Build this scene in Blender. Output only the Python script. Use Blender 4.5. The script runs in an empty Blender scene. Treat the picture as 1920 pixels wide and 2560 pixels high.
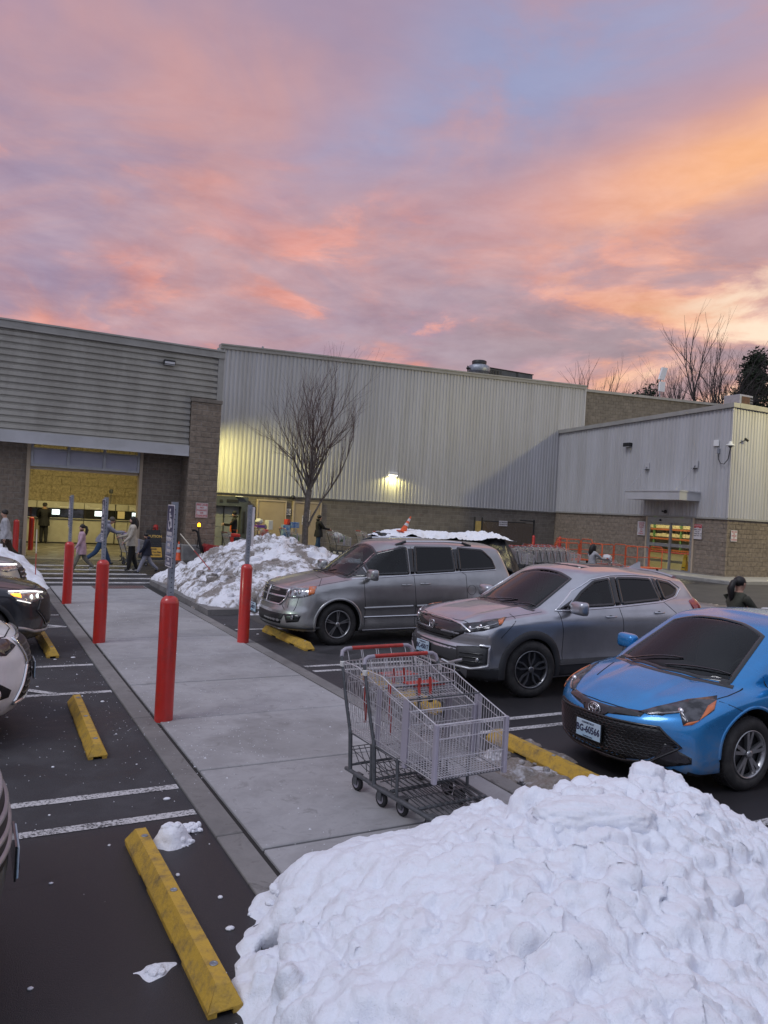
import bpy, bmesh, math, random
import numpy as np
from mathutils import Vector, Matrix
from mathutils.bvhtree import BVHTree
rng = random.Random(7)
sc = bpy.context.scene
COL = sc.collection
R_ = math.radians

# ------------------------------------------------------------ camera, sky, sun, exposure
cam_data = bpy.data.cameras.new('camera')
cam = bpy.data.objects.new('camera', cam_data); COL.objects.link(cam)
sc.camera = cam
cam_data.sensor_fit = 'VERTICAL'; cam_data.sensor_height = 24.0
cam_data.lens = 24.0 * 1923.0 / 2560.0
cam_data.clip_end = 2000; cam_data.clip_start = 0.05
_yaw, _roll, _pitch = R_(28.3), R_(3.1), R_(-0.12)
_f = Vector((math.sin(_yaw) * math.cos(_pitch), math.cos(_yaw) * math.cos(_pitch), math.sin(_pitch)))
_r0 = Vector((math.cos(_yaw), -math.sin(_yaw), 0)); _u0 = _r0.cross(_f)
_r = _r0 * math.cos(_roll) + _u0 * math.sin(_roll)
_u = _u0 * math.cos(_roll) - _r0 * math.sin(_roll)
M = Matrix((( _r.x, _u.x, -_f.x, 0), (_r.y, _u.y, -_f.y, 0), (_r.z, _u.z, -_f.z, 2.3), (0, 0, 0, 1)))
cam.matrix_world = M
sc.render.resolution_x = 768; sc.render.resolution_y = 1024
sc.render.engine = 'CYCLES'
sc.view_settings.view_transform = 'Standard'; sc.view_settings.look = 'None'
sc.view_settings.exposure = 0.0; sc.view_settings.gamma = 1.0
sc.view_settings.use_curve_mapping = False

world = bpy.data.worlds.new('World'); sc.world = world; world.use_nodes = True
SUNAZ = R_(28.3 + 36)        # where the sun has gone down, right of the view

class X:
    """tiny arithmetic wrapper round shader sockets"""
    def __init__(s, nt, v): s.nt, s.v = nt, v
    def _m(s, op, *a):
        n = s.nt.nodes.new('ShaderNodeMath'); n.operation = op
        for i, q in enumerate((s,) + a):
            q = q.v if isinstance(q, X) else q
            if isinstance(q, (int, float)): n.inputs[i].default_value = q
            else: s.nt.links.new(q, n.inputs[i])
        return X(s.nt, n.outputs[0])
    def __add__(s, o): return s._m('ADD', o)
    def __sub__(s, o): return s._m('SUBTRACT', o)
    def __mul__(s, o): return s._m('MULTIPLY', o)
    def __truediv__(s, o): return s._m('DIVIDE', o)
    def pow(s, o): return s._m('POWER', o)
    def abs(s): return s._m('ABSOLUTE')
    def mx(s, o): return s._m('MAXIMUM', o)
    def mn(s, o): return s._m('MINIMUM', o)
    def step(s, a, b):
        n = s.nt.nodes.new('ShaderNodeMapRange'); n.interpolation_type = 'SMOOTHSTEP'
        s.nt.links.new(s.v, n.inputs[0]); n.inputs[1].default_value = a; n.inputs[2].default_value = b
        return X(s.nt, n.outputs[0])
def mixc(nt, f, a, b):
    n = nt.nodes.new('ShaderNodeMix'); n.data_type = 'RGBA'; n.clamp_factor = True
    for sock, q in ((n.inputs[0], f), (n.inputs[6], a), (n.inputs[7], b)):
        q = q.v if isinstance(q, X) else q
        if isinstance(q, (int, float)): sock.default_value = q
        elif isinstance(q, tuple): sock.default_value = q + (1,) if len(q) == 3 else q
        else: nt.links.new(q, sock)
    return n.outputs[2]
def srgb(r, g, b):
    f = lambda c: (c / 255 / 12.92) if c / 255 <= 0.04045 else ((c / 255 + 0.055) / 1.055) ** 2.4
    return (f(r), f(g), f(b))
def noise(nt, vec, scale, detail=5, rough=.55, dist=0.0, dim='3D'):
    n = nt.nodes.new('ShaderNodeTexNoise'); n.noise_dimensions = dim
    n.inputs['Scale'].default_value = scale; n.inputs['Detail'].default_value = detail
    n.inputs['Roughness'].default_value = rough; n.inputs['Distortion'].default_value = dist
    if vec is not None: nt.links.new(vec, n.inputs['Vector'])
    return X(nt, n.outputs[0])

def build_world():
    nt = world.node_tree; nt.nodes.clear()
    out = nt.nodes.new('ShaderNodeOutputWorld'); bg = nt.nodes.new('ShaderNodeBackground')
    nt.links.new(bg.outputs[0], out.inputs[0])
    tc = nt.nodes.new('ShaderNodeTexCoord')
    vr = nt.nodes.new('ShaderNodeVectorRotate'); vr.rotation_type = 'Z_AXIS'
    vr.inputs['Angle'].default_value = _yaw
    nt.links.new(tc.outputs['Generated'], vr.inputs['Vector'])      # +Y now looks along the walkway view
    sep = nt.nodes.new('ShaderNodeSeparateXYZ'); nt.links.new(vr.outputs[0], sep.inputs[0])
    x, y, z = (X(nt, sep.outputs[i]) for i in range(3))
    zz = z.mx(0.0)
    # cloud sheet seen in perspective
    hgt = zz + 0.16
    comb = nt.nodes.new('ShaderNodeCombineXYZ')
    nt.links.new((x / hgt).v, comb.inputs[0]); nt.links.new((y / hgt).v, comb.inputs[1])
    comb.inputs[2].default_value = 1.7
    P = comb.outputs[0]
    n1 = noise(nt, P, 0.8, 4, .5, .4)           # big masses
    n2 = noise(nt, P, 2.2, 7, .56, .7)            # ragged cloud detail
    n3 = noise(nt, P, 5.0, 6, .6, .5)             # small cumulus near the horizon
    n4 = noise(nt, vr.outputs[0], 1.6, 5, .5, .4)
    qv = nt.nodes.new('ShaderNodeVectorMath'); qv.operation = 'MULTIPLY'; qv.inputs[1].default_value = (1, 1, 3.0); nt.links.new(vr.outputs[0], qv.inputs[0])
    n6 = noise(nt, qv.outputs[0], 5.2, 8, .60, .35)          # broken layered cloud low in the sky
    n7 = noise(nt, qv.outputs[0], 2.3, 6, .55, .3)
    sx, sy = math.sin(SUNAZ - _yaw), math.cos(SUNAZ - _yaw)
    cs = x * sx + y * sy                             # closeness to the sunset point, -1 .. 1
    prox = cs.step(0.55, 1.0)
    low = (z * -1 + 1).step(0.52, 0.86)
    w1 = (n1 - .5) * .16; w2 = (n2 - .5) * .10
    blue = mixc(nt, x.step(.10, .50), srgb(144, 152, 192), srgb(164, 156, 186))
    blue = mixc(nt, (x * -1).step(.05, .5), blue, srgb(152, 136, 176))
    mauve = srgb(160, 140, 166); salmon = srgb(198, 148, 150); coral = srgb(226, 152, 140)
    pk = mixc(nt, (n1 * .6 + n2 * .4).step(.40, .60), mauve, salmon)
    pk = mixc(nt, n2.step(.50, .70) * (low * .75 + .12), pk, coral)
    pk = mixc(nt, (z - .45).step(.0, .3) * .6, pk, srgb(170, 148, 172))
    # open violet patches low on the left
    pk = mixc(nt, (n4 * -1 + 1).step(.50, .66) * (x * -1).step(-.05, .35) * .75, pk, srgb(158, 140, 178))
    # ragged mauve-grey clouds through the lower half, thinning upwards
    rag = (n6 * .75 + n7 * .25).step(.46, .58) * (z * -1 + 1).step(.50, .74) * (x + .5).step(.0, .45)
    pk = mixc(nt, rag * .62, pk, srgb(166, 144, 162))
    wisp = n6
    pk = mixc(nt, (n6 * -1 + 1).step(.52, .62) * n7.step(.42, .6) * (z * -1 + 1).step(.52, .72) * .75, pk, srgb(238, 158, 142))
    orange = mixc(nt, (n6 * -1 + 1).step(.44, .60), srgb(196, 150, 146), srgb(242, 170, 134))
    col = mixc(nt, x.step(.02, .42) * low * .85, pk, orange)
    # clear blue opening above the band
    g1 = (z - x * .25 - .375 + w2).step(-.03, .07) * ((x - z * .857 + .45 + w1 * 1.8).step(-.09, .13))
    col = mixc(nt, g1 * (((n2 * .5 + n7 * .5) * -1 + 1).step(.40, .56) * .68 + .26), col, blue)
    # glowing band climbing to the right
    g2 = (z - x * .25 - .318 + w2 * .9 + w1 * .2)
    band = (g2.abs() * -1 + 1).step(.93, .998) * x.step(-.06, .34) * (n7 * 1.1 + .35).mn(1.0)
    col = mixc(nt, band * .92, col, mixc(nt, x.step(.12, .42), srgb(232, 160, 140), srgb(255, 180, 112)))
    # small grey cumulus and bright rents low on the right
    lowr = (z * -1 + 1).step(.66, .80) * x.step(-.12, .28)
    col = mixc(nt, (n6 * .7 + n7 * .3).step(.48, .58) * lowr * .9, col, srgb(154, 134, 146))
    rent = (n6 * -1 + 1).step(.53, .64) * lowr * x.step(.0, .4)
    col = mixc(nt, rent * .75, col, srgb(255, 204, 162))
    # fine mottling everywhere, stronger towards the horizon
    n8 = noise(nt, qv.outputs[0], 11.0, 8, .62, .25)
    mot = (n8 * .6 + n6 * .4 - .5) * ((z * -1 + 1).step(.48, .8) * .62 + .12)
    br = nt.nodes.new('ShaderNodeHueSaturation'); nt.links.new(col, br.inputs['Color']); nt.links.new((mot * 1.5 + 1.04).v, br.inputs['Value']); nt.links.new((mot * -1.2 + 1.02).v, br.inputs['Saturation']); col = br.outputs[0]
    hot = ((n7 * .5 + n6 * .5) * -1 + 1).step(.49, .58) * x.step(.24, .42) * (z * -1 + 1).step(.64, .76)
    col = mixc(nt, hot * .85, col, srgb(255, 232, 205))
    hs = nt.nodes.new('ShaderNodeHueSaturation'); hs.inputs['Saturation'].default_value = .90; nt.links.new(col, hs.inputs['Color']); col = hs.outputs[0]
    # overhead and behind the view the dusk sky is an even blue-white veil; below the horizon ground tone
    veil = (.54, .58, .74)
    col = mixc(nt, (y * -1).step(-.45, .35), col, veil)
    col = mixc(nt, z.step(.60, .85), col, veil)
    col = mixc(nt, (z * -1).step(0.0, .12), col, srgb(70, 66, 70))
    # a touch of real atmosphere
    sky = nt.nodes.new('ShaderNodeTexSky'); sky.sky_type = 'NISHITA'; sky.sun_disc = False
    sky.sun_elevation = R_(1.0); sky.sun_rotation = SUNAZ
    sc_ = nt.nodes.new('ShaderNodeVectorMath'); sc_.operation = 'SCALE'; sc_.inputs[3].default_value = 0.012
    nt.links.new(sky.outputs[0], sc_.inputs[0])
    ad = nt.nodes.new('ShaderNodeVectorMath'); ad.operation = 'ADD'
    nt.links.new(sc_.outputs[0], ad.inputs[0]); nt.links.new(col, ad.inputs[1])
    nt.links.new(ad.outputs[0], bg.inputs[0]); bg.inputs[1].default_value = 1.0
build_world()

sun_d = bpy.data.lights.new('sun', 'SUN'); sun_d.energy = 1.0; sun_d.angle = R_(20); sun_d.color = (.92, .93, 1.0)
sun = bpy.data.objects.new('sun', sun_d); COL.objects.link(sun)
sun.rotation_euler = Vector((-.75, -.15, 1.0)).to_track_quat('Z', 'Y').to_euler()

# ------------------------------------------------------------ helpers
def tag(o, label=None, cat=None, group=None, kind=None):
    if label: o['label'] = label
    if cat: o['category'] = cat
    if group: o['group'] = group
    if kind: o['kind'] = kind
    return o
def thing(name, label, cat, loc=(0, 0, 0), rz=0.0, group=None):
    o = bpy.data.objects.new(name, None); COL.objects.link(o)
    o.empty_display_size = .2
    o.location = loc; o.rotation_euler = (0, 0, rz)
    return tag(o, label, cat, group)
def kids(o): return [c for c in bpy.data.objects if c.parent == o]
def copy_tree(o, parent=None):
    c = o.copy(); COL.objects.link(c)
    if parent is not None: c.parent = parent
    for ch in kids(o): copy_tree(ch, c)
    return c

class MB:
    def __init__(s): s.v = []; s.f = []; s.m = []; s.sm = []
    def add(s, vs, fs, mi=0, smooth=False):
        b = len(s.v); s.v.extend([tuple(map(float, p)) for p in vs])
        for f in fs: s.f.append([b + i for i in f]); s.m.append(mi); s.sm.append(smooth)
        return s
    def box(s, x0, x1, y0, y1, z0, z1, mi=0):
        vs = [(x0, y0, z0), (x1, y0, z0), (x1, y1, z0), (x0, y1, z0), (x0, y0, z1), (x1, y0, z1), (x1, y1, z1), (x0, y1, z1)]
        return s.add(vs, [(3, 2, 1, 0), (4, 5, 6, 7), (0, 1, 5, 4), (1, 2, 6, 5), (2, 3, 7, 6), (3, 0, 4, 7)], mi)
    def cbox(s, x0, x1, y0, y1, z0, z1, c=.005, mi=0):
        """box with chamfered edges"""
        bm = bmesh.new(); bmesh.ops.create_cube(bm, size=1)
        for v in bm.verts: v.co = ((x0 + x1) / 2 + v.co.x * (x1 - x0), (y0 + y1) / 2 + v.co.y * (y1 - y0), (z0 + z1) / 2 + v.co.z * (z1 - z0))
        bmesh.ops.bevel(bm, geom=bm.edges[:], offset=c, segments=1, affect='EDGES')
        s.frombm(bm, mi); bm.free(); return s
    def frombm(s, bm, mi=0, smooth=False, mat=None):
        bm.verts.index_update()
        vs = [(mat @ v.co if mat else v.co)[:] for v in bm.verts]
        return s.add(vs, [[v.index for v in f.verts] for f in bm.faces], mi, smooth)
    def tube(s, pts, r, n=6, mi=0, closed=False, caps=True):
        pts = [Vector(p) for p in pts]; rs = r if isinstance(r, (list, tuple)) else [r] * len(pts)
        N = len(pts); vs = []; fs = []; up = None
        for i, p in enumerate(pts):
            a = pts[i - 1] if (i or closed) else p; b = pts[(i + 1) % N] if (i < N - 1 or closed) else p
            t = (b - a); t = t.normalized() if t.length > 1e-9 else Vector((0, 0, 1))
            if up is None:
                up = Vector((0, 0, 1)) if abs(t.z) < .9 else Vector((1, 0, 0))
            sx = t.cross(up)
            if sx.length < 1e-6: sx = t.cross(Vector((0, 1, .3)))
            sx.normalize(); up = sx.cross(t).normalized()
            k = 1.0
            for j in range(n):
                a_ = 2 * math.pi * (j + .5) / n
                vs.append(p + (sx * math.cos(a_) + up * math.sin(a_)) * rs[i] * k)
        for i in range(N if closed else N - 1):
            i2 = (i + 1) % N
            for j in range(n):
                j2 = (j + 1) % n
                fs.append((i * n + j, i * n + j2, i2 * n + j2, i2 * n + j))
        s.add(vs, fs, mi, n > 5)
        if caps and not closed:
            s.add(vs[:n], [tuple(range(n))[::-1]], mi); s.add(vs[-n:], [tuple(range(n))], mi)
        return s
    def lathe(s, prof, n=24, origin=(0, 0, 0), axis='z', mi=0, smooth=True, caps=True):
        """prof: (r, h) pairs; h runs along axis"""
        ox, oy, oz = origin; vs = []; fs = []
        for r, h in prof:
            for j in range(n):
                a = 2 * math.pi * j / n; c, q = r * math.cos(a), r * math.sin(a)
                vs.append({'z': (ox + c, oy + q, oz + h), 'y': (ox + c, oy + h, oz - q), 'x': (ox + h, oy + c, oz + q)}[axis])
        for i in range(len(prof) - 1):
            for j in range(n):
                j2 = (j + 1) % n; fs.append((i * n + j, i * n + j2, (i + 1) * n + j2, (i + 1) * n + j))
        s.add(vs, fs, mi, smooth)
        for i, rev in ((0, True), (len(prof) - 1, False)) if caps else ():
            if prof[i][0] > 1e-5:
                ring = vs[i * n:(i + 1) * n]; s.add(ring, [tuple(range(n))[::-1] if rev else tuple(range(n))], mi)
        return s
    def prism(s, poly, axis, a, b, mi=0):
        """poly 2D extruded along axis between a and b. axis 'x': poly=(y,z); 'y': (x,z); 'z': (x,y)"""
        n = len(poly)
        def P(q, h): return {'x': (h, q[0], q[1]), 'y': (q[0], h, q[1]), 'z': (q[0], q[1], h)}[axis]
        vs = [P(q, a) for q in poly] + [P(q, b) for q in poly]
        fs = [tuple(range(n))[::-1], tuple(range(n, 2 * n))] + [(i, (i + 1) % n, n + (i + 1) % n, n + i) for i in range(n)]
        return s.add(vs, fs, mi)
    def ell(s, c, r, n=12, m=8, mi=0, rot=None):
        vs = []; fs = []; c = Vector(c)
        for i in range(m + 1):
            th = math.pi * i / m
            for j in range(n):
                a = 2 * math.pi * j / n
                p = Vector((math.sin(th) * math.cos(a) * r[0], math.sin(th) * math.sin(a) * r[1], math.cos(th) * r[2]))
                if rot: p = rot @ p
                vs.append(c + p)
        for i in range(m):
            for j in range(n):
                fs.append((i * n + j, (i + 1) * n + j, (i + 1) * n + (j + 1) % n, i * n + (j + 1) % n))
        return s.add(vs, fs, mi, True)
    def build(s, name, mats, parent=None, loc=None, fix=True):
        me = bpy.data.meshes.new(name); me.from_pydata(s.v, [], s.f)
        if not isinstance(mats, (list, tuple)): mats = [mats]
        for m in mats: me.materials.append(m)
        me.polygons.foreach_set('material_index', s.m); me.polygons.foreach_set('use_smooth', s.sm)
        if fix:
            bm = bmesh.new(); bm.from_mesh(me)
            bmesh.ops.recalc_face_normals(bm, faces=bm.faces[:]); bm.to_mesh(me); bm.free()
        me.update()
        o = bpy.data.objects.new(name, me); COL.objects.link(o)
        if parent is not None: o.parent = parent
        if loc is not None: o.location = loc
        return o
def tab(pts, sig=.03, lo=None, hi=None):
    pts = sorted(pts); xs = np.array([p[0] for p in pts]); ys = np.array([p[1] for p in pts], float)
    lo = xs[0] - .3 if lo is None else lo; hi = xs[-1] + .3 if hi is None else hi
    g = np.linspace(lo, hi, 900); v = np.interp(g, xs, ys); dx = g[1] - g[0]
    if sig > 0:
        k = np.arange(-int(3 * sig / dx) - 1, int(3 * sig / dx) + 2); w = np.exp(-.5 * (k * dx / sig) ** 2); w /= w.sum()
        v = np.convolve(np.pad(v, len(k) // 2, mode='edge'), w, mode='valid')
    return lambda q: np.interp(q, g, v)
def smax(a, b, k):
    h = np.clip(.5 + .5 * (a - b) / k, 0, 1); return b + (a - b) * h + k * h * (1 - h)
def smin(a, b, k): return -smax(-a, -b, k)

# vectorised lattice noise for terrain-like meshes
def _hash(ix, iy, iz, seed):
    h = (ix.astype(np.int64) * 374761393 + iy.astype(np.int64) * 668265263 + iz.astype(np.int64) * 2147483647 + seed * 974634777) & 0xffffffff
    h = ((h ^ (h >> 13)) * 1274126177) & 0xffffffff
    return ((h ^ (h >> 16)) & 0xffff) / 65535.0
def vnoise(x, y, z, seed=0):
    ix, iy, iz = np.floor(x), np.floor(y), np.floor(z); fx, fy, fz = x - ix, y - iy, z - iz
    u, v, w = (q * q * (3 - 2 * q) for q in (fx, fy, fz)); r = 0
    for a in (0, 1):
        for b in (0, 1):
            for c in (0, 1):
                r = r + _hash(ix + a, iy + b, iz + c, seed) * (u if a else 1 - u) * (v if b else 1 - v) * (w if c else 1 - w)
    return r
def worley(x, y, z, seed=0):
    ix, iy, iz = np.floor(x), np.floor(y), np.floor(z); best = np.full(x.shape, 9.0)
    for a in (-1, 0, 1):
        for b in (-1, 0, 1):
            for c in (-1, 0, 1):
                cx, cy, cz = ix + a, iy + b, iz + c
                d = (cx + _hash(cx, cy, cz, seed) - x) ** 2 + (cy + _hash(cx, cy, cz, seed + 11) - y) ** 2 + (cz + _hash(cx, cy, cz, seed + 23) - z) ** 2
                best = np.minimum(best, d)
    return np.sqrt(best)

# ------------------------------------------------------------ materials
def mat(name, c, rough=.6, metal=0.0, c2=None, ns=4.0, nd=5, nr=.6, n0=.35, n1=.65, bump=0.0, bs=30.0, coat=0.0, spec=.5,
        coords='Object', r2=None, emit=None, es=0.0, sss=0.0, alpha=1.0, flake=0.0, island=0.0, coatr=.03, trans=0.0, stretch=None):
    m = bpy.data.materials.new(name); m.use_nodes = True; nt = m.node_tree; b = nt.nodes['Principled BSDF']
    b.inputs['Base Color'].default_value = tuple(c) + (1,); b.inputs['Roughness'].default_value = rough
    b.inputs['Metallic'].default_value = metal; b.inputs['Specular IOR Level'].default_value = spec
    b.inputs['Coat Weight'].default_value = coat; b.inputs['Coat Roughness'].default_value = coatr
    b.inputs['Transmission Weight'].default_value = trans
    tc = nt.nodes.new('ShaderNodeTexCoord'); vec = tc.outputs[coords] if coords != 'World' else nt.nodes.new('ShaderNodeNewGeometry').outputs['Position']
    if stretch:
        vm = nt.nodes.new('ShaderNodeVectorMath'); vm.operation = 'MULTIPLY'; vm.inputs[1].default_value = stretch; nt.links.new(vec, vm.inputs[0]); vec = vm.outputs[0]
    col = None
    if c2 is not None:
        n = noise(nt, vec, ns, nd, nr); f = n.step(n0, n1)
        col = mixc(nt, f, tuple(c), tuple(c2)); nt.links.new(col, b.inputs['Base Color'])
        if r2 is not None:
            mr = nt.nodes.new('ShaderNodeMapRange'); nt.links.new(f.v, mr.inputs[0]); mr.inputs[3].default_value = rough; mr.inputs[4].default_value = r2
            nt.links.new(mr.outputs[0], b.inputs['Roughness'])
    if island:
        g = nt.nodes.new('ShaderNodeNewGeometry'); oi = nt.nodes.new('ShaderNodeObjectInfo')
        k = X(nt, g.outputs['Random Per Island']) * .5 + X(nt, oi.outputs['Random']) * .5
        k = k * (2 * island) + (1 - island)
        hv = nt.nodes.new('ShaderNodeHueSaturation'); nt.links.new(k.v, hv.inputs['Value'])
        if col is None: hv.inputs['Color'].default_value = tuple(c) + (1,)
        else: nt.links.new(col, hv.inputs['Color'])
        nt.links.new(hv.outputs[0], b.inputs['Base Color'])
    if bump:
        n = noise(nt, vec, bs, 4, .6); bp = nt.nodes.new('ShaderNodeBump'); bp.inputs['Strength'].default_value = min(bump, 1)
        bp.inputs['Distance'].default_value = .02 if bump <= 1 else .02 * bump
        nt.links.new(n.v, bp.inputs['Height']); nt.links.new(bp.outputs[0], b.inputs['Normal'])
    if emit is not None:
        b.inputs['Emission Color'].default_value = tuple(emit) + (1,); b.inputs['Emission Strength'].default_value = es
    if sss: b.inputs['Subsurface Weight'].default_value = sss; b.inputs['Subsurface Radius'].default_value = (.03, .03, .035); b.inputs['Subsurface Scale'].default_value = .6
    return m
YEL = (1.0, .85, .42)
mt = {}
mt['white_metal'] = mat('white_metal', (.46, .455, .47), .42, .0, c2=(.385, .375, .37), ns=1.5, n0=.35, n1=.68, nr=.7, coords='World', spec=.6, stretch=(1, 1, .07))
mt['taupe_metal'] = mat('taupe_metal', (.36, .345, .31), .5, c2=(.285, .27, .24), ns=1.2, nr=.7, coords='World', stretch=(1, 1, .3))
mt['coping'] = mat('coping_metal', (.33, .32, .30), .45, c2=(.28, .27, .25), ns=1.5, coords='World')
mt['fascia'] = mat('fascia_white', (.48, .48, .50), .45, c2=(.42, .42, .43), ns=1.1, coords='World')
mt['block'] = mat('split_face_block', (.245, .20, .16), .95, c2=(.175, .14, .11), ns=7, bump=1.0, bs=16, coords='World', island=.16)
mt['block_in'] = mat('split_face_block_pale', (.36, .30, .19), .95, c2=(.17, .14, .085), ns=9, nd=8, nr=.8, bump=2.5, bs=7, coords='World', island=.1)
mt['block_plain'] = mat('smooth_block', (.20, .175, .15), .9, c2=(.155, .135, .115), ns=3, bump=.4, bs=40, coords='World', island=.15)
mt['mortar'] = mat('mortar', (.30, .28, .26), .95, c2=(.22, .2, .18), ns=8, coords='World')
mt['concrete'] = mat('curb_concrete', (.27, .265, .26), .85, c2=(.19, .185, .18), ns=2.5, bump=.3, bs=60, coords='World')
mt['dark'] = mat('black_plastic', (.012, .012, .014), .5, bump=.1, bs=80)
mt['beige_door'] = mat('beige_door_paint', (.40, .31, .20), .5, c2=(.34, .26, .17), ns=1.5, n0=.4, n1=.75)
mt['beige_frame'] = mat('beige_frame_paint', (.46, .37, .27), .5)
mt['slate'] = mat('slate_paint', (.055, .065, .085), .5, c2=(.04, .045, .06), ns=3)
mt['grey_door'] = mat('grey_roll_door', (.20, .21, .23), .5, c2=(.16, .165, .18), ns=2)
mt['alu'] = mat('brushed_aluminium', (.42, .42, .44), .38, .6, c2=(.36, .36, .38), ns=6)
mt['galv'] = mat('galvanised_steel', (.36, .38, .42), .5, .7, c2=(.26, .28, .32), ns=9, bump=.15, bs=60)
mt['lamp_on'] = mat('lamp_lens_lit', (.9, .9, .8), .4, emit=(1, .93, .7), es=9)
mt['lamp_off'] = mat('lamp_lens', (.5, .5, .52), .3)
mt['white'] = mat('white_enamel', (.72, .72, .72), .4)
mt['offwhite'] = mat('offwhite_plastic', (.6, .6, .58), .5)
mt['sign_white'] = mat('sign_white', (.62, .58, .60), .55, c2=(.52, .49, .5), ns=12)
mt['sign_red'] = mat('sign_red', (.42, .04, .05), .5)
mt['sign_black'] = mat('sign_black_print', (.03, .03, .035), .5)
mt['navy'] = mat('sign_navy', (.028, .030, .085), .35, c2=(.035, .038, .10), ns=6, coat=.4)
mt['red'] = mat('red_bollard_plastic', (.50, .027, .021), .30, c2=(.33, .03, .026), ns=7, nd=8, nr=.75, n0=.45, n1=.75, r2=.5, spec=.55, coat=.3, coatr=.12, bump=.12, bs=14)
mt['yellow'] = mat('yellow_stop_paint', (.50, .31, .045), .6, c2=(.22, .15, .06), ns=9, nd=8, nr=.75, n0=.42, n1=.70, bump=.35, bs=55, spec=.35)
mt['steel_dark'] = mat('grey_powder_coat', (.10, .105, .115), .42, .2, c2=(.07, .075, .08), ns=20)
mt['wire'] = mat('plated_wire', (.62, .61, .63), .36, .5, c2=(.50, .49, .51), ns=30)
mt['cart_red'] = mat('cart_red_plastic', (.42, .035, .025), .4, c2=(.32, .03, .02), ns=15)
mt['cart_grey'] = mat('cart_grey_plastic', (.30, .28, .33), .5)
mt['orange'] = mat('orange_paint', (.62, .10, .03), .5, c2=(.45, .08, .03), ns=8)
mt['cone'] = mat('orange_cone_rubber', (.75, .10, .02), .55, c2=(.6, .08, .02), ns=12)
mt['snow'] = None
mt['rubber'] = mat('black_rubber', (.018, .018, .02), .8, bump=.3, bs=90)
mt['glass_dark'] = mat('tinted_glass', (.010, .012, .015), .03, spec=.9)
def see_glass(name, tint, ior=1.62):
    m = bpy.data.materials.new(name); m.use_nodes = True; nt = m.node_tree; nt.nodes.clear(); o = nt.nodes.new('ShaderNodeOutputMaterial')
    t = nt.nodes.new('ShaderNodeBsdfTransparent'); t.inputs[0].default_value = tuple(tint) + (1,); g = nt.nodes.new('ShaderNodeBsdfGlossy'); g.inputs['Roughness'].default_value = .015
    f = nt.nodes.new('ShaderNodeFresnel'); f.inputs[0].default_value = ior; mx = nt.nodes.new('ShaderNodeMixShader')
    nt.links.new(f.outputs[0], mx.inputs[0]); nt.links.new(t.outputs[0], mx.inputs[1]); nt.links.new(g.outputs[0], mx.inputs[2]); nt.links.new(mx.outputs[0], o.inputs[0]); return m
mt['windscreen'] = see_glass('windscreen_glass', (.42, .45, .45), 1.5); mt['side_glass'] = see_glass('side_glass', (.32, .38, .38), 1.5); mt['privacy'] = see_glass('privacy_glass', (.04, .05, .055), 1.5)
mt['chrome'] = mat('chrome', (.75, .75, .77), .12, 1.0)
mt['soffit'] = mat('soffit', (.35, .34, .32), .7)

def text_obj(body, size, mtl, parent, loc, rot, name='lettering', align='CENTER', ext=.0015, sx=1.0, bold=0.0):
    cu = bpy.data.curves.new(name, 'FONT'); cu.body = body; cu.size = size; cu.align_x = align; cu.align_y = 'CENTER'
    cu.extrude = ext; cu.resolution_u = 2; cu.space_line = .95; cu.offset = bold
    tmp = bpy.data.objects.new('tmp', cu); COL.objects.link(tmp)
    dg = bpy.context.evaluated_depsgraph_get(); me = bpy.data.meshes.new_from_object(tmp.evaluated_get(dg))
    bpy.data.objects.remove(tmp); me.materials.clear(); me.materials.append(mtl)
    o = bpy.data.objects.new(name, me); COL.objects.link(o); o.parent = parent; o.location = loc; o.rotation_euler = rot; o.scale = (sx, 1, 1)
    return o
ROT_S = (R_(90), 0, 0)                # reads from -Y
ROT_W = (R_(90), 0, R_(-90))          # reads from -X
ROT_E = (R_(90), 0, R_(90))           # reads from +X
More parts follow.
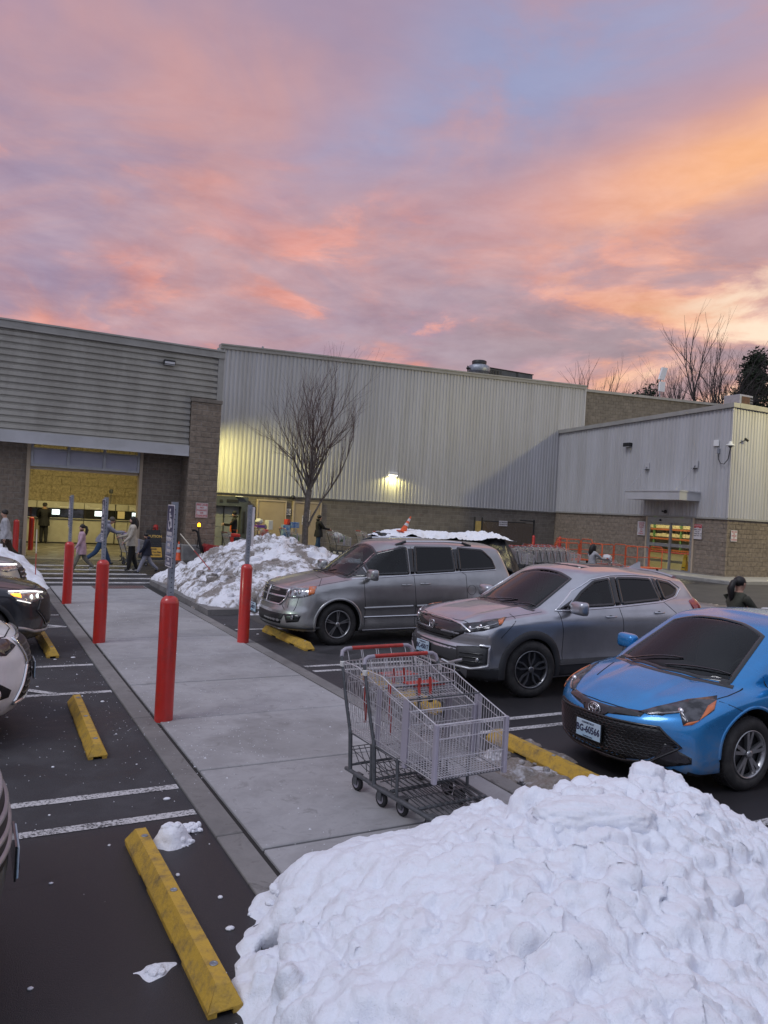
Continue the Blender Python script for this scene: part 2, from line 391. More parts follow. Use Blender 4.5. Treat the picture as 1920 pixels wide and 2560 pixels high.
# ------------------------------------------------------------ ground
def ground_mat():
    m = bpy.data.materials.new('asphalt'); m.use_nodes = True; nt = m.node_tree; b = nt.nodes['Principled BSDF']
    pos = nt.nodes.new('ShaderNodeNewGeometry').outputs['Position']
    big = noise(nt, pos, .35, 5, .6, .3); mid = noise(nt, pos, 1.7, 6, .65, .5); fine = noise(nt, pos, 90, 3, .7); grit = noise(nt, pos, 260, 2, .6)
    c = mixc(nt, mid.step(.3, .7), (.016, .0155, .018), (.034, .0325, .037))
    c = mixc(nt, fine.step(.55, .8) * .6, c, (.075, .073, .078))
    # damp patches: darker and glossier, they keep their place on the ground
    sp = nt.nodes.new('ShaderNodeSeparateXYZ'); nt.links.new(pos, sp.inputs[0]); px, py = X(nt, sp.outputs[0]), X(nt, sp.outputs[1])
    wet = (big * .6 + mid * .4).step(.45, .58)
    near = (py * -1 + 5.6).step(-.25, .25) * ((px * -1 + 1.7).step(-.1, .2))
    farw = (py - 20.5).step(0, 1) * ((mid * .9 + big * .5).step(.5, .72) * .9)
    right = (px - 4.6).step(0, .5) * ((py * -1 + 9).step(0, 1)) * .8
    wet = (wet * .6).mx(near * .9).mx(farw).mx(right)
    c = mixc(nt, wet * .75, c, (.016, .015, .017))
    vo = nt.nodes.new('ShaderNodeTexVoronoi'); vo.feature = 'DISTANCE_TO_EDGE'; vo.inputs['Scale'].default_value = .33
    wv = nt.nodes.new('ShaderNodeVectorMath'); wv.operation = 'ADD'; nt.links.new(pos, wv.inputs[0])
    nz = nt.nodes.new('ShaderNodeTexNoise'); nz.inputs['Scale'].default_value = 1.6; nz.inputs['Detail'].default_value = 6; nt.links.new(pos, nz.inputs['Vector'])
    nt.links.new(nz.outputs[1], wv.inputs[1]); nt.links.new(wv.outputs[0], vo.inputs['Vector'])
    crack = (X(nt, vo.outputs['Distance']) * -1 + 1).step(.990, .998) * mid.step(.42, .6)
    c = mixc(nt, crack * .8, c, (.008, .008, .009))
    # salt haze on dry parts
    c = mixc(nt, ((mid * .6 + fine * .4) * -1 + 1).step(.40, .62) * (wet * -1 + 1) * .55, c, (.085, .083, .092))
    nt.links.new(c, b.inputs['Base Color'])
    r = wet * -.48 + .82 + (fine - .5) * .25
    nt.links.new(r.v, b.inputs['Roughness'])
    bp = nt.nodes.new('ShaderNodeBump'); bp.inputs['Strength'].default_value = .55; bp.inputs['Distance'].default_value = .006
    nt.links.new((grit + fine * .8).v, bp.inputs['Height']); nt.links.new(bp.outputs[0], b.inputs['Normal'])
    return m
mt['asphalt'] = ground_mat()
g = MB(); g.add([(-400, -400, 0), (500, -400, 0), (500, 600, 0), (-400, 600, 0)], [(0, 1, 2, 3)])
tag(g.build('parking_lot_ground', mt['asphalt']), kind='structure')

def slab_mat(name, a, b_, c_, dirt=.5):
    m = bpy.data.materials.new(name); m.use_nodes = True; nt = m.node_tree; b = nt.nodes['Principled BSDF']
    pos = nt.nodes.new('ShaderNodeNewGeometry').outputs['Position']
    n1 = noise(nt, pos, .9, 6, .65, .4); n2 = noise(nt, pos, 5, 6, .7, .6); n3 = noise(nt, pos, 70, 3, .6)
    c = mixc(nt, (n1 * .6 + n2 * .4).step(.36, .64), a, b_)
    c = mixc(nt, n2.step(.54, .70) * dirt, c, c_)
    n5 = noise(nt, pos, .45, 4, .6, .8); c = mixc(nt, n5.step(.56, .66) * dirt * .7, c, c_)
    c = mixc(nt, n3.step(.62, .8) * .35, c, (.30, .30, .31))
    oi = nt.nodes.new('ShaderNodeObjectInfo'); hv = nt.nodes.new('ShaderNodeHueSaturation')
    nt.links.new((X(nt, oi.outputs['Random']) * .16 + .92).v, hv.inputs['Value']); nt.links.new(c, hv.inputs['Color'])
    nt.links.new(hv.outputs[0], b.inputs['Base Color']); b.inputs['Roughness'].default_value = .75
    bp = nt.nodes.new('ShaderNodeBump'); bp.inputs['Strength'].default_value = .35; bp.inputs['Distance'].default_value = .004
    nt.links.new((n3 + n2).v, bp.inputs['Height']); nt.links.new(bp.outputs[0], b.inputs['Normal'])
    return m
mt['slab'] = slab_mat('walkway_concrete', (.25, .245, .25), (.36, .355, .365), (.12, .115, .11))
mt['kerb'] = slab_mat('kerb_concrete', (.15, .143, .14), (.22, .21, .205), (.08, .075, .07), .8)
mt['walk2'] = slab_mat('store_walk_concrete', (.24, .232, .22), (.30, .29, .275), (.15, .14, .13), .7)

# walkway: slabs with open joints, flush edge kerbs
wk = MB().box(1.6, 4.25, -1.0, 20.35, -.08, .002).build('walkway', mat('joint_dirt', (.022, .02, .019), .9))
tag(wk, kind='structure')
y = -1.0 - .009; edges = [4.79 + 1.6 * k for k in range(-4, 10)] + [20.3]
for a, b in zip(edges[:-1], edges[1:]):
    j = rng.uniform(-.003, .003)
    MB().cbox(1.812, 4.035, a + .013, b - .013, -.05, .026 + j, .007).build('slab', mt['slab'], wk)
for x0, x1 in ((1.585, 1.775), (4.068, 4.25)):
    yy = -1.0
    while yy < 20.3:
        L = min(3.05, 20.3 - yy)
        if x0 > 4 and yy > 16: break
        MB().cbox(x0, x1, yy + .005, yy + L - .005, -.05, .020 + rng.uniform(-.003, .003), .006).build('kerb_stone', mt['kerb'], wk); yy += L
# red tactile pad
pad = MB(); pad.box(2.75, 4.0, 19.66, 20.28, .026, .034)
for i in range(20):
    for j in range(10):
        pad.lathe([(.016, .034), (.011, .041)], 6, (2.79 + i * .0615, 19.69 + j * .0615, 0))
pad.build('tactile_pad', mat('tactile_brick_red', (.15, .07, .065), .8, c2=(.12, .10, .10), ns=6), wk)

# painted marks, worn
def paint_mat():
    m = mat('worn_white_paint', (.5, .5, .5), .75); nt = m.node_tree; b = nt.nodes['Principled BSDF']
    pos = nt.nodes.new('ShaderNodeNewGeometry').outputs['Position']
    n = noise(nt, pos, 45, 5, .75); w = noise(nt, pos, 3, 3, .5)
    f = (n * .75 + w * .25).step(.42, .52)
    nt.links.new(mixc(nt, f, (.06, .058, .06), (.50, .49, .50)), b.inputs['Base Color'])
    return m
mt['paint'] = paint_mat()
def mark(name, quad, z=.004):
    return tag(MB().add([(x, y, z) for x, y in quad], [(0, 1, 2, 3)]).build(name, mt['paint'], fix=False), kind='structure')
for yc in (5.60, 6.15, 9.43, 10.98, 14.2, 15.6):
    mark('parking_line', [(-5.2, yc - .05), (1.57, yc - .05), (1.57, yc + .05), (-5.2, yc + .05)])
def diag(x0, y0, x1, y1, w=.05):
    d = Vector((x1 - x0, y1 - y0)).normalized(); n = Vector((-d.y, d.x)) * w
    mark('hatch_line', [(x0 - n.x, y0 - n.y), (x1 - n.x, y1 - n.y), (x1 + n.x, y1 + n.y), (x0 + n.x, y0 + n.y)], .008)
diag(.95, 9.45, -.6, 10.95); diag(-1.0, 9.45, -2.6, 10.95); diag(.9, 14.22, -.6, 15.58); diag(1.5, 14.2, .5, 15.1)
for yc in (9.86, 10.19, 6.63, 6.99, 3.5, 3.86, 13.1 + .35):
    mark('parking_line', [(4.33, yc - .05), (9.8, yc - .05), (9.8, yc + .05), (4.33, yc + .05)])
for k, yc in enumerate((21.25, 22.35, 23.6, 24.9, 26.3)):
    mark('crosswalk_bar', [(1.45, yc - .17), (4.75, yc - .17), (4.75, yc + .17), (1.45, yc + .17)])
# broken white line by the store, road edge bands
mark('road_line', [(5.2, 29.2), (6.6, 29.2), (6.6, 29.32), (5.2, 29.32)])
# concrete aprons
ap = MB().box(-12, 8.6, 28.6, 30.0, -.05, .012).box(1.9, 5.6, 30.0, 38.3, -.05, .012).box(-2, 1.9, 31, 38.3, -.05, .010).box(5.6, 9, 31, 38.3, -.05, .010)
tag(ap.build('entrance_apron', mat('wet_apron_concrete', (.17, .155, .12), .30, c2=(.11, .10, .08), ns=.8, nd=6, n0=.4, n1=.6, r2=.6, coords='World')), kind='structure')
sw = MB().cbox(9.0, 30, 32.2, 34.7, -.05, .15, .02).cbox(27.8, 30, 24, 32.19, -.05, .148, .02).cbox(27.8, 46, 21.2, 23.99, -.05, .146, .02)
tag(sw.build('store_pavement', mt['walk2']), kind='structure')
road = MB().add([(5, 13.2, .003), (60, 13.2, .003), (60, 21.2, .003), (5, 21.2, .003)], [(0, 1, 2, 3)])
tag(road.build('access_road', mat('old_asphalt', (.045, .042, .040), .8, c2=(.065, .06, .056), ns=1.2, nd=7, bump=.3, bs=70, coords='World'), fix=False), kind='structure')

# salt and grit crumbs on the walkway and asphalt
gr = MB()
for i in range(1500):
    if rng.random() < .6: x = rng.uniform(1.9, 4.0); yv = rng.uniform(3.4, 17); z0 = .026
    else: x = rng.uniform(-1.4, 1.5); yv = rng.uniform(5.6, 13); z0 = .002
    if rng.random() < .35: x = rng.gauss(2.0, .5); yv = rng.gauss(8, 1.6); z0 = .026 if x > 1.78 and x < 4.05 else .003 if x < 1.58 else .02
    s_ = rng.uniform(.003, .0075) * (1 + 1.2 * (rng.random() < .06)); a = rng.uniform(0, 6.28)
    vs = [(x + s_ * math.cos(a + k * 2.1), yv + s_ * math.sin(a + k * 2.1), z0 - .001) for k in range(3)] + [(x, yv, z0 + s_ * .7)]
    gr.add(vs, [(0, 1, 2), (0, 1, 3), (1, 2, 3), (2, 0, 3)])
tag(gr.build('salt_crumbs', mat('salt', (.62, .62, .66), .7)), kind='stuff')

# ------------------------------------------------------------ store building
store = thing('store_building', 'large warehouse store with taupe ribbed entrance front, tall pale corrugated wall and block base', 'building', (8, 34, 0))
SO = Vector((8, 34, 0))
def sb(mb): mb.v = [(a - SO.x, b - SO.y, c - SO.z) for a, b, c in mb.v]; return mb
# horizontal siding boards of the entrance front
SX0, SX1, PXL = -9.0, 8.10, 7.15
nb = 15; zb0, zb1 = 4.37, 7.74; st = (zb1 - zb0) / nb
for i in range(nb):
    z0 = zb0 + i * st; x1 = SX1 if z0 > 6.05 else PXL - .02
    if z0 < 6.15 and z0 + st > 6.15: x1 = PXL - .02
    poly = [(29.10, z0), (29.03, z0 + .004), (28.985, z0 + .03), (28.985, z0 + st * .62), (29.045, z0 + st * .74), (29.045, z0 + st), (29.10, z0 + st)]
    sb(MB().prism(poly, 'x', SX0, x1)).build('siding_board', mt['taupe_metal'], store)
sb(MB().box(SX0, PXL - .02, 28.97, 29.12, 4.33, 4.368).box(SX1, 8.32, 28.97, 29.14, 6.13, 7.75)).build('siding_trim', mt['coping'], store)
cp = sb(MB().box(SX0, 8.33, 28.92, 29.6, 7.75, 7.80).box(SX0, 8.33, 28.95, 29.6, 7.802, 8.0).box(SX0, 8.34, 28.90, 29.6, 8.002, 8.06)).build('coping', mt['coping'], store)
# white fascia and soffit
fa = MB(); fa.prism([(28.93, 3.98), (28.90, 4.33), (29.2, 4.33), (29.2, 3.98)], 'x', SX0, PXL - .01); fa.box(SX0, PXL - .01, 28.89, 29.0, 3.93, 3.978)
sb(fa).build('fascia', mt['fascia'], store)
sb(MB().box(SX0, 7.15, 29.2, 30.0, 4.05, 4.12)).build('soffit', mt['soffit'], store)
sb(MB().box(-9, 8.3, 29.14, 34.6, 7.4, 7.6).box(-9, 7.6, 29.14, 29.5, 4.13, 7.4).box(8.06, 8.32, 29.2, 34.6, 0, 7.7)).build('entrance_roof', mt['soffit'], store)

def blocks(x0, x1, z0, z1, place, bw=.406, bh=.203, gap=.009, depth=.09, proud=.0, rand=.004, top=None):
    """split-face running bond. place(u, w, d): u along wall, w height, d outwards. one MB of bevel-faced blocks"""
    mb = MB(); n = int(round((z1 - z0) / bh)); bh = (z1 - z0) / n
    for r in range(n):
        u = x0 - (bw / 2 if r % 2 else 0)
        while u < x1 - .02:
            a, b = max(u, x0) + gap / 2, min(u + bw, x1) - gap / 2; u += bw
            if b - a < .04: continue
            c, d = z0 + r * bh + gap / 2, z0 + (r + 1) * bh - gap / 2; o = proud + rng.uniform(0, rand); e = .012
            P = [(a, c, -depth), (b, c, -depth), (b, d, -depth), (a, d, -depth), (a, c, o - e), (b, c, o - e), (b, d, o - e), (a, d, o - e),
                 (a + e, c + e, o), (b - e, c + e, o), (b - e, d - e, o), (a + e, d - e, o)]
            mb.add([place(*p) for p in P], [(0, 1, 5, 4), (1, 2, 6, 5), (2, 3, 7, 6), (3, 0, 4, 7), (4, 5, 9, 8), (5, 6, 10, 9), (6, 7, 11, 10), (7, 4, 8, 11), (8, 9, 10, 11)])
    return mb
def south(Y): return lambda u, w, d: (u, Y - d, w)
def west(Xc): return lambda u, w, d: (Xc - d, u, w)

# pillar: every block its own piece
pil = sb(MB().box(7.165, 8.275, 28.908, 30.2, 0, 6.0)).build('pillar', mt['mortar'], store)
bh = 6.0 / 29.5
r = 0; z = .62
while z < 6.0 - .05:
    zt = min(z + .2035, 6.0)
    if zt > 5.98: zt = 6.0
    u = 7.15 - (.2 if r % 2 else 0)
    segs = []
    while u < 8.28:
        a, b = max(u, 7.15), min(u + .4, 8.29); u += .4
        if b - a > .06: segs.append((a, b))
    for a, b in segs:
        e = .012; o = rng.uniform(0, .012); a_, b_, c_, d_ = a + .006, b - .006, z + .006, zt - .006
        q = MB(); Y0 = 28.90 - o
        q.add([(a_, 29.0, c_), (b_, 29.0, c_), (b_, 29.0, d_), (a_, 29.0, d_), (a_, Y0 + e, c_), (b_, Y0 + e, c_), (b_, Y0 + e, d_), (a_, Y0 + e, d_), (a_ + e, Y0, c_ + e), (b_ - e, Y0, c_ + e), (b_ - e, Y0, d_ - e), (a_ + e, Y0, d_ - e)],
              [(0, 1, 5, 4), (1, 2, 6, 5), (2, 3, 7, 6), (3, 0, 4, 7), (4, 5, 9, 8), (5, 6, 10, 9), (6, 7, 11, 10), (7, 4, 8, 11), (8, 9, 10, 11)])
        sb(q).build('block', mt['block'], pil)
    z += .2035; r += 1
sb(MB().cbox(7.12, 7.70, 28.86, 30.2, 6.0, 6.14, .01).cbox(7.708, 8.31, 28.86, 30.2, 6.0, 6.14, .01)).build('cap_stone', mt['block_plain'], pil)
sb(blocks(29.0, 30.0, .62, 6.0, west(7.155))).build('side_blocks', mt['block'], pil)['kind'] = 'stuff'
sb(MB().cbox(7.05, 8.36, 28.78, 30.1, 0, .62, .03)).build('pillar_plinth', mt['concrete'], store)
# recessed block walls left and right of the opening
w1 = blocks(5.68, 7.16, .6, 4.06, south(30.0)); w2 = blocks(-9, 1.72, .6, 4.06, south(30.0))
w1.v += w2.v if False else []
o = sb(w1).build('entrance_wall', mt['block'], store); o['kind'] = 'stuff'
o = sb(w2).build('entrance_wall', mt['block'], store); o['kind'] = 'stuff'
sb(MB().box(5.7, 7.3, 30.008, 30.3, 0, 4.3).box(-9, 1.7, 30.008, 30.3, 0, 4.3)).build('wall_mortar', mt['mortar'], store)
sb(MB().cbox(5.78, 7.04, 29.84, 30.05, 0, .6, .03).cbox(-9, 1.62, 29.84, 30.05, 0, .6, .03)).build('wall_plinth', mt['concrete'], store)
sb(MB().box(1.70, 1.82, 29.93, 30.32, 0, 4.0)).build('jamb', mt['beige_frame'], store)
sb(MB().box(5.58, 5.69, 29.93, 30.32, 0, 4.0)).build('jamb', mt['beige_frame'], store)
# transom window: frame, three panes tinted like reflected sky, three lit upper panes
tw = MB(); tw.box(1.83, 5.57, 29.96, 30.1, 3.20, 3.29).box(1.83, 5.57, 29.96, 30.1, 3.80, 3.87).box(1.83, 5.57, 29.96, 30.1, 3.99, 4.05)
for xa in (1.83, 3.02, 4.26, 5.49): tw.box(xa, xa + (.10 if xa not in (1.83, 5.49) else .08), 29.955, 30.11, 3.2, 4.04)
tw = sb(tw).build('transom_window', mt['alu'], store)
pane_m = mat('sky_reflection_pane', (.50, .50, .58), .18, c2=(.45, .45, .54), ns=1.5, coords='World', coat=.5)  # grey-violet base colour stands in for sky mirrored in the filmed glass
lit_m = mat('lit_clear_pane', (.6, .5, .25), .2, c2=(.42, .35, .18), ns=5, coords='World')
for xa, xb in ((1.91, 3.02), (3.12, 4.26), (4.36, 5.49)):
    sb(MB().box(xa + .004, xb - .004, 30.0, 30.03, 3.292, 3.798)).build('pane', pane_m, tw)
    gl = mat('clear_glass', (.9, .92, .9), .02, trans=1.0) if 'clear' not in mt else mt['clear']; mt['clear'] = gl
    sb(MB().box(xa + .004, xb - .004, 30.0, 30.012, 3.872, 3.988)).build('pane', gl, tw)
sb(MB().box(1.83, 5.57, 30.12, 30.4, 3.10, 3.19)).build('track', mt['beige_frame'], store)
# vestibule shell
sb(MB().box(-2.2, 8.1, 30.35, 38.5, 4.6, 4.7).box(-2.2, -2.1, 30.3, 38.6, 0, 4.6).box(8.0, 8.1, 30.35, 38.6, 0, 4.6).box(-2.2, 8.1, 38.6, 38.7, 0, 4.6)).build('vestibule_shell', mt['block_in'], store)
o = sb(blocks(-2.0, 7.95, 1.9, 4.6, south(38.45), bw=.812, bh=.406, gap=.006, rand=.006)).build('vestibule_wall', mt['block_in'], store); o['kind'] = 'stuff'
for xa in (0.5, 2.8, 5.2, 6.6):
    lf = sb(MB().box(xa, xa + 1.3, 33.2, 33.6, 4.53, 4.598)).build('ceiling_light', mat('vestibule_lamp', (1, .95, .7), .5, emit=(1, .88, .45), es=5), store)
la = bpy.data.lights.new('vestibule_light', 'AREA'); la.shape = 'RECTANGLE'; la.size = 7; la.size_y = 1.2; la.energy = 330; la.color = YEL
lo = bpy.data.objects.new('vestibule_light', la); COL.objects.link(lo); lo.location = (3.7, 33.6, 4.45); lo.rotation_euler = (R_(-18) * -1, 0, 0)

# corrugated main wall, tops rise slightly to the right
def corrug(x0, x1, zb, zt0, zt1, place, pitch=.203, dep=.035):
    """vertical trapezoid ribs; place(u, w, d)"""
    mb = MB(); us = []; n = int(round((x1 - x0) / pitch)); p = (x1 - x0) / n
    for i in range(n):
        a = x0 + i * p; us += [(a, 0), (a + p * .30, 0), (a + p * .45, dep), (a + p * .85, dep)]
    us.append((x1, 0)); vs = []
    for u, d in us:
        t = (u - x0) / (x1 - x0); vs.append(place(u, zb, d)); vs.append(place(u, zt0 + (zt1 - zt0) * t, d))
    return mb.add(vs, [(2 * i, 2 * i + 2, 2 * i + 3, 2 * i + 1) for i in range(len(us) - 1)])
def zt(x): return 9.31 + (x - 9.83) * .0372
o = sb(corrug(9.6, 31.75, 2.74, zt(9.6), zt(31.75), south(34.7))).build('corrugated_wall', mt['white_metal'], store, fix=False)
for p_ in o.data.polygons: p_.flip() if p_.normal.y > 0 else None
sb(MB().box(9.2, 31.75, 34.70, 34.74, 2.66, 2.745).box(9.2, 31.75, 34.62, 34.74, 2.715, 2.738)).build('drip_flashing', mt['coping'], store)
def slopebox(x0, x1, y0, y1, dz0, dz1, zf=zt):
    m = MB(); vs = []
    for x in (x0, x1):
        for y, d in ((y0, dz0), (y1, dz0), (y1, dz1), (y0, dz1)): vs.append((x, y, zf(x) + d))
    return m.add(vs, [(0, 1, 2, 3)[::-1], (4, 5, 6, 7), (0, 1, 5, 4), (1, 2, 6, 5), (2, 3, 7, 6), (3, 0, 4, 7)])
xx = 9.75
while xx < 31.8:
    x2 = min(xx + 3.05, 31.8)
    m_ = slopebox(xx, x2 - .006, 34.60, 35.0, -.02, .13); m2 = slopebox(xx, x2 - .006, 34.56, 35.0, .132, .20)
    m_.add(m2.v, m2.f); sb(m_).build('coping', mt['coping'], store); xx = x2
sb(MB().box(31.70, 31.80, 34.62, 34.8, 6.6, 10.1)).build('corner_trim', mt['white_metal'], store)
o = sb(blocks(9.2, 30.1, .15, 2.66, south(34.74), rand=.003)).build('base_wall', mt['block_plain'], store); o['kind'] = 'stuff'
sb(MB().box(9.2, 30, 34.748, 34.95, 0, 2.7).box(9.7, 31.75, 34.76, 35, 2.7, 9.3)).build('wall_mortar', mt['mortar'], store)
# upper brick wall to the right, behind the wing roof
def zt2(x): return 10.08 + (x - 31.73) * .0385
xs = np.arange(31.82, 48, .406)
ub = blocks(31.8, 48, 6.6, 10.0, south(34.85), rand=.004)
for i, p in enumerate(ub.v): ub.v[i] = (p[0], p[1], p[2] + (p[0] - 31.8) * .0385)
o = sb(ub).build('upper_block_wall', mt['block_plain'], store); o['kind'] = 'stuff'
sb(MB().add([(31.8, 34.87, 6), (48, 34.87, 6), (48, 34.87, 10.65), (31.8, 34.87, 10.03)], [(0, 1, 2, 3)])).build('wall_mortar', mt['mortar'], store, fix=False)
xx = 31.82
while xx < 48:
    m_ = slopebox(xx, xx + 3.04, 34.74, 35.1, -.08, .07, zt2); sb(m_).build('coping', mt['coping'], store); xx += 3.05
# roof plates keep sky light out of the shell
sb(MB().box(10, 48, 35.1, 50, 8.6, 8.7)).build('roof', mt['soffit'], store)
# wall pack lamps
def wallpack(parent, loc, off, on, w=.42, dx=0):
    x, yv, z = loc
    b = MB().cbox(x - w / 2, x + w / 2, yv - .17, yv, z - .08, z + .09, .02)
    b.v = [(p[0] - off.x, p[1] - off.y, p[2] - off.z) for p in b.v]; h = b.build('wall_lamp', mt['dark'] if not on else mt['white'], parent)
    l = MB().box(x - w / 2 + .03, x + w / 2 - .03, yv - .16, yv - .02, z - .10, z - .082)
    l.v = [(p[0] - off.x, p[1] - off.y, p[2] - off.z) for p in l.v]; l.build('lens', mt['lamp_on'] if on else mt['lamp_off'], h)
wallpack(store, (6.24, 28.98, 7.32), SO, False)
m_ = sb(MB().box(6.06, 6.42, 28.80, 28.806, 7.26, 7.34)); m_.build('lamp_window', mt['lamp_off'], store)
wallpack(store, (19.0, 34.62, 4.2), SO, True, .5)
def spot(name, loc, target, energy, size=R_(150), blend=.6, r=.12, col=YEL):
    l = bpy.data.lights.new(name, 'SPOT'); l.energy = energy; l.spot_size = size; l.spot_blend = blend; l.shadow_soft_size = r; l.color = col
    o = bpy.data.objects.new(name, l); COL.objects.link(o); o.location = loc
    o.rotation_euler = (Vector(target) - Vector(loc)).to_track_quat('-Z', 'Y').to_euler(); return o
spot('wall_lamp_light', (19.0, 34.40, 4.07), (19.0, 34.62, 0), 90, R_(165), .3, .08, (1, .88, .30))
# lamp on the hidden flank of the entrance block, washing the wall beside it
sb(MB().cbox(8.33, 8.55, 32.0, 32.5, 4.78, 4.98, .02)).build('flank_lamp', mt['dark'], store)
spot('flank_lamp_light', (8.62, 32.25, 4.80), (10.9, 34.7, 2.2), 900, R_(128), .7, .15, (1, .88, .30))

# ---- doors, portal in the long wall
Wy = 34.66
def panel_door(x0, x1, z1, hinge):
    fr = sb(MB().box(x0 - .06, x0, Wy - .05, 34.76, .15, z1 + .07).box(x1, x1 + .06, Wy - .05, 34.76, .15, z1 + .07).box(x0 - .001, x1 + .001, Wy - .05, 34.76, z1 + .001, z1 + .07)).build('door_frame', mt['beige_frame'], store)
    d = sb(MB().cbox(x0 + .004, x1 - .004, Wy - .01, 34.74, .16, z1 - .004, .006)).build('door', mt['beige_door'], store)
    hx = x0 + .012 if hinge < 0 else x1 - .012
    for hz in (.45, 1.3, 2.15): sb(MB().box(hx - .02, hx + .02, Wy - .03, Wy - .012, hz, hz + .12)).build('hinge', mt['galv'], d)
    sb(MB().box(x0 + .1, x0 + .16, Wy - .06, Wy - .012, 1.02, 1.2)).build('handle', mt['galv'], d)
panel_door(11.93, 13.28, 2.44, -1); panel_door(13.74, 15.10, 2.44, 1)
po = sb(MB().box(9.0, 11.33, 34.30, 34.72, 2.12, 2.56).box(11.02, 11.33, 34.30, 34.72, .15, 2.118).box(8.9, 9.25, 34.30, 34.72, .15, 2.118)).build('entry_portal', mt['slate'], store)
sb(MB().box(9.98, 10.12, 34.27, 34.30, 2.28, 2.40).box(10.3, 10.85, 34.27, 34.298, 2.30, 2.42).box(11.1, 11.2, 34.27, 34.298, .9, 1.9)).build('portal_panel', mt['dark'], po)
for i in range(4): sb(MB().cbox(9.26, 11.01, 34.60, 34.66, .16 + i * .49, .16 + i * .49 + .483, .008)).build('door_panel', mt['grey_door'], po)
sb(MB().box(10.26, 10.29, 34.55, 34.598, .15, 2.1)).build('post', mt['dark'], po)
sb(MB().box(10.7, 11.0, 34.1, 34.3, 2.565, 2.60)).build('snow_cap', mt['white'], po)
def camera_dome(parent, off, loc, r=.11):
    m_ = MB().ell(loc, (r, r, r), 12, 8).tube([loc, (loc[0], loc[1] + .2, loc[2] + .02)], .04, 8); m_.v = [(p[0] - off.x, p[1] - off.y, p[2] - off.z) for p in m_.v]
    m_.build('camera_dome', mt['dark'], parent)
camera_dome(store, SO, (13.6, 34.5, 2.68)); 
sb(MB().box(12.85, 12.9, 34.6, 34.7, 2.58, 2.62)).build('sensor', mt['dark'], store)

# ---- signs: each a thing
def wsign(name, label, cx, yv, cz, w, h, lines, tm, bgm=None, size=.09, face='S', border=None, lead=None, pos=None):
    """flat sign on a wall. face 'S' reads from -Y, 'W' from -X"""
    s = thing(name, label, 'sign', (cx, yv, cz))
    if face == 'S':
        MB().cbox(-w / 2, w / 2, -.012, .0, -h / 2, h / 2, .002).build('plate', bgm or mt['sign_white'], s)
        if border:
            b = MB(); t = .012; k = .02
            b.box(-w / 2 + k, w / 2 - k, -.0145, -.0125, h / 2 - k - t, h / 2 - k).box(-w / 2 + k, w / 2 - k, -.0145, -.0125, -h / 2 + k, -h / 2 + k + t).box(-w / 2 + k, -w / 2 + k + t, -.0145, -.0125, -h / 2 + k, h / 2 - k).box(w / 2 - k - t, w / 2 - k, -.0145, -.0125, -h / 2 + k, h / 2 - k)
            b.build('border', border, s)
        rot = ROT_S; P = lambda z: (0, -.0135, z)
    else:
        MB().cbox(-.012, 0, -w / 2, w / 2, -h / 2, h / 2, .002).build('plate', bgm or mt['sign_white'], s); rot = ROT_W; P = lambda z: (-.0135, 0, z)
        if border: MB().box(-.0145, -.0125, -w / 2 + .01, w / 2 - .01, h / 2 - .26 * h, h / 2 - .01).build('header', border, s)
    lead = lead or h / (len(lines) + .6)
    for i, t in enumerate(lines):
        if not t: continue
        z = h / 2 - lead * (i + .8); m_ = tm
        if isinstance(t, tuple): t, m_ = t
        text_obj(t, size, m_, s, P(z), rot, bold=.002)
    return s
FL = ['FIRE LANE', 'NO', 'PARKING', 'OR', 'STANDING']
wsign('fire_lane_sign', 'white fire lane sign with red letters on the tall entrance pillar', 7.72, 28.86, 1.93, .46, .56, FL, mt['sign_red'], size=.088, border=mt['sign_red'])
wsign('no_smoking_sign', 'small square white no smoking sign between the two beige doors', 13.49, 34.70, 1.98, .22, .30, ['', 'NO', 'SMOKING'], mt['sign_black'], size=.05)
ns = [o for o in bpy.data.objects if o.name.startswith('no_smoking_sign')][0]
rg = MB().tube([(.07 * math.cos(a), -.016, .07 * math.sin(a) + .04) for a in np.linspace(0, 2 * math.pi, 18)[:-1]], .008, 4, closed=True).tube([(-.05, -.016, .09), (.05, -.016, -.01)], .007, 4)
rg.build('ring', mt['sign_black'], ns)
wsign('notice_sign', 'small white EXIT notice on the right beige door, upper of two', 14.42, 34.63, 1.99, .30, .26, ['EXIT', 'ONLY'], mt['sign_black'], size=.10)
wsign('keep_clear_sign', 'white PLEASE KEEP CLEAR sign on the right beige door below the notice', 14.36, 34.63, 1.62, .40, .44, ['PLEASE', 'KEEP', 'CLEAR'], mt['sign_black'], size=.12)

# ---- row of self-service kiosks inside the opening
ks = thing('kiosk_counter', 'long beige kiosk counter with black screen band inside the lit opening', 'kiosk counter', (4.6, 38.0, 0))
kb = mat('kiosk_beige', (.40, .38, .30), .45, c2=(.34, .32, .25), ns=2); scr = mat('kiosk_screen', (.8, .9, .9), .2, emit=(.75, .95, 1), es=1.6)
xs_k = (-3.4, -1.95, -.55, .05, 1.42, 2.0, 3.2)
for a, b in zip(xs_k[:-1], xs_k[1:]):
    MB().cbox(a + .01, b - .01, -.30, .4, .06, 1.17, .01).build('lower_panel', kb, ks); MB().cbox(a + .01, b - .01, -.30, .4, 1.60, 1.90, .01).build('header_panel', kb, ks)
MB().box(-3.4, 3.2, -.26, .4, 1.18, 1.59).box(-3.4, 3.2, -.25, .4, 0, .055).build('screen_band', cm_black if False else mt['glass_dark'], ks)
MB().box(-3.4, 3.2, -.34, -.29, 1.10, 1.14).build('shelf', mt['slate'], ks)
for x in (-1.15, .68, 2.35):
    MB().box(x - .16, x + .16, -.275, -.262, 1.31, 1.54).build('screen', scr, ks); MB().box(x - .10, x + .08, -.278, -.2755, 1.43, 1.45).build('print', mt['slate'], ks)
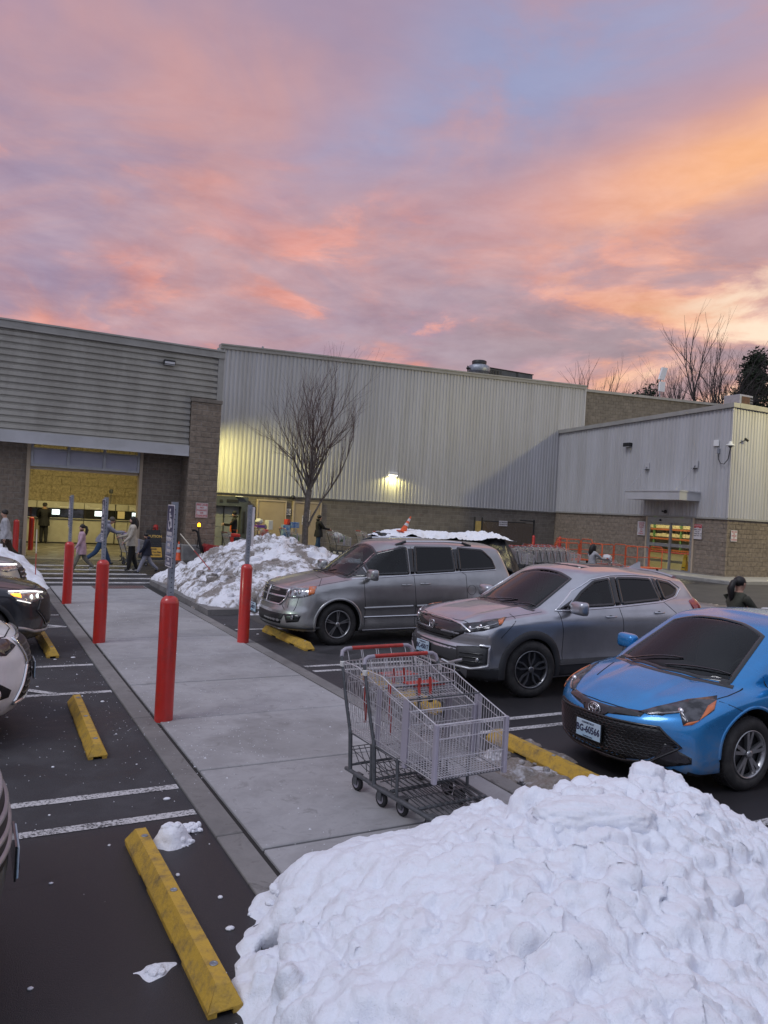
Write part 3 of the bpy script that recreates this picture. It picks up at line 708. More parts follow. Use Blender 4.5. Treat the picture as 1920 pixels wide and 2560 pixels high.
MB().box(1.52, 1.84, -.33, -.302, 1.24, 1.58).build('notice', mat('paper_notice', (.6, .5, .3), .6), ks)
for x in (-1.2, .1, 2.1):
    g_ = MB(); 
    for dx, hh in ((0, .16), (.10, .10)): g_.tube([(x + dx, -.305, 1.66), (x + dx, -.305, 1.66 + hh), (x + dx + .06, -.305, 1.66 + hh), (x + dx + .06, -.305, 1.66)], .006, 4, closed=True)
    g_.box(x + .20, x + .62, -.306, -.3015, 1.665, 1.685); g_.build('pictogram', mt['white'], ks)
MB().tube([(1.42, -.33, .06), (1.42, -.33, 1.9)], .02, 6).build('post', mt['dark'], ks)
MB().tube([(1.22, -.1, 1.9), (1.22, -.1, 2.42)], .02, 6).lathe([(.07, 2.40), (.09, 2.44), (.09, 2.56), (.05, 2.6)], 12, (1.22, -.1, 0)).build('lantern', mt['slate'], ks)
# ------------------------------------------------------------ wing with the liquor shop door
wing = thing('liquor_wing', 'low pale corrugated wing with automatic glass doors and small canopy, right of the main store', 'building', (30, 23.15, 0))
WO = Vector((30, 23.15, 0))
def wb(mb): mb.v = [(a - WO.x, b - WO.y, c - WO.z) for a, b, c in mb.v]; return mb
def ztw(y): return 7.79 - (y - 23.15) * .0405
# west face
m_ = MB(); us = []; n = 56; p_ = (34.68 - 23.15) / n
for i in range(n):
    a = 23.15 + i * p_; us += [(a, 0), (a + p_ * .30, 0), (a + p_ * .45, .035), (a + p_ * .85, .035)]
us.append((34.68, 0))
vs = []
for u, d in us: vs += [(30 - d, u, 2.80), (30 - d, u, ztw(u))]
m_.add(vs, [(2 * i + 1, 2 * i + 3, 2 * i + 2, 2 * i) for i in range(len(us) - 1)])
wb(m_).build('corrugated_wall', mt['white_metal'], wing, fix=False)
m_ = corrug(30.0, 46.0, 2.80, 7.78, 7.78, south(23.15)); o = wb(m_).build('corrugated_wall', mt['white_metal'], wing, fix=False)
wb(MB().box(29.93, 30.0, 23.08, 23.15, 2.80, 7.76)).build('corner_trim', mt['white_metal'], wing)
wb(MB().box(29.95, 30.04, 23.09, 34.6, 2.72, 2.80).box(30.04, 46, 23.10, 23.2, 2.72, 2.80)).build('drip_flashing', mt['coping'], wing)
yy = 23.02
while yy < 34.5:
    y2 = min(yy + 3.05, 34.7); vs = []
    for y in (yy, y2 - .006):
        for x, z in ((29.86, 0), (30.3, 0), (30.3, .2), (29.86, .2)): vs.append((x, y, ztw(y) + z - .02))
    wb(MB().add(vs, [(3, 2, 1, 0), (4, 5, 6, 7), (0, 1, 5, 4), (1, 2, 6, 5), (2, 3, 7, 6), (3, 0, 4, 7)])).build('coping', mt['coping'], wing); yy = y2
xx = 30.31
while xx < 46:
    wb(MB().box(xx, xx + 3.044, 23.01, 23.5, 7.77, 7.99)).build('coping', mt['coping'], wing); xx += 3.05
for a, b, z0, z1 in ((23.15, 24.90, 0, 2.72), (27.82, 34.9, 0, 2.72)):
    o = wb(blocks(a, b, z0, z1, west(30.03), bw=.406, bh=.203, rand=.010)).build('base_wall', mt['block'], wing); o['kind'] = 'stuff'
o = wb(blocks(30.02, 46, 0, 2.72, south(23.18), rand=.010)).build('base_wall', mt['block'], wing); o['kind'] = 'stuff'
wb(MB().box(30.04, 30.2, 23.2, 24.9, 0, 2.8).box(30.04, 30.2, 27.82, 34.8, 0, 2.8).box(30.04, 46, 23.195, 23.4, 0, 2.8).box(30.04, 30.2, 24.9, 27.82, 2.72, 2.8).box(30.02, 46, 23.2, 34.6, 7.4, 7.5)).build('wall_mortar', mt['mortar'], wing)
# sliding doors
fr = MB(); D0, D1 = 24.99, 27.74; X0 = 29.98
fr.box(X0, X0 + .14, D0, D0 + .09, 0, 2.70).box(X0, X0 + .14, D1 - .09, D1, 0, 2.70).box(X0 - .02, X0 + .14, D0 + .09, D1 - .09, 2.44, 2.70)
df = wb(fr).build('door_frame', mt['alu'], wing)
wb(MB().box(29.97, 30.06, D1 + .003, D1 + .10, 0, 2.76).box(29.97, 30.06, D0 - .09, D0 - .003, 0, 2.76)).build('door_jamb', mt['beige_frame'], wing)
mid = 26.30
for a, b, xo in ((D0 + .10, mid + .03, .05), (mid - .03, D1 - .10, .0)):
    l = MB(); x = X0 + xo; l.box(x, x + .045, a, a + .08, .05, 2.43).box(x, x + .045, b - .08, b, .05, 2.43)
    for z0, z1 in ((.05, .2), (1.28, 1.44), (2.33, 2.43)): l.box(x + .001, x + .044, a + .08, b - .08, z0, z1)
    lf = wb(l).build('door_leaf', mt['alu'], wing)
    wb(MB().box(x + .02, x + .026, a + .08, b - .08, .2, 1.28)).build('pane', mt['clear'], lf); wb(MB().box(x + .02, x + .026, a + .08, b - .08, 1.44, 2.33)).build('pane', mt['clear'], lf)
wb(MB().ell((29.93, 26.9, 2.56), (.05, .07, .05), 10, 6)).build('door_sensor', mt['dark'], wing)
camera_dome(wing, WO, (29.86, 26.55, 2.98), .09)
# room behind the glass
rm = MB().box(30.3, 38, 23.4, 33.5, 2.9, 2.95).box(30.3, 38, 23.4, 33.5, -.02, .02).box(38, 38.1, 23.4, 33.5, 0, 3).box(30.3, 38, 23.35, 23.40, 0, 3).box(30.3, 38, 33.5, 33.55, 0, 3)
wb(rm).build('shop_room', mat('shop_wall', (.45, .42, .34), .8), wing)
oranm = mat('rack_beam_orange', (.42, .12, .04), .6); greenm = mat('rack_upright_green', (.10, .22, .08), .5); cart_ = mat('carton_cream', (.65, .58, .35), .7)
rk = thing('storage_rack', 'orange and green pallet rack stocked with cream cartons seen through the shop door', 'shelving', (33.2, 28.2, 0))
RO = Vector((33.2, 28.2, 0))
def rb_(mb): mb.v = [(a - RO.x, b - RO.y, c) for a, b, c in mb.v]; return mb
for yv in (26.4, 28.2, 30.0, 31.8): rb_(MB().box(33.0, 33.1, yv, yv + .10, 0, 2.8)).build('upright', greenm, rk)
for z in (.95, 1.55, 2.05): rb_(MB().box(32.98, 33.06, 25.2, 33.0, z, z + .09)).build('beam', oranm, rk)
for z in (1.70, 2.16):
    y = 25.3
    while y < 33:
        w = rng.uniform(.22, .4); rb_(MB().box(33.08, 33.5, y, y + w - .02, z, z + rng.uniform(.14, .2))).build('carton', cart_, rk)
        for q in range(3): rb_(MB().lathe([(.035, z + .2), (.035, z + .30), (.012, z + .36), (.012, z + .42)], 8, (33.2, y + .05 + q * .09, 0))).build('bottle', mat('bottle_glass', (.03, .02, .01), .15) if 'btl' not in mt else mt['btl'], rk) if z > 1.6 and rng.random() < .45 else None
        y += w
ct = thing('shop_counter', 'cream and grey service counter inside the liquor shop doorway', 'counter', (31.9, 27.2, 0))
MB().cbox(-.3, .3, -1.0, 2.2, 0, .42, .01).cbox(-.32, .32, -1.02, 2.2, .55, .9, .01).build('counter_panel', cart_, ct); MB().box(-.29, .29, -.99, 2.19, .42, .55).build('counter_band', mt['grey_door'], ct); MB().box(-.34, .34, -1.04, 2.2, .902, .94).build('counter_top', mt['sign_red'], ct)
wf = thing('wet_floor_sign', 'yellow folding wet floor sign standing just inside the liquor shop door', 'floor sign', (30.5, 25.75, 0.02))
for s_ in (-1, 1):
    m_ = MB(); m_.add([(s_ * .14, -.14, 0), (s_ * .14, .14, 0), (s_ * .02, .08, .95), (s_ * .02, -.08, .95), (s_ * .115, -.14, 0), (s_ * .115, .14, 0), (0, .08, .95), (0, -.08, .95)], [(0, 1, 2, 3), (4, 7, 6, 5), (0, 4, 5, 1), (1, 5, 6, 2), (3, 2, 6, 7), (0, 3, 7, 4)])
    pn = m_.build('sign_panel', mat('caution_yellow', (.75, .48, .02), .5), wf)
for k in range(4): MB().box(-.135 + k * .03, -.12 + k * .03, -.09 + k * .01, .09 - k * .01, .12 + k * .15, .18 + k * .15).build('print', mt['sign_black'], wf)
sl = bpy.data.lights.new('shop_light', 'AREA'); sl.shape = 'RECTANGLE'; sl.size = 3; sl.size_y = 5; sl.energy = 80; sl.color = (1, .9, .5)
so = bpy.data.objects.new('shop_light', sl); COL.objects.link(so); so.location = (32.0, 28.2, 2.85)
wb(MB().box(31.2, 31.4, 25, 31, 2.86, 2.898)).build('ceiling_light', mt['lamp_on'], wing)
# canopy with stay rods
cn = MB(); cn.box(28.6, 29.96, 24.66, 28.0, 3.52, 3.92).box(28.57, 29.96, 24.63, 28.03, 3.90, 3.96)
cn = wb(cn).build('canopy', mt['fascia'], wing)
for y in (24.99, 27.92):
    pl = wb(MB().cbox(29.90, 29.965, y - .15, y + .15, 5.08, 5.42, .01)).build('stay_plate', mt['white_metal'], wing)
    wb(MB().tube([(29.88, y, 5.2), (28.72, y, 3.98)], .016, 6).ell((29.88, y, 5.2), (.035, .05, .05), 8, 6)).build('stay_rod', mt['alu'], wing)
    wb(MB().box(29.84, 29.9, y - .14, y + .14, 5.05, 5.08)).build('bracket', mt['dark'], wing)
fl = wb(MB().cbox(29.72, 29.965, 29.0, 29.45, 6.28, 6.48, .02)).build('flood_lamp', mt['dark'], wing); wb(MB().box(29.74, 29.9, 29.04, 29.4, 6.262, 6.28)).build('lens', mt['lamp_off'], fl)
wb(MB().cbox(29.90, 29.965, 23.75, 24.03, 5.96 + .1, 6.24 + .1, .01)).build('junction_box', mt['white'], wing)
wb(MB().cbox(29.88, 29.965, 23.68, 23.80, 5.72, 5.95, .01)).build('junction_box', mt['galv'], wing)
dm = MB(); c = (29.72, 22.98, 6.02)
dm.lathe([(.02, .20), (.07, .18), (.09, .08), (.20, .03), (.22, -.01), (.10, -.03)], 20, (c[0], c[1], c[2]))
dm.tube([(c[0], c[1], c[2] + .1), (29.98, 23.1, c[2] + .1)], .04, 8)
dm = wb(dm).build('dome_camera', mt['offwhite'], wing)
wb(MB().ell((c[0], c[1], c[2] - .03), (.09, .09, .07), 14, 8)).build('camera_bubble', mt['glass_dark'], dm)
wb(MB().tube([(29.90, 23.72, 5.70), (29.88, 23.70, 5.45), (29.86, 23.55, 5.25), (29.84, 23.35, 5.22), (29.82, 23.15, 5.42), (29.76, 23.0, 5.92)], .018, 6)).build('cable', mt['dark'], wing)
wb(MB().tube([(30.5, 23.10, 6.22), (30.72, 22.98, 6.36)], .02, 6).tube([(30.68, 22.98, 6.42), (30.84, 22.94, 6.33)], .055, 8)).build('bullet_camera', mt['dark'], wing)
wsign('liquor_shop_sign', 'white sign with red words LIQUOR STORE OPEN TO THE PUBLIC left of the glass doors', 29.985, 28.12, 2.10, .50, .70, ['LIQUOR', 'STORE', 'OPEN', 'TO', 'THE', 'PUBLIC'], mt['sign_red'], size=.105, face='W')
wsign('hours_sign', 'white hours notice with red header right of the glass shop doors', 29.985, 24.71, 2.10, .50, .70, [('LIQUOR STORE', mt['sign_white']), ('HOURS', mt['sign_white']), 'MONDAY - FRIDAY', '9:00 - 8:30', 'SATURDAY 9:00 - 7:00', 'SUNDAY 10:00 - 6:00'], mt['sign_black'], size=.052, face='W', border=mt['sign_red'], lead=.093)
wsign('fire_lane_notice', 'faded fire lane notice on the yellow-lit block wall right of the wing corner', 30.50, 23.145, 2.0, .42, .50, FL, mt['sign_red'], size=.075)

# parking-lot lamp mast to the right of the view: its light rakes the long wall
mast = thing('lot_lamp_mast', 'tall steel lamp mast with two heads at the far right of the parking lot', 'lamp post', (33.6, 15.4, 0))
MB().lathe([(.30, 0), (.30, .8), (.28, .82)], 20).build('footing', mt['concrete'], mast)
MB().lathe([(.10, .8), (.07, 10.9)], 14).build('mast_pole', mt['slate'], mast)
for s_ in (-1, 1):
    MB().tube([(0, 0, 10.8), (0, s_ * .5, 10.9)], .04, 8).cbox(-.3, .3, s_ * .8 - .3, s_ * .8 + .3, 10.85, 11.0, .02).build('lamp_head', mt['slate'], mast)
    MB().box(-.22, .22, s_ * .8 - .22, s_ * .8 + .22, 10.838, 10.85).build('lens', mt['lamp_on'], mast)
spot('mast_light', (33.6, 16.2, 10.8), (23, 34, 4), 4300, R_(150), .5, .25, (1, .88, .40))
spot('mast_light', (33.6, 14.6, 10.8), (30, 10, 0), 350, R_(130), .5, .25, (1, .88, .45))

# ------------------------------------------------------------ roof plant
f = thing('exhaust_fan', 'round galvanised exhaust fan standing on the store roof', 'roof fan', (24.98, 36, 9.9))
MB().lathe([(.48, -1.2), (.48, .05), (.36, .10), (.40, .28), (.60, .40), (.64, .66), (.60, .82), (.42, .90)], 28).build('fan_housing', mt['galv'], f)
MB().lathe([(.40, .90), (.42, 1.10), (.36, 1.14), (.02, 1.14)], 28).build('fan_cap', mt['dark'], f)
MB().lathe([(.66, .44), (.66, .49)], 28, caps=False).build('rim_band', mt['slate'], f)
MB().tube([(-.6, 0, .6), (-.78, 0, .75), (-.74, 0, .2), (-.6, 0, 0)], .03, 6).ell((-.74, 0, .62), (.12, .1, .08), 8, 6).build('motor_conduit', mt['dark'], f)
h = thing('rooftop_unit', 'long dark grey rooftop air handler behind the round fan', 'air handler', (27.2, 36.9, 8.7))
MB().cbox(-1.68, 1.72, -.8, .8, 0, 2.06, .02).build('cabinet', mt['slate'], h)
for k in range(5): MB().box(-1.62 + k * .19, -1.50 + k * .19, -.83, -.802, 1.1, 1.98).build('louvre', mt['dark'], h)
for x in (-.62, .52, .60): MB().box(x, x + .03, -.82, -.802, .9, 2.04).build('seam', mt['dark'], h)
MB().box(-1.72, 1.76, -.84, .84, 2.062, 2.10).build('lid', mt['dark'], h)
a = thing('antenna_mast', 'short mast with two white panel antennas above the block parapet', 'antenna', (43.75, 40, 8.7))
MB().tube([(0, 0, 0), (0, 0, 5.0)], .045, 8).build('mast_pole', mt['galv'], a)
MB().add([], []).tube([(-.0, 0, 4.0)], .01) if False else None
for z0, z1, t in ((4.15, 5.05, .20), (3.30, 4.0, .03)):
    m_ = MB(); vs = []
    for z, s_ in ((z0, -t / 2), (z1, t)):
        for x, y in ((-.26, -.22), (.26, -.22), (.26, -.08), (-.26, -.08)): vs.append((x + s_, y, z))
    m_.add(vs, [(3, 2, 1, 0), (4, 5, 6, 7), (0, 1, 5, 4), (1, 2, 6, 5), (2, 3, 7, 6), (3, 0, 4, 7)]); m_.build('antenna_panel', mt['white'], a)
c_ = thing('condenser_box', 'brown louvred condenser unit on the wing roof near its corner', 'condenser', (35.35, 27, 7.5))
MB().cbox(-.52, .50, -.5, .5, 0, 1.82, .02).build('cabinet', mt['alu'], c_)
MB().box(-.40, .22, -.52, -.502, .5, 1.72).build('grille', mat('rust_grille', (.12, .06, .04), .8, c2=(.08, .045, .035), ns=9), c_)
for k in range(9): MB().box(.26, .48, -.52, -.502, .5 + k * .14, .60 + k * .14).build('louvre', mt['dark'], c_)
v = thing('roof_vent', 'thin steel vent stub on the store parapet left of the bare tree', 'vent pipe', (12.2, 36, 8.7)); MB().tube([(0, 0, 0), (0, 0, 1.25)], .05, 8).build('vent_stub', mt['galv'], v)
v2 = thing('roof_pipes', 'cluster of pale pipes on the wing roof at the right edge', 'vent pipes', (38.6, 27.2, 7.5))
for k in range(4): MB().tube([(-.2 + k * .14, 0, 0), (-.2 + k * .14, 0, 1.65 + .05 * (k % 2))], .05, 8).build('pipe', mt['offwhite'], v2)

# ------------------------------------------------------------ trees
bark = mat('grey_bark', (.10, .085, .075), .9, c2=(.17, .145, .13), ns=8, bump=.6, bs=30)
twigm = mat('red_brown_twigs', (.13, .085, .078), .85, c2=(.09, .065, .06), ns=3)
barkd = mat('dark_bark', (.035, .028, .028), .9, c2=(.055, .045, .042), ns=4)
def grow(mb_t, mb_c, p, d, L, r, lvl, R, spread=.5, upb=.25, nch=(2, 3), minr=.006, curve=.25, sides=(8, 6, 5, 4, 3, 3, 3), split=.72, trunk_lvl=1):
    """recursive limb: p start, d direction, L length, r radius"""
    pts = [p]; rs = [r]; n = 4 if lvl < 3 else 3; dd = d.normalized(); q = p
    for i in range(n):
        dd = (dd + Vector((R.uniform(-1, 1), R.uniform(-1, 1), R.uniform(-.6, .9))) * curve * .35 + Vector((0, 0, upb * .18))).normalized()
        q = q + dd * L / n; pts.append(q); rs.append(r * (1 - .42 * (i + 1) / n))
    (mb_t if lvl < trunk_lvl else mb_c).tube(pts, rs, sides[min(lvl, 6)], caps=False)
    if lvl >= 7 or rs[-1] < minr: return
    k = R.randint(*nch)
    for i in range(k):
        ax = Vector((R.uniform(-1, 1), R.uniform(-1, 1), R.uniform(-1, 1))).cross(dd).normalized()
        nd = (dd + ax * spread * R.uniform(.55, 1.25) + Vector((0, 0, upb))).normalized()
        grow(mb_t, mb_c, q, nd, L * R.uniform(.62, .9), rs[-1] * (split + .1 if i == 0 else split), lvl + 1, R, spread, upb, nch, minr, curve, sides, split, trunk_lvl)
    for i in range(2 if lvl < 2 else 3):
        t = R.uniform(.2, .95); j = min(int(t * n), n - 1); b = pts[j].lerp(pts[j + 1], t * n - j)
        ax = Vector((R.uniform(-1, 1), R.uniform(-1, 1), R.uniform(-1, 1))).cross(dd).normalized()
        grow(mb_t, mb_c, b, (dd + ax * spread * 1.2 + Vector((0, 0, upb))).normalized(), L * R.uniform(.4, .65), rs[j] * .45, lvl + 2, R, spread, upb, nch, minr, curve, sides, split, trunk_lvl)
T0 = thing('bare_street_tree', 'slender leafless vase-shaped tree in front of the long corrugated wall', 'tree', (12.45, 30, 0))
R = random.Random(12); mt_, mc = MB(), MB()
mt_.tube([(0, 0, 0), (.01, 0, .6), (.0, .02, 1.5), (.03, 0, 2.4), (.08, 0, 3.0)], [.155, .135, .125, .12, .12], 12, caps=False)
base = Vector((.07, 0, 2.75))
for ang, tilt, L, r in ((0, .06, 2.2, .072), (60, .18, 2.05, .062), (125, .30, 1.9, .052), (175, .50, 1.8, .052), (215, .30, 1.8, .048), (265, .16, 2.1, .060), (320, .38, 1.85, .050), (10, .56, 1.65, .045), (190, .68, 1.6, .042), (345, .32, 1.8, .046), (150, .2, 1.9, .05), (35, .36, 1.8, .048)):
    a = R_(ang); d = Vector((math.cos(a) * tilt, math.sin(a) * tilt, 1))
    grow(mt_, mc, base + Vector((0, 0, R.uniform(-.3, .35))), d, L, r, 1, R, spread=.50, upb=.18, nch=(2, 3), minr=.0034, curve=.42, split=.68, trunk_lvl=2)
# low limb sweeping out to the right
lp = [(.06, 0, 1.35), (.30, 0, 1.9), (.62, -.02, 2.5), (1.05, 0, 3.1), (1.45, 0, 3.8), (1.75, 0, 4.5), (2.0, 0, 5.2)]
mt_.tube(lp, [.045, .045, .042, .038, .03, .022, .014], 6, caps=False)
for i in (2, 3, 4, 5, 6):
    for k in range(3): grow(mt_, mc, Vector(lp[i]), Vector((R.uniform(-.2, .6), R.uniform(-.5, .5), 1)), 1.0, .016, 3, R, spread=.4, upb=.25, minr=.0045, trunk_lvl=0)
mt_.build('trunk', bark, T0, fix=False); mc.build('crown', twigm, T0, fix=False)

def bare_tree(name_label, x, y, h, seed, wide=.5, up=.2, n0=3, grp='bare trees beyond the store', lean=0.0, lv=0):
    t = thing('bare_tree', name_label, 'tree', (x, y, 0), group=grp); R = random.Random(seed); a, b = MB(), MB()
    s_ = h / 25
    a.tube([(0, 0, 0), (lean * .3, 0, h * .3), (lean * .7, 0, h * .5)], [.40 * s_, .32 * s_, .26 * s_], 8, caps=False)
    base = Vector((lean * .7, 0, h * .5))
    grow(a, b, base, Vector((lean * .05, 0, 1)), h * .19, .25 * s_, 1, R, wide, up, (2, 3), .014 * s_, .3, trunk_lvl=1)
    for i in range(n0):
        z = h * R.uniform(.34, .62)
        an = R.uniform(0, 6.28); grow(a, b, Vector((lean * z / h, 0, z)), Vector((math.cos(an), math.sin(an), .9)), h * .16, .12 * s_, 2, R, wide, up, (2, 3), .013 * s_, .3, trunk_lvl=1)
    a.build('trunk', barkd, t, fix=False); b.build('crown', barkd, t, fix=False); return t
bare_tree('tallest leafless tree above the parapet, slim with forked top', 71.6, 60, 24.6, 3, .46, .22, 12, lean=.4)
bare_tree('broad leafless tree beside the tallest one, crown spreading wide', 77.2, 60, 23.6, 8, .62, .16, 12)
bare_tree('leafless tree with fine crown between broad tree and evergreen', 79.6, 64, 24.2, 15, .55, .2, 9)
bare_tree('shorter leafless tree left of the tallest one', 68.6, 60, 19.8, 21, .6, .15, 9)
bare_tree('low leafless tree just right of the panel antennas', 66.6, 62, 18.2, 27, .6, .15, 8)
bare_tree('low fuzzy leafless tree at the left end of the distant row', 55.4, 60, 17.6, 31, .5, .22, 10)
bare_tree('second fuzzy leafless tree from the left of the distant row', 58.2, 60, 17.9, 36, .5, .22, 10)
bare_tree('third fuzzy leafless tree from the left of the distant row', 61.2, 60, 17.3, 39, .5, .22, 10)
ev = mat('evergreen_needles', (.018, .030, .016), .85, c2=(.035, .05, .022), ns=2, island=.3)
def evergreen(label, x, y, h, w, seed, dens=1.0):
    t = thing('evergreen_tree', label, 'tree', (x, y, 0), group='evergreens beyond the store'); R = random.Random(seed); a, b = MB(), MB()
    a.tube([(0, 0, 0), (.1, 0, h * .6), (0, 0, h * .97)], [.35, .22, .04], 8, caps=False)
    n = int(150 * dens)
    for i in range(n):
        z = h * (.28 + .70 * (i / n) ** .9); rr = w * (1 - (z / h - .28) / .74) ** .7 * R.uniform(.45, 1.1); an = R.uniform(0, 6.28)
        tip = Vector((math.cos(an) * rr, math.sin(an) * rr, z + R.uniform(-.2, .9))); st = Vector((0, 0, z - .3)); a.tube([st, st.lerp(tip, .5) + Vector((0, 0, .2)), tip], [.05, .035, .015], 3, caps=False)
        for k in range(int(26 * dens) + 6):
            c = st.lerp(tip, R.uniform(.3, 1.08)) + Vector((R.gauss(0, .42), R.gauss(0, .42), R.gauss(0, .26)))
            for q in range(2):
                u = Vector((R.gauss(0, 1), R.gauss(0, 1), R.gauss(0, .5))).normalized() * R.uniform(.14, .34); v_ = u.cross(Vector((R.gauss(0, 1), R.gauss(0, 1), R.gauss(0, 1)))).normalized() * R.uniform(.05, .11)
                b.add([c - u - v_, c + u * .2 - v_ * .8, c + u + v_, c - u * .2 + v_], [(0, 1, 2, 3)])
    a.build('trunk', barkd, t, fix=False); b.build('crown', ev, t, fix=False)
evergreen('big dark pine at the right end of the tree line', 84.2, 62, 24.2, 5.2, 5, 1.35)
evergreen('dark pine between the broad bare tree and the big pine', 80.6, 60, 21.2, 3.4, 6, 1.0)
evergreen('low evergreen top just behind the panel antennas', 65.2, 61, 17.2, 2.2, 7, .6)
evergreen('lowest evergreen top left of the antennas', 62.6, 60, 16.2, 1.8, 9, .5)
# the wood behind the photographer, seen only mirrored in the car windows
wd = MB(); R = random.Random(77)
for i in range(230):
    a = R_(R.uniform(118, 300)); d = R.uniform(75, 105); x, y = math.sin(a) * d, math.cos(a) * d; h = R.uniform(11, 19); w = R.uniform(2.5, 5)
    n = 9
    vs = [(x, y, h)]
    for k, (zf, rf) in enumerate(((.82, .45), (.55, .9), (.25, 1.0), (0, .8))):
        for j in range(n): q = 2 * math.pi * j / n; rr = w * rf * R.uniform(.6, 1.2); vs.append((x + math.cos(q) * rr, y + math.sin(q) * rr, h * zf * R.uniform(.92, 1.05)))
    fs = [(0, 1 + j, 1 + (j + 1) % n) for j in range(n)]
    for k in range(3): fs += [(1 + k * n + j, 1 + (k + 1) * n + j, 1 + (k + 1) * n + (j + 1) % n, 1 + k * n + (j + 1) % n) for j in range(n)]
    wd.add(vs, fs)
tag(wd.build('distant_wood', mat('winter_wood', (.030, .026, .022), .95, c2=(.05, .045, .035), ns=.5), fix=False), 'dark winter wood standing beyond the parking lot behind the view', 'wood', kind='stuff')
# ------------------------------------------------------------ cars
def paint(name, c, metal=.6, rough=.38, flake=.0, c2=None):
    m = mat(name, c, rough, metal, c2=c2 or tuple(q * .86 for q in c), ns=2.2, nd=6, nr=.65, coat=.8, coatr=.04, spec=.5)
    # dried road salt, thickest low on the body
    nt = m.node_tree; b = nt.nodes['Principled BSDF']; tc = nt.nodes.new('ShaderNodeTexCoord'); sp = nt.nodes.new('ShaderNodeSeparateXYZ'); nt.links.new(tc.outputs['Object'], sp.inputs[0])
    z = X(nt, sp.outputs[2]); n1 = noise(nt, tc.outputs['Object'], 5, 6, .7, .5); n2 = noise(nt, tc.outputs['Object'], 60, 3, .6)
    f = (((z * -1 + .62) * 1.6).mx(0.0) + .06) * (n1.step(.35, .75) + n2 * .5); f = f.mn(.6)
    old = b.inputs['Base Color'].links[0].from_socket; nt.links.new(mixc(nt, f, old, (.20, .19, .18)), b.inputs['Base Color'])
    nt.links.new((f * .5 + rough).mn(1.0).v, b.inputs['Roughness']); nt.links.new(((f * -1 + 1) * metal).v, b.inputs['Metallic']); nt.links.new(((f * -1.5 + 1).mx(0.0) * .8).v, b.inputs['Coat Weight'])
    return m
cm = {}
cm['silver_warm'] = paint('silver_van_paint', (.40, .40, .405), .85, .27)
cm['silver_cool'] = paint('silver_suv_paint', (.50, .505, .54), .85, .27)
cm['blue'] = paint('bright_blue_paint', (.016, .235, .58), .40, .25)
cm['white'] = paint('pearl_white_paint', (.88, .87, .88), .0, .3)
cm['graphite'] = paint('graphite_paint', (.030, .033, .042), .6, .4)
cm['pale'] = paint('pale_silver_paint', (.42, .42, .43), .4)
cm['clad'] = mat('grey_cladding', (.030, .031, .034), .6, bump=.1, bs=150)
cm['black'] = mat('gloss_black_trim', (.006, .006, .007), .25, coat=.6)
cm['gap'] = mat('shut_line', (.008, .008, .009), .9)
cm['grille'] = mat('dark_grille', (.010, .010, .011), .55)
cm['lens'] = mat('headlamp_lens', (.20, .20, .21), .12, .7, c2=(.45, .45, .47), ns=14, nd=3, coat=1.0)
cm['lens_dk'] = mat('smoked_headlamp_lens', (.022, .022, .025), .10, .2, c2=(.09, .09, .10), ns=11, nd=3, spec=.6)
cm['amber'] = mat('amber_reflector', (.55, .13, .02), .25, coat=1.0)
cm['red_l'] = mat('tail_lamp_red', (.26, .012, .015), .2, coat=1.0)
cm['drl'] = mat('daytime_light', (1, 1, 1), .3, emit=(1, .97, .92), es=1.6)
cm['led'] = mat('headlamp_beam', (1, 1, 1), .3, emit=(.8, 1, .92), es=2.2)
cm['tyre'] = mat('tyre_rubber', (.017, .016, .017), .75, c2=(.035, .033, .032), ns=9, bump=.25, bs=70)
cm['rim'] = mat('alloy_rim', (.42, .42, .43), .3, .85, c2=(.32, .32, .33), ns=8)
cm['rim_dk'] = mat('dark_alloy', (.055, .055, .06), .35, .6)
cm['under'] = mat('underbody', (.008, .008, .008), .9)
cm['plate'] = mat('number_plate', (.50, .56, .62), .4, c2=(.30, .48, .64), ns=1.6, n0=.3, n1=.7)
cm['plate_t'] = mat('number_plate_print', (.03, .03, .07), .5)
cm['seat'] = mat('seat_fabric', (.13, .13, .135), .9)

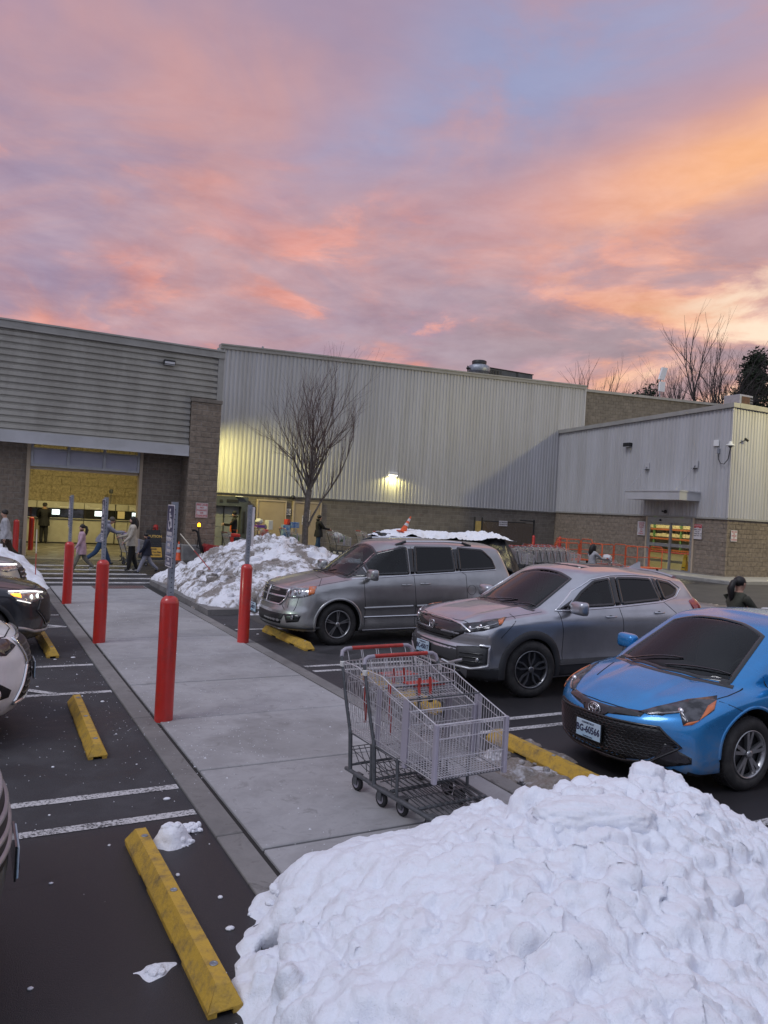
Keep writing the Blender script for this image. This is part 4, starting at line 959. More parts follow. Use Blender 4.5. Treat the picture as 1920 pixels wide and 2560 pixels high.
def car_shell(S, nu=200, nv=150):
    L = S['L']; zb = S['zb']
    Wp, Sec, top, XF, XR = S['Wp'], S['Sec'], S['top'], S['XF'], S['XR']
    Wg, ws, rr, roof = S['Wg'], S['ws'], S['rr'], S['roof']
    W = S['W']
    def f(x, y, z):
        ay = np.abs(y)
        w = Wp(x) * Sec(z)
        for xw in S['wheels']:
            w = w + S['flare'] * np.exp(-((x - xw) / .46) ** 4 - ((z - .52) / .30) ** 4)
        a = ay - w
        crown = S['crown']
        b = z - (top(x) - crown * (ay / W) ** 2.4 + S.get('crease', 0) * np.exp(-((ay - S.get('creasey', .5)) / .07) ** 2) * (x < S['cowl']))
        c = XF(z) + S['kf'] * (ay / W) ** S['pf'] - x
        d = x - (XR(z) - S['kr'] * (ay / W) ** 3)
        body = smax(smax(a, b, .05), smax(c, d, .01), .07)
        g = ay - (Wg(x) - np.clip(z - S['belt'], 0, 2) * S['tum'])
        g = smax(g, smax(z - ws(x - S['cw'] * ay ** 2), z - rr(x + S['cw'] * .6 * ay ** 2), .03), .045)
        g = smax(g, z - (roof(x) - .055 * (ay / .6) ** 2.2), .05)
        g = smax(g, .7 - z, .01); g = smax(g, S['cowl'] - .55 - x, .02)
        r = smin(body, g, .035)
        return smax(r, zb - z, .03)
    za = S.get('za', .66); xa, xb = S.get('xa', .85), L - .75
    nc = int(nu * .24); nm = nu - 2 * nc
    O = []; D = []
    th = np.linspace(0, 2 * np.pi, nv, endpoint=False)
    Dy, Dz = np.cos(th), np.sin(th)
    for i in range(nc):
        t = (i / nc) * np.pi / 2
        O.append(np.full((nv, 1), xa)); D.append(np.stack([-np.cos(t) * np.ones(nv), np.sin(t) * Dy, np.sin(t) * Dz], 1))
    for i in range(nm):
        O.append(np.full((nv, 1), xa + (xb - xa) * i / (nm - 1))); D.append(np.stack([np.zeros(nv), Dy, Dz], 1))
    for i in range(1, nc + 1):
        t = (i / nc) * np.pi / 2
        O.append(np.full((nv, 1), xb)); D.append(np.stack([np.sin(t) * np.ones(nv), np.cos(t) * Dy, np.cos(t) * Dz], 1))
    O = np.concatenate(O); D = np.concatenate(D)
    ox = O[:, 0]; lo = np.zeros(len(ox)); hi = np.full(len(ox), 2.2); done = np.zeros(len(ox), bool); prev = np.zeros(len(ox))
    for t in np.linspace(.06, 2.2, 44):
        v = f(ox + D[:, 0] * t, D[:, 1] * t, za + D[:, 2] * t); hit = (v > 0) & ~done
        hi[hit] = t; lo[hit] = prev[hit]; done |= hit; prev[:] = t
        if done.all(): break
    for _ in range(13):
        md = (lo + hi) / 2; v = f(ox + D[:, 0] * md, D[:, 1] * md, za + D[:, 2] * md); p = v > 0
        hi = np.where(p, md, hi); lo = np.where(p, lo, md)
    P = np.stack([ox + D[:, 0] * hi, D[:, 1] * hi, za + D[:, 2] * hi], 1)
    rows = len(P) // nv; fs = []
    for i in range(rows - 1):
        for j in range(nv):
            j2 = (j + 1) % nv; fs.append((i * nv + j, (i + 1) * nv + j, (i + 1) * nv + j2, i * nv + j2))
    return P, fs

def pin(poly, u, v):
    c = False; n = len(poly); dmin = 9
    for i in range(n):
        (x1, y1), (x2, y2) = poly[i], poly[(i + 1) % n]
        if (y1 > v) != (y2 > v) and u < (x2 - x1) * (v - y1) / (y2 - y1) + x1: c = not c
        dx, dy = x2 - x1, y2 - y1; t = max(0, min(1, ((u - x1) * dx + (v - y1) * dy) / max(dx * dx + dy * dy, 1e-9))); dmin = min(dmin, math.hypot(u - x1 - t * dx, v - y1 - t * dy))
    return c, dmin
class Body:
    def __init__(s, P, fs): s.bvh = BVHTree.FromPolygons([tuple(p) for p in P], fs); s.holes = []
    def open_windows(s, bd):
        """cut the shell behind every pane so one looks into the cabin; a black border stays round each pane"""
        me = bd.data; me.materials.append(cm['black']); bm = bmesh.new(); bm.from_mesh(me); dele = []
        for d, poly in s.holes:
            f2, _ = s.fr(d); us = [p[0] for p in poly]; vs = [p[1] for p in poly]; a, b, c_, e = min(us), max(us), min(vs), max(vs)
            for f in bm.faces:
                c = f.calc_center_median()
                if d == 'top':
                    if f.normal.z < .12 or c.z < .75: continue
                elif abs(f.normal.y) < .3: continue
                u, v = f2(c)
                if not (a - .05 < u < b + .05 and c_ - .05 < v < e + .05): continue
                ins, dm = pin(poly, u, v)
                if ins and dm > .034: dele.append(f)
                elif ins and all(pin(poly, *f2(v_.co))[0] for v_ in f.verts): f.material_index = 2
        bmesh.ops.delete(bm, geom=list(set(dele)), context='FACES'); bm.to_mesh(me); bm.free()
    def fr(s, d):
        """d: angle in degrees of a horizontal view direction (0 = from the front, 90 = from the side y<0), or 'top'"""
        if d == 'top': return (lambda p: (p[0], p[1])), (lambda u, v: (Vector((u, v, 4)), Vector((0, 0, -1))))
        a = R_(d); dx, dy = math.cos(a), math.sin(a)
        return (lambda p: (p[0] * dy - p[1] * dx, p[2])), (lambda u, v: (Vector((u * dy - dx * 6, -u * dx - dy * 6, v)), Vector((dx, dy, 0))))
    def cast(s, d, u, v):
        _, ray = s.fr(d); o, dr = ray(u, v); h = s.bvh.ray_cast(o, dr)
        if h[0] is None:
            # fall back to the closest point on the hull
            q = s.bvh.find_nearest(o + dr * (6 if d != 'top' else 3)); return q[0], q[1]
        n = h[1]
        if n.dot(dr) > 0: n = -n
        return h[0], n
    def patch(s, pts, d, mtl, name, parent, off=.003, cell=.06, mirror=False, skirt=.012, rnd=0, flip=False):
        f2, _ = s.fr(d); poly = [f2(p) for p in pts]
        if rnd:
            q = []; n_ = len(poly)
            for i in range(n_):
                a, p, b = (Vector(poly[(i + k) % n_]) for k in (-1, 0, 1)); ra = min(.045, .42 * (a - p).length); rb2 = min(.045, .42 * (b - p).length)
                s0 = p + (a - p).normalized() * ra; s1 = p + (b - p).normalized() * rb2
                for t in (0, .25, .5, .75, 1): q.append(tuple(s0 * (1 - t) ** 2 + p * 2 * t * (1 - t) + s1 * t * t))
            poly = q
        if mtl.name in ('windscreen_glass', 'side_glass', 'privacy_glass'):
            s.holes.append((d, poly)); cu = sum(p[0] for p in poly) / len(poly); cv = sum(p[1] for p in poly) / len(poly); fr_ = []
            n_ = len(poly); area = sum(poly[i][0] * poly[(i + 1) % n_][1] - poly[(i + 1) % n_][0] * poly[i][1] for i in range(n_)); sg_ = 1 if area > 0 else -1
            for i in range(n_):
                a, b = Vector(poly[i - 1]), Vector(poly[(i + 1) % n_]); t = (b - a).normalized(); fr_.append(Vector(poly[i]) + Vector((-t.y, t.x)) * sg_ * .019)
            s.strip2(fr_, d, .044, cm['black'], 'window_seal', parent, off=off + .002, h=.003, mirror=mirror)
        bm = bmesh.new(); vs = [bm.verts.new((u, v, 0)) for u, v in poly]; bm.faces.new(vs)
        bmesh.ops.triangulate(bm, faces=bm.faces[:])
        us = [p[0] for p in poly]; vv = [p[1] for p in poly]
        for ax, lo, hi in ((0, min(us), max(us)), (1, min(vv), max(vv))):
            k = max(1, int((hi - lo) / cell)); 
            for i in range(1, k + 1):
                c = lo + (hi - lo) * i / (k + 1); co = [0, 0, 0]; co[ax] = c; no = [0, 0, 0]; no[ax] = 1
                bmesh.ops.bisect_plane(bm, geom=bm.verts[:] + bm.edges[:] + bm.faces[:], plane_co=co, plane_no=no, dist=1e-5)
        bmesh.ops.remove_doubles(bm, verts=bm.verts[:], dist=.0008)
        nrm = {}
        for v in bm.verts:
            p, n = s.cast(d, v.co.x, v.co.y); v.co = p + n * off; nrm[v] = n.copy()
        bmesh.ops.recalc_face_normals(bm, faces=bm.faces[:])
        fs_ = bm.faces[:]
        if fs_:
            an = sum((nrm[v] for v in fs_[0].verts), Vector())
            if fs_[len(fs_) // 2].normal.dot(nrm[fs_[len(fs_) // 2].verts[0]]) < 0: bmesh.ops.reverse_faces(bm, faces=fs_)
        be = [e for e in bm.edges if e.is_boundary]
        r = bmesh.ops.extrude_edge_only(bm, edges=be)
        nv_ = [g for g in r['geom'] if isinstance(g, bmesh.types.BMVert)]
        for v in nv_:
            p = min((w for e in v.link_edges for w in e.verts if w in nrm), key=lambda w: (w.co - v.co).length, default=None)
            if p is not None: v.co = v.co - nrm[p] * skirt
        out = []
        for sgn in ((1, -1) if mirror else (1,)):
            mb = MB(); bm.verts.index_update()
            mb.add([(v.co.x, v.co.y * sgn, v.co.z) for v in bm.verts], [[v.index for v in (f.verts if sgn > 0 else reversed(f.verts))] for f in bm.faces], 0, True)
            out.append(mb.build(name, mtl, parent, fix=False))
        bm.free(); return out if mirror else out[0]
    def strip2(s, q, d, *a, **k): return s.strip([tuple(p) for p in q], d, *a, closed=True, raw=True, **k)
    def strip(s, pts, d, w, mtl, name, parent, off=.002, h=.004, mirror=False, closed=False, step=.04, raw=False):
        """raised or dark line following the skin"""
        f2, _ = s.fr(d); q = pts if raw else [f2(p) for p in pts]; P = []; N = []
        seg = list(zip(q, q[1:] + ([q[0]] if closed else [])))
        if not closed: seg = list(zip(q[:-1], q[1:]))
        for a, b in seg:
            k = max(1, int(math.hypot(b[0] - a[0], b[1] - a[1]) / step))
            for i in range(k):
                t = i / k; p, n = s.cast(d, a[0] + (b[0] - a[0]) * t, a[1] + (b[1] - a[1]) * t); P.append(p); N.append(n)
        if not closed: p, n = s.cast(d, *q[-1]); P.append(p); N.append(n)
        vs = []; n_ = len(P)
        for i in range(n_):
            a = P[i - 1] if (i or closed) else P[i]; b = P[(i + 1) % n_] if (i < n_ - 1 or closed) else P[i]
            t = (b - a).normalized(); sd = t.cross(N[i]).normalized()
            vs += [P[i] - sd * w / 2 + N[i] * (off - .003), P[i] - sd * w * .3 + N[i] * (off + h), P[i] + sd * w * .3 + N[i] * (off + h), P[i] + sd * w / 2 + N[i] * (off - .003)]
        fs = []
        for i in range(n_ if closed else n_ - 1):
            a, b = i * 4, ((i + 1) % n_) * 4
            for k in range(3): fs.append((a + k, a + k + 1, b + k + 1, b + k))
        out = []
        for sgn in ((1, -1) if mirror else (1,)):
            mb = MB().add([(v.x, v.y * sgn, v.z) for v in vs], [f if sgn > 0 else f[::-1] for f in fs], 0, True)
            o = mb.build(name, mtl, parent, fix=False)
            out.append(o)
        return out if mirror else out[0]

def spokes(n, R, style, yo):
    """rim face drawn from tapering bars; wheel axis is y, outer face towards -y at yo"""
    mb = MB()
    mb.lathe([(R * 1.0, .0), (R * .99, -.012), (R * .93, -.006), (R * .91, .05)], 36, (0, yo, 0), 'y', caps=False)
    def bar(a0, a1, r0, r1, w0, w1, yd=.012):
        vs = []
        for a, r, w in ((a0, r0, w0), (a1, r1, w1)):
            c, s_ = math.cos(a), math.sin(a); px, pz = r * c, r * s_; tx, tz = -s_, c
            dish = .018 * (1 - r / R)
            for k, yy in ((-1, 0), (1, 0), (1, .03), (-1, .03)): vs.append((px + tx * w / 2 * k, yo - .004 + dish + yy, pz + tz * w / 2 * k))
        mb.add(vs, [(0, 1, 5, 4), (1, 2, 6, 5), (2, 3, 7, 6), (3, 0, 4, 7), (0, 3, 2, 1), (4, 5, 6, 7)])
    for i in range(n):
        a = 2 * math.pi * i / n + .3
        if style == 'twin':
            bar(a - .05, a - .16, R * .14, R * .95, .030, .032); bar(a + .05, a + .16, R * .14, R * .95, .030, .032)
        elif style == 'petal':
            bar(a, a - .28, R * .16, R * .62, .02, .022); bar(a - .28, a - .16, R * .6, R * .95, .022, .02)
            bar(a, a + .28, R * .16, R * .62, .02, .022); bar(a + .28, a + .16, R * .6, R * .95, .022, .02)
        else:
            bar(a - .02, a - .10, R * .14, R * .96, .022, .016); bar(a + .02, a + .10, R * .14, R * .96, .022, .016)
    mb.lathe([(R * .17, 0), (R * .17, -.012), (R * .10, -.018), (0.001, -.018)], 16, (0, yo + .006, 0), 'y')
    return mb
def wheel(parent, x, side, yface, R=.36, rim=.24, n=5, style='twin', rmat=None, steer=0.0, tw=.225, disc=None):
    w = thing('wheel', None, None, (0, 0, 0)) if False else None
    rotm = Matrix.Rotation(steer, 4, 'Z'); T = Matrix.Translation((x, side * yface, R))
    F = T @ rotm @ Matrix.Diagonal((1, -side, 1, 1))
    def put(mb): mb.v = [tuple(F @ Vector(p)) for p in mb.v]; return mb
    t = MB(); sw_ = tw
    prof = [(rim * 1.0, .012), (rim * 1.03, -.004), (R - .045, -.012), (R - .012, .008), (R, .035)]
    k = [(R, tw - .035), (R - .012, tw - .008), (R - .045, tw + .004), (rim, tw)]
    t.lathe(prof + k, 48, (0, 0, 0), 'y', caps=False)
    for i in range(48):                                            # tread blocks
        a = 2 * math.pi * i / 48; c, s_ = math.cos(a), math.sin(a); c2, s2 = math.cos(a + .09), math.sin(a + .09)
        r0, r1 = R - .002, R + .005
        for ya, yb in ((.03, tw * .47), (tw * .53, tw - .03)):
            t.add([(c * r1, ya, s_ * r1), (c2 * r1, ya, s2 * r1), (c2 * r1, yb, s2 * r1), (c * r1, yb, s_ * r1), (c * r0, ya, s_ * r0), (c2 * r0, ya, s2 * r0), (c2 * r0, yb, s2 * r0), (c * r0, yb, s_ * r0)],
                  [(0, 1, 2, 3), (0, 4, 5, 1), (1, 5, 6, 2), (2, 6, 7, 3), (3, 7, 4, 0)])
    ty = put(t).build('wheel', cm['tyre'], parent)
    b = MB().lathe([(rim * .96, .07), (rim * .96, tw), (.01, tw)], 28, (0, 0, 0), 'y').lathe([(rim * .62, .06), (.01, .058)], 24, (0, 0, 0), 'y')
    put(b).build('brake_disc', disc or cm['rim_dk'], ty)
    put(spokes(n, rim, style, .004)).build('rim', rmat or cm['rim'], ty)
    return ty

def cut_wells(P, fs, wells, W, mtl):
    me = bpy.data.meshes.new('car_body'); me.from_pydata([tuple(p) for p in P], [], fs); me.update()
    o = bpy.data.objects.new('body', me); COL.objects.link(o); me.materials.append(mtl); me.materials.append(cm['under'])
    bm = bmesh.new(); bm.from_mesh(me)
    bmesh.ops.remove_doubles(bm, verts=bm.verts[:], dist=.0004)
    bmesh.ops.holes_fill(bm, edges=[e for e in bm.edges if e.is_boundary], sides=0)
    bmesh.ops.recalc_face_normals(bm, faces=bm.faces[:]); bm.to_mesh(me); bm.free()
    c = MB()
    for x, r in wells:
        for s_ in (-1, 1):
            prof = [(.001, s_ * (W - .30)), (r, s_ * (W - .30)), (r, s_ * (W + .15)), (.001, s_ * (W + .15))]
            c.lathe(prof, 40, (x, 0, .36), 'y', 0)
    cu = c.build('cutter', cm['under'])
    md = o.modifiers.new('b', 'BOOLEAN'); md.operation = 'DIFFERENCE'; md.solver = 'FAST'; md.object = cu
    dg = bpy.context.evaluated_depsgraph_get(); nm = bpy.data.meshes.new_from_object(o.evaluated_get(dg))
    o.modifiers.clear(); o.data = nm; bpy.data.objects.remove(cu)
    nm.materials.clear(); nm.materials.append(mtl); nm.materials.append(cm['under'])
    co = np.empty(len(nm.vertices) * 3); nm.vertices.foreach_get('co', co); co = co.reshape(-1, 3)
    for p in nm.polygons:
        ctr = p.center; inside = False
        for x, r in wells:
            if abs(ctr.y) < W - .02 and (ctr.x - x) ** 2 + (ctr.z - .36) ** 2 < (r + .004) ** 2 and abs(ctr.y) > W - .32: inside = True
        if ctr.z < .235 and p.normal.z < -.5: inside = True
        p.material_index = 1 if inside else 0
        p.use_smooth = not inside
    return o
def plate(parent, x, y, z, txt, tilt=0.0, w=.305, h=.155, rz=-90, body_c=None):
    p = thing('number_plate', None, None); p.parent = parent
    for k in ('label', 'category'):
        if k in p: del p[k]
    p.location = (x, y, z); p.rotation_euler = (R_(tilt), 0, R_(rz))
    p0 = MB().cbox(-w / 2, w / 2, -.006, .004, -h / 2, h / 2, .003).build('plate_panel', cm['plate'], p)
    MB().box(-w / 2 - .008, w / 2 + .008, .005, .014, -h / 2 - .008, h / 2 + .008).build('plate_frame', cm['black'], p)
    text_obj(txt, .088, cm['plate_t'], p, (0, -.008, -.002), ROT_S, 'plate_number', sx=.82, bold=.002)
    text_obj('CONNECTICUT', .022, cm['plate_t'], p, (0, -.008, .058), ROT_S, 'plate_state')
    text_obj('Constitution State', .016, cm['plate_t'], p, (0, -.008, -.062), ROT_S, 'plate_motto')
    return p
def mirror(parent, x, y, z, mtl, s=1.0, side=-1, chrome=False):
    m_ = MB(); 
    m_.ell((0, 0, 0), (1, 1, 1), 24, 16)
    sp = lambda q, e: math.copysign(abs(q) ** e, q)
    m_.v = [(x + sp(a, .75) * .095 * s * (1.0 if a < 0 else .3), y + sp(b, .45) * .125 * s, z + sp(c, .45) * .080 * s * (1 + .10 * b * side)) for a, b, c in m_.v]
    o = m_.build('wing_mirror', mtl, parent)
    MB().ell((x + .018, y, z), (.006, .112 * s, .072 * s), 14, 8).build('mirror_glass', mt['glass_dark'], o)
    MB().tube([(x + .02, y - side * .10 * s, z - .03), (x + .06, y - side * .22 * s, z - .07)], [.03, .035], 8).build('mirror_stalk', cm['black'], o)
    return o
def handle(B, parent, x, z, mtl, side=-1, L=.19):
    for sd in (-1, 1):
        p, n = B.cast(90, x, z); 
        m_ = MB(); pts = []
        for t in np.linspace(-1, 1, 7):
            q = p + Vector((t * L / 2, 0, 0)); o_ = .034 * (1 - abs(t) ** 4) + .004
            pts.append((q.x, (q.y - o_) * -sd, z + .002 * t))
        m_.tube(pts, .0125, 8); hd = m_.build('door_handle', mtl, parent)
        MB().ell((x, (p.y + .012) * (1 if sd == -1 else -1), z), (L * .26, .014, .022), 14, 8).build('handle_recess', cm['under'], hd)
def side_glass(B, car, wins, belt=None, wmat=None):
    for k, w in enumerate(wins): B.patch([(x, 0, z) for x, z in w], 90, mt['side_glass'] if k == 0 else mt['privacy'], 'side_window', car, off=.007, cell=.035, mirror=True, rnd=1)
def wiper(B, car, a, b):
    n = 6; pts = []
    for i in range(n + 1):
        t = i / n; x = a[0] + (b[0] - a[0]) * t; y = a[1] + (b[1] - a[1]) * t; p, nn = B.cast('top', x, y); pts.append(p + nn * (.022 if i < n else .012))
    MB().tube(pts, .008, 5).build('wiper', cm['black'], car)

def cabin(car, xd, xs, W, zf, zs, zr, third=None, col=None):
    """xd dashboard x, xs front seat x, zs seat cushion height, zr headrest top"""
    m_ = col or cm['seat']; wd_ = W - .2
    MB().cbox(xd - .32, xd + .28, -wd_, wd_, zs + .10, zs + .34, .06).build('dashboard', cm['clad'], car)
    MB().box(xd - .3, third or xs + 1.6, -wd_, wd_, zf, zf + .02).build('cabin_floor', cm['under'], car)
    def seat(x, y, w=.25):
        q = MB().cbox(x - .28, x + .22, y - w, y + w, zs - .12, zs + .04, .05)
        vs = MB().cbox(-.06, .07, -w * .95, w * .95, 0, .58, .05); a = R_(14); q2 = [(x + .20 + p[0] * math.cos(a) + p[2] * math.sin(a), y + p[1], zs + p[2] * math.cos(a) - p[0] * math.sin(a)) for p in vs.v]; vs.v = q2
        q.add(vs.v, vs.f); q.ell((x + .36, y, zr - .09), (.05, .13, .09), 12, 8); q.build('seat', m_, car)
    seat(xs, -.37); seat(xs, .37); seat(xs + 1.0, -.42, .30); seat(xs + 1.0, .42, .30); seat(xs + 1.0, 0, .2)
    if third: seat(xs + 1.9, -.42, .3); seat(xs + 1.9, .42, .3)
    ring = [(xd + .36 + .06 * math.sin(t), -.37 + .18 * math.cos(t), zs + .30 + .17 * math.sin(t)) for t in np.linspace(0, 2 * math.pi, 22)[:-1]]
    MB().tube(ring, .014, 6, closed=True).tube([ring[5], (xd + .2, -.37, zs + .24), ring[15]], .012, 6).build('steering_wheel', cm['clad'], car)
    MB().cbox(xs - .02, xs + .02, -.11, .11, zr + .06, zr + .12, .01).build('inner_mirror', cm['black'], car)
def finish(car, loc, rz):
    car.location = loc; car.rotation_euler = (0, 0, rz)

# ---- silver minivan
def minivan():
    car = thing('parked_minivan', 'silver minivan with roof rails and crosshair grille, farthest of three cars right of the walkway', 'minivan', group=None)
    W = .955
    S = dict(L=4.85, zb=.22, W=W, wheels=(.95, 3.98), flare=.025, crown=.10, kf=.42, pf=2.6, kr=.30, cowl=1.2, belt=1.14, tum=.20, cw=.42, crease=.012, creasey=.52)
    S['Wp'] = tab([(-.1, .86), (.4, .925), (.8, .945), (3.9, .945), (4.5, .92), (4.9, .86)], .1)
    S['Sec'] = tab([(.1, .90), (.24, .95), (.34, 1.0), (.37, .99), (.46, .985), (.75, 1.0), (1.0, .985), (1.12, .955), (1.3, .90), (1.6, .8)], .025, 0, 2)
    S['top'] = tab([(-.3, .80), (.0, .86), (.10, .93), (.35, 1.0), (.75, 1.09), (1.15, 1.16), (1.6, 1.22), (4.2, 1.33), (5, 1.30)], .05)
    S['XF'] = tab([(0, .16), (.22, .12), (.30, .0), (.40, -.02), (.56, .0), (.62, .03), (.90, .09), (1.0, .16), (1.3, .6)], .012, -.1, 2)
    S['XR'] = tab([(0, 4.7), (.3, 4.74), (.6, 4.82), (.8, 4.80), (1.15, 4.76), (1.7, 4.5), (2, 4.3)], .03, -.1, 2.2)
    S['Wg'] = tab([(.8, .80), (1.3, .87), (2, .90), (3.8, .90), (4.6, .85)], .1)
    S['ws'] = tab([(.6, .82), (1.12, 1.14), (1.95, 1.73), (2.3, 1.80), (2.6, 2.2)], .05, 0, 6)
    S['rr'] = tab([(3.9, 2.3), (4.25, 1.83), (4.45, 1.66), (4.72, 1.2), (4.8, .8)], .04, 0, 6)
    S['roof'] = tab([(1.5, 1.70), (2.2, 1.785), (3.2, 1.81), (4.4, 1.76)], .1, 0, 6)
    P, fs = car_shell(S); B = Body(P, fs)
    bd = cut_wells(P, fs, [(.95, .415), (3.98, .415)], W, cm['silver_warm']); bd.parent = car
    gm = mt['windscreen']
    # windscreen
    B.patch([(1.16, -.66, 0), (1.06, -.3, 0), (1.03, 0, 0), (1.06, .3, 0), (1.16, .66, 0), (1.80, .60, 0), (1.86, .3, 0), (1.88, 0, 0), (1.86, -.3, 0), (1.80, -.60, 0)], 'top', gm, 'windscreen', car, off=.004, cell=.12)
    MB().box(0, 0, 0, 0, 0, 0)
    B.strip([(1.0 + .14 * (abs(y) / .66) ** 2, y, 0) for y in np.linspace(-.7, .7, 9)], 'top', .07, cm['black'], 'cowl', car, off=.002)
    side_glass(B, car, [[(1.50, 1.17), (1.53, 1.34), (1.80, 1.55), (2.15, 1.68), (2.27, 1.68), (2.31, 1.20)], [(2.42, 1.21), (2.42, 1.69), (3.22, 1.70), (3.28, 1.26)], [(3.36, 1.27), (3.33, 1.70), (3.90, 1.67), (4.12, 1.50), (4.20, 1.33), (4.17, 1.31)]])
    B.patch([(1.24, 0, 1.13), (1.49, 0, 1.155), (1.50, 0, 1.33)], 90, cm['black'], 'mirror_sail', car, mirror=True, off=.004)
    for a in ([(2.33, 1.2), (2.29, 1.69), (2.41, 1.69), (2.41, 1.21)], [(3.29, 1.265), (3.23, 1.70), (3.32, 1.70), (3.35, 1.27)]):
        B.patch([(x, 0, z) for x, z in a], 90, cm['black'], 'window_pillar', car, off=.003, mirror=True)
    B.strip([(1.22, 0, 1.105), (1.5, 0, 1.13), (2.4, 0, 1.19), (3.4, 0, 1.25), (4.2, 0, 1.30)], 90, .022, mt['chrome'], 'belt_trim', car, mirror=True, h=.008)
    B.strip([(1.42, 0, .62), (2.38, 0, .645)], 90, .05, cm['silver_warm'], 'side_moulding', car, mirror=True, h=.014)
    B.strip([(2.46, 0, .645), (3.45, 0, .68)], 90, .05, cm['silver_warm'], 'side_moulding', car, mirror=True, h=.014)
    for zz_ in (.47, .24): B.strip([(1.42, 0, zz_), (3.5, 0, zz_ + .03)], 90, .03, mt['chrome'], 'sill_trim', car, mirror=True, h=.010)
    for g_ in ([(1.40, 1.12), (1.44, .6), (1.44, .30)], [(2.36, 1.68), (2.39, 1.2), (2.44, .70), (2.43, .30)], [(3.30, 1.70), (3.36, 1.28), (3.5, 1.2), (3.52, .8), (3.5, .45), (3.42, .30)], [(.82, 1.10), (.6, .98)]):
        B.strip([(x, 0, z) for x, z in g_], 90, .011, cm['gap'], 'door_gap', car, mirror=True, off=.0, h=.0025)
    B.strip([(.13, -.66, 0), (.09, -.35, 0), (.07, 0, 0), (.09, .35, 0), (.13, .66, 0)], 'top', .014, cm['gap'], 'bonnet_gap', car, off=0, h=.002)
    B.strip([(.22, -.74, 0), (.5, -.80, 0), (.9, -.83, 0), (1.15, -.83, 0)], 'top', .012, cm['gap'], 'bonnet_gap', car, off=0, h=.002, mirror=True)
    B.strip([(3.62 + .09 * math.cos(a), 0, .93 + .09 * math.sin(a)) for a in np.linspace(0, 6.28, 14)[:-1]], 90, .008, cm['gap'], 'fuel_door', car, off=0, h=.002, closed=True)
    # arches
    for xw in (.95, 3.98):
        B.strip([(xw + .425 * math.cos(a), 0, .36 + .425 * math.sin(a)) for a in np.linspace(-.25, math.pi + .25, 26)], 90, .045, cm['silver_warm'], 'arch_lip', car, off=.004, h=.008, mirror=True)
    # front: grille, crosshair, lamps
    gr_ = B.patch([(0, .60, .90), (0, -.56, .90), (0, -.54, .74), (0, -.44, .64), (0, .44, .64), (0, .58, .72)], 0, cm['grille'], 'grille', car, off=.004, cell=.08)
    for k in range(9):
        z = .66 + k * .027
        B.strip([(0, .5, z), (0, -.5, z)], 0, .008, cm['black'], 'grille_slat', gr_, off=.008, h=.006, step=.12)
    B.strip([(0, .60, .90), (0, .0, .912), (0, -.56, .90), (0, -.54, .74), (0, -.44, .64), (0, .44, .64), (0, .58, .72)], 0, .032, mt['chrome'], 'grille_surround', gr_, off=.010, h=.012, closed=True)
    B.strip([(0, .58, .775), (0, -.54, .775)], 0, .034, mt['chrome'], 'grille_bar', gr_, off=.012, h=.012)
    B.strip([(0, .03, .90), (0, .03, .65)], 0, .040, mt['chrome'], 'grille_bar', gr_, off=.014, h=.012)
    B.patch([(0, .075, .885), (0, -.015, .885), (0, -.02, .82), (0, .03, .79), (0, .08, .82)], 0, mt['chrome'], 'ram_head_badge', gr_, off=.024, cell=.03)
    B.patch([(.12, -.62, .76), (.14, -.64, .93), (.25, -.80, .955), (.52, -.93, .985), (.50, -.93, .86), (.33, -.86, .80), (.2, -.74, .765)], 50, cm['lens'], 'headlamp', car, off=.008, cell=.05, mirror=True, rnd=1)
    B.patch([(.40, -.90, .835), (.38, -.90, .965), (.51, -.93, .975), (.49, -.93, .87)], 55, cm['amber'], 'indicator', car, off=.013, cell=.05, mirror=True)
    for yy, zz_, r in ((-.72, .86, .05), (-.82, .875, .045)):
        p, n = B.cast(40, yy * -1 * math.cos(R_(40)) + .2 * math.sin(R_(40)), zz_)
        for sg in (1, -1): MB().ell((p.x - .004, p.y * sg, p.z), (.014, r, r), 14, 8).build('lamp_reflector', mt['chrome'], car)
    B.patch([(0, .62, .50), (0, -.60, .50), (0, -.52, .33), (0, .52, .33)], 0, cm['grille'], 'lower_intake', car, off=.003, cell=.1)
    B.patch([(.06, -.62, .50), (.2, -.80, .52), (.3, -.86, .50), (.26, -.84, .40), (.12, -.66, .36)], 30, cm['black'], 'fog_lamp_bezel', car, off=.005, cell=.06, mirror=True)
    p, n = B.cast(30, .76 * math.cos(R_(30)) + .15 * .5, .455)
    for sg in (1, -1): MB().ell((p.x, p.y * sg, p.z), (.02, .048, .048), 14, 8).build('fog_lamp', cm['lens'], car)
    B.strip([(.35, -.93, .30), (.12, -.70, .285), (0, -.3, .27), (0, .3, .27), (.12, .70, .285), (.35, .93, .30)], 0, .05, cm['clad'], 'chin_spoiler', car, off=.004, h=.012)
    plate(car, -.035, .56, .47, 'JJ-40239')
    wheel(car, .95, -1, .925, .355, .235, 5, 'twin5' if False else 'thin', cm['rim']); wheel(car, .95, 1, .925, .355, .235, 5, 'thin', cm['rim'])
    wheel(car, 3.98, -1, .925, .355, .235, 5, 'thin', cm['rim']); wheel(car, 3.98, 1, .925, .355, .235, 5, 'thin', cm['rim'])
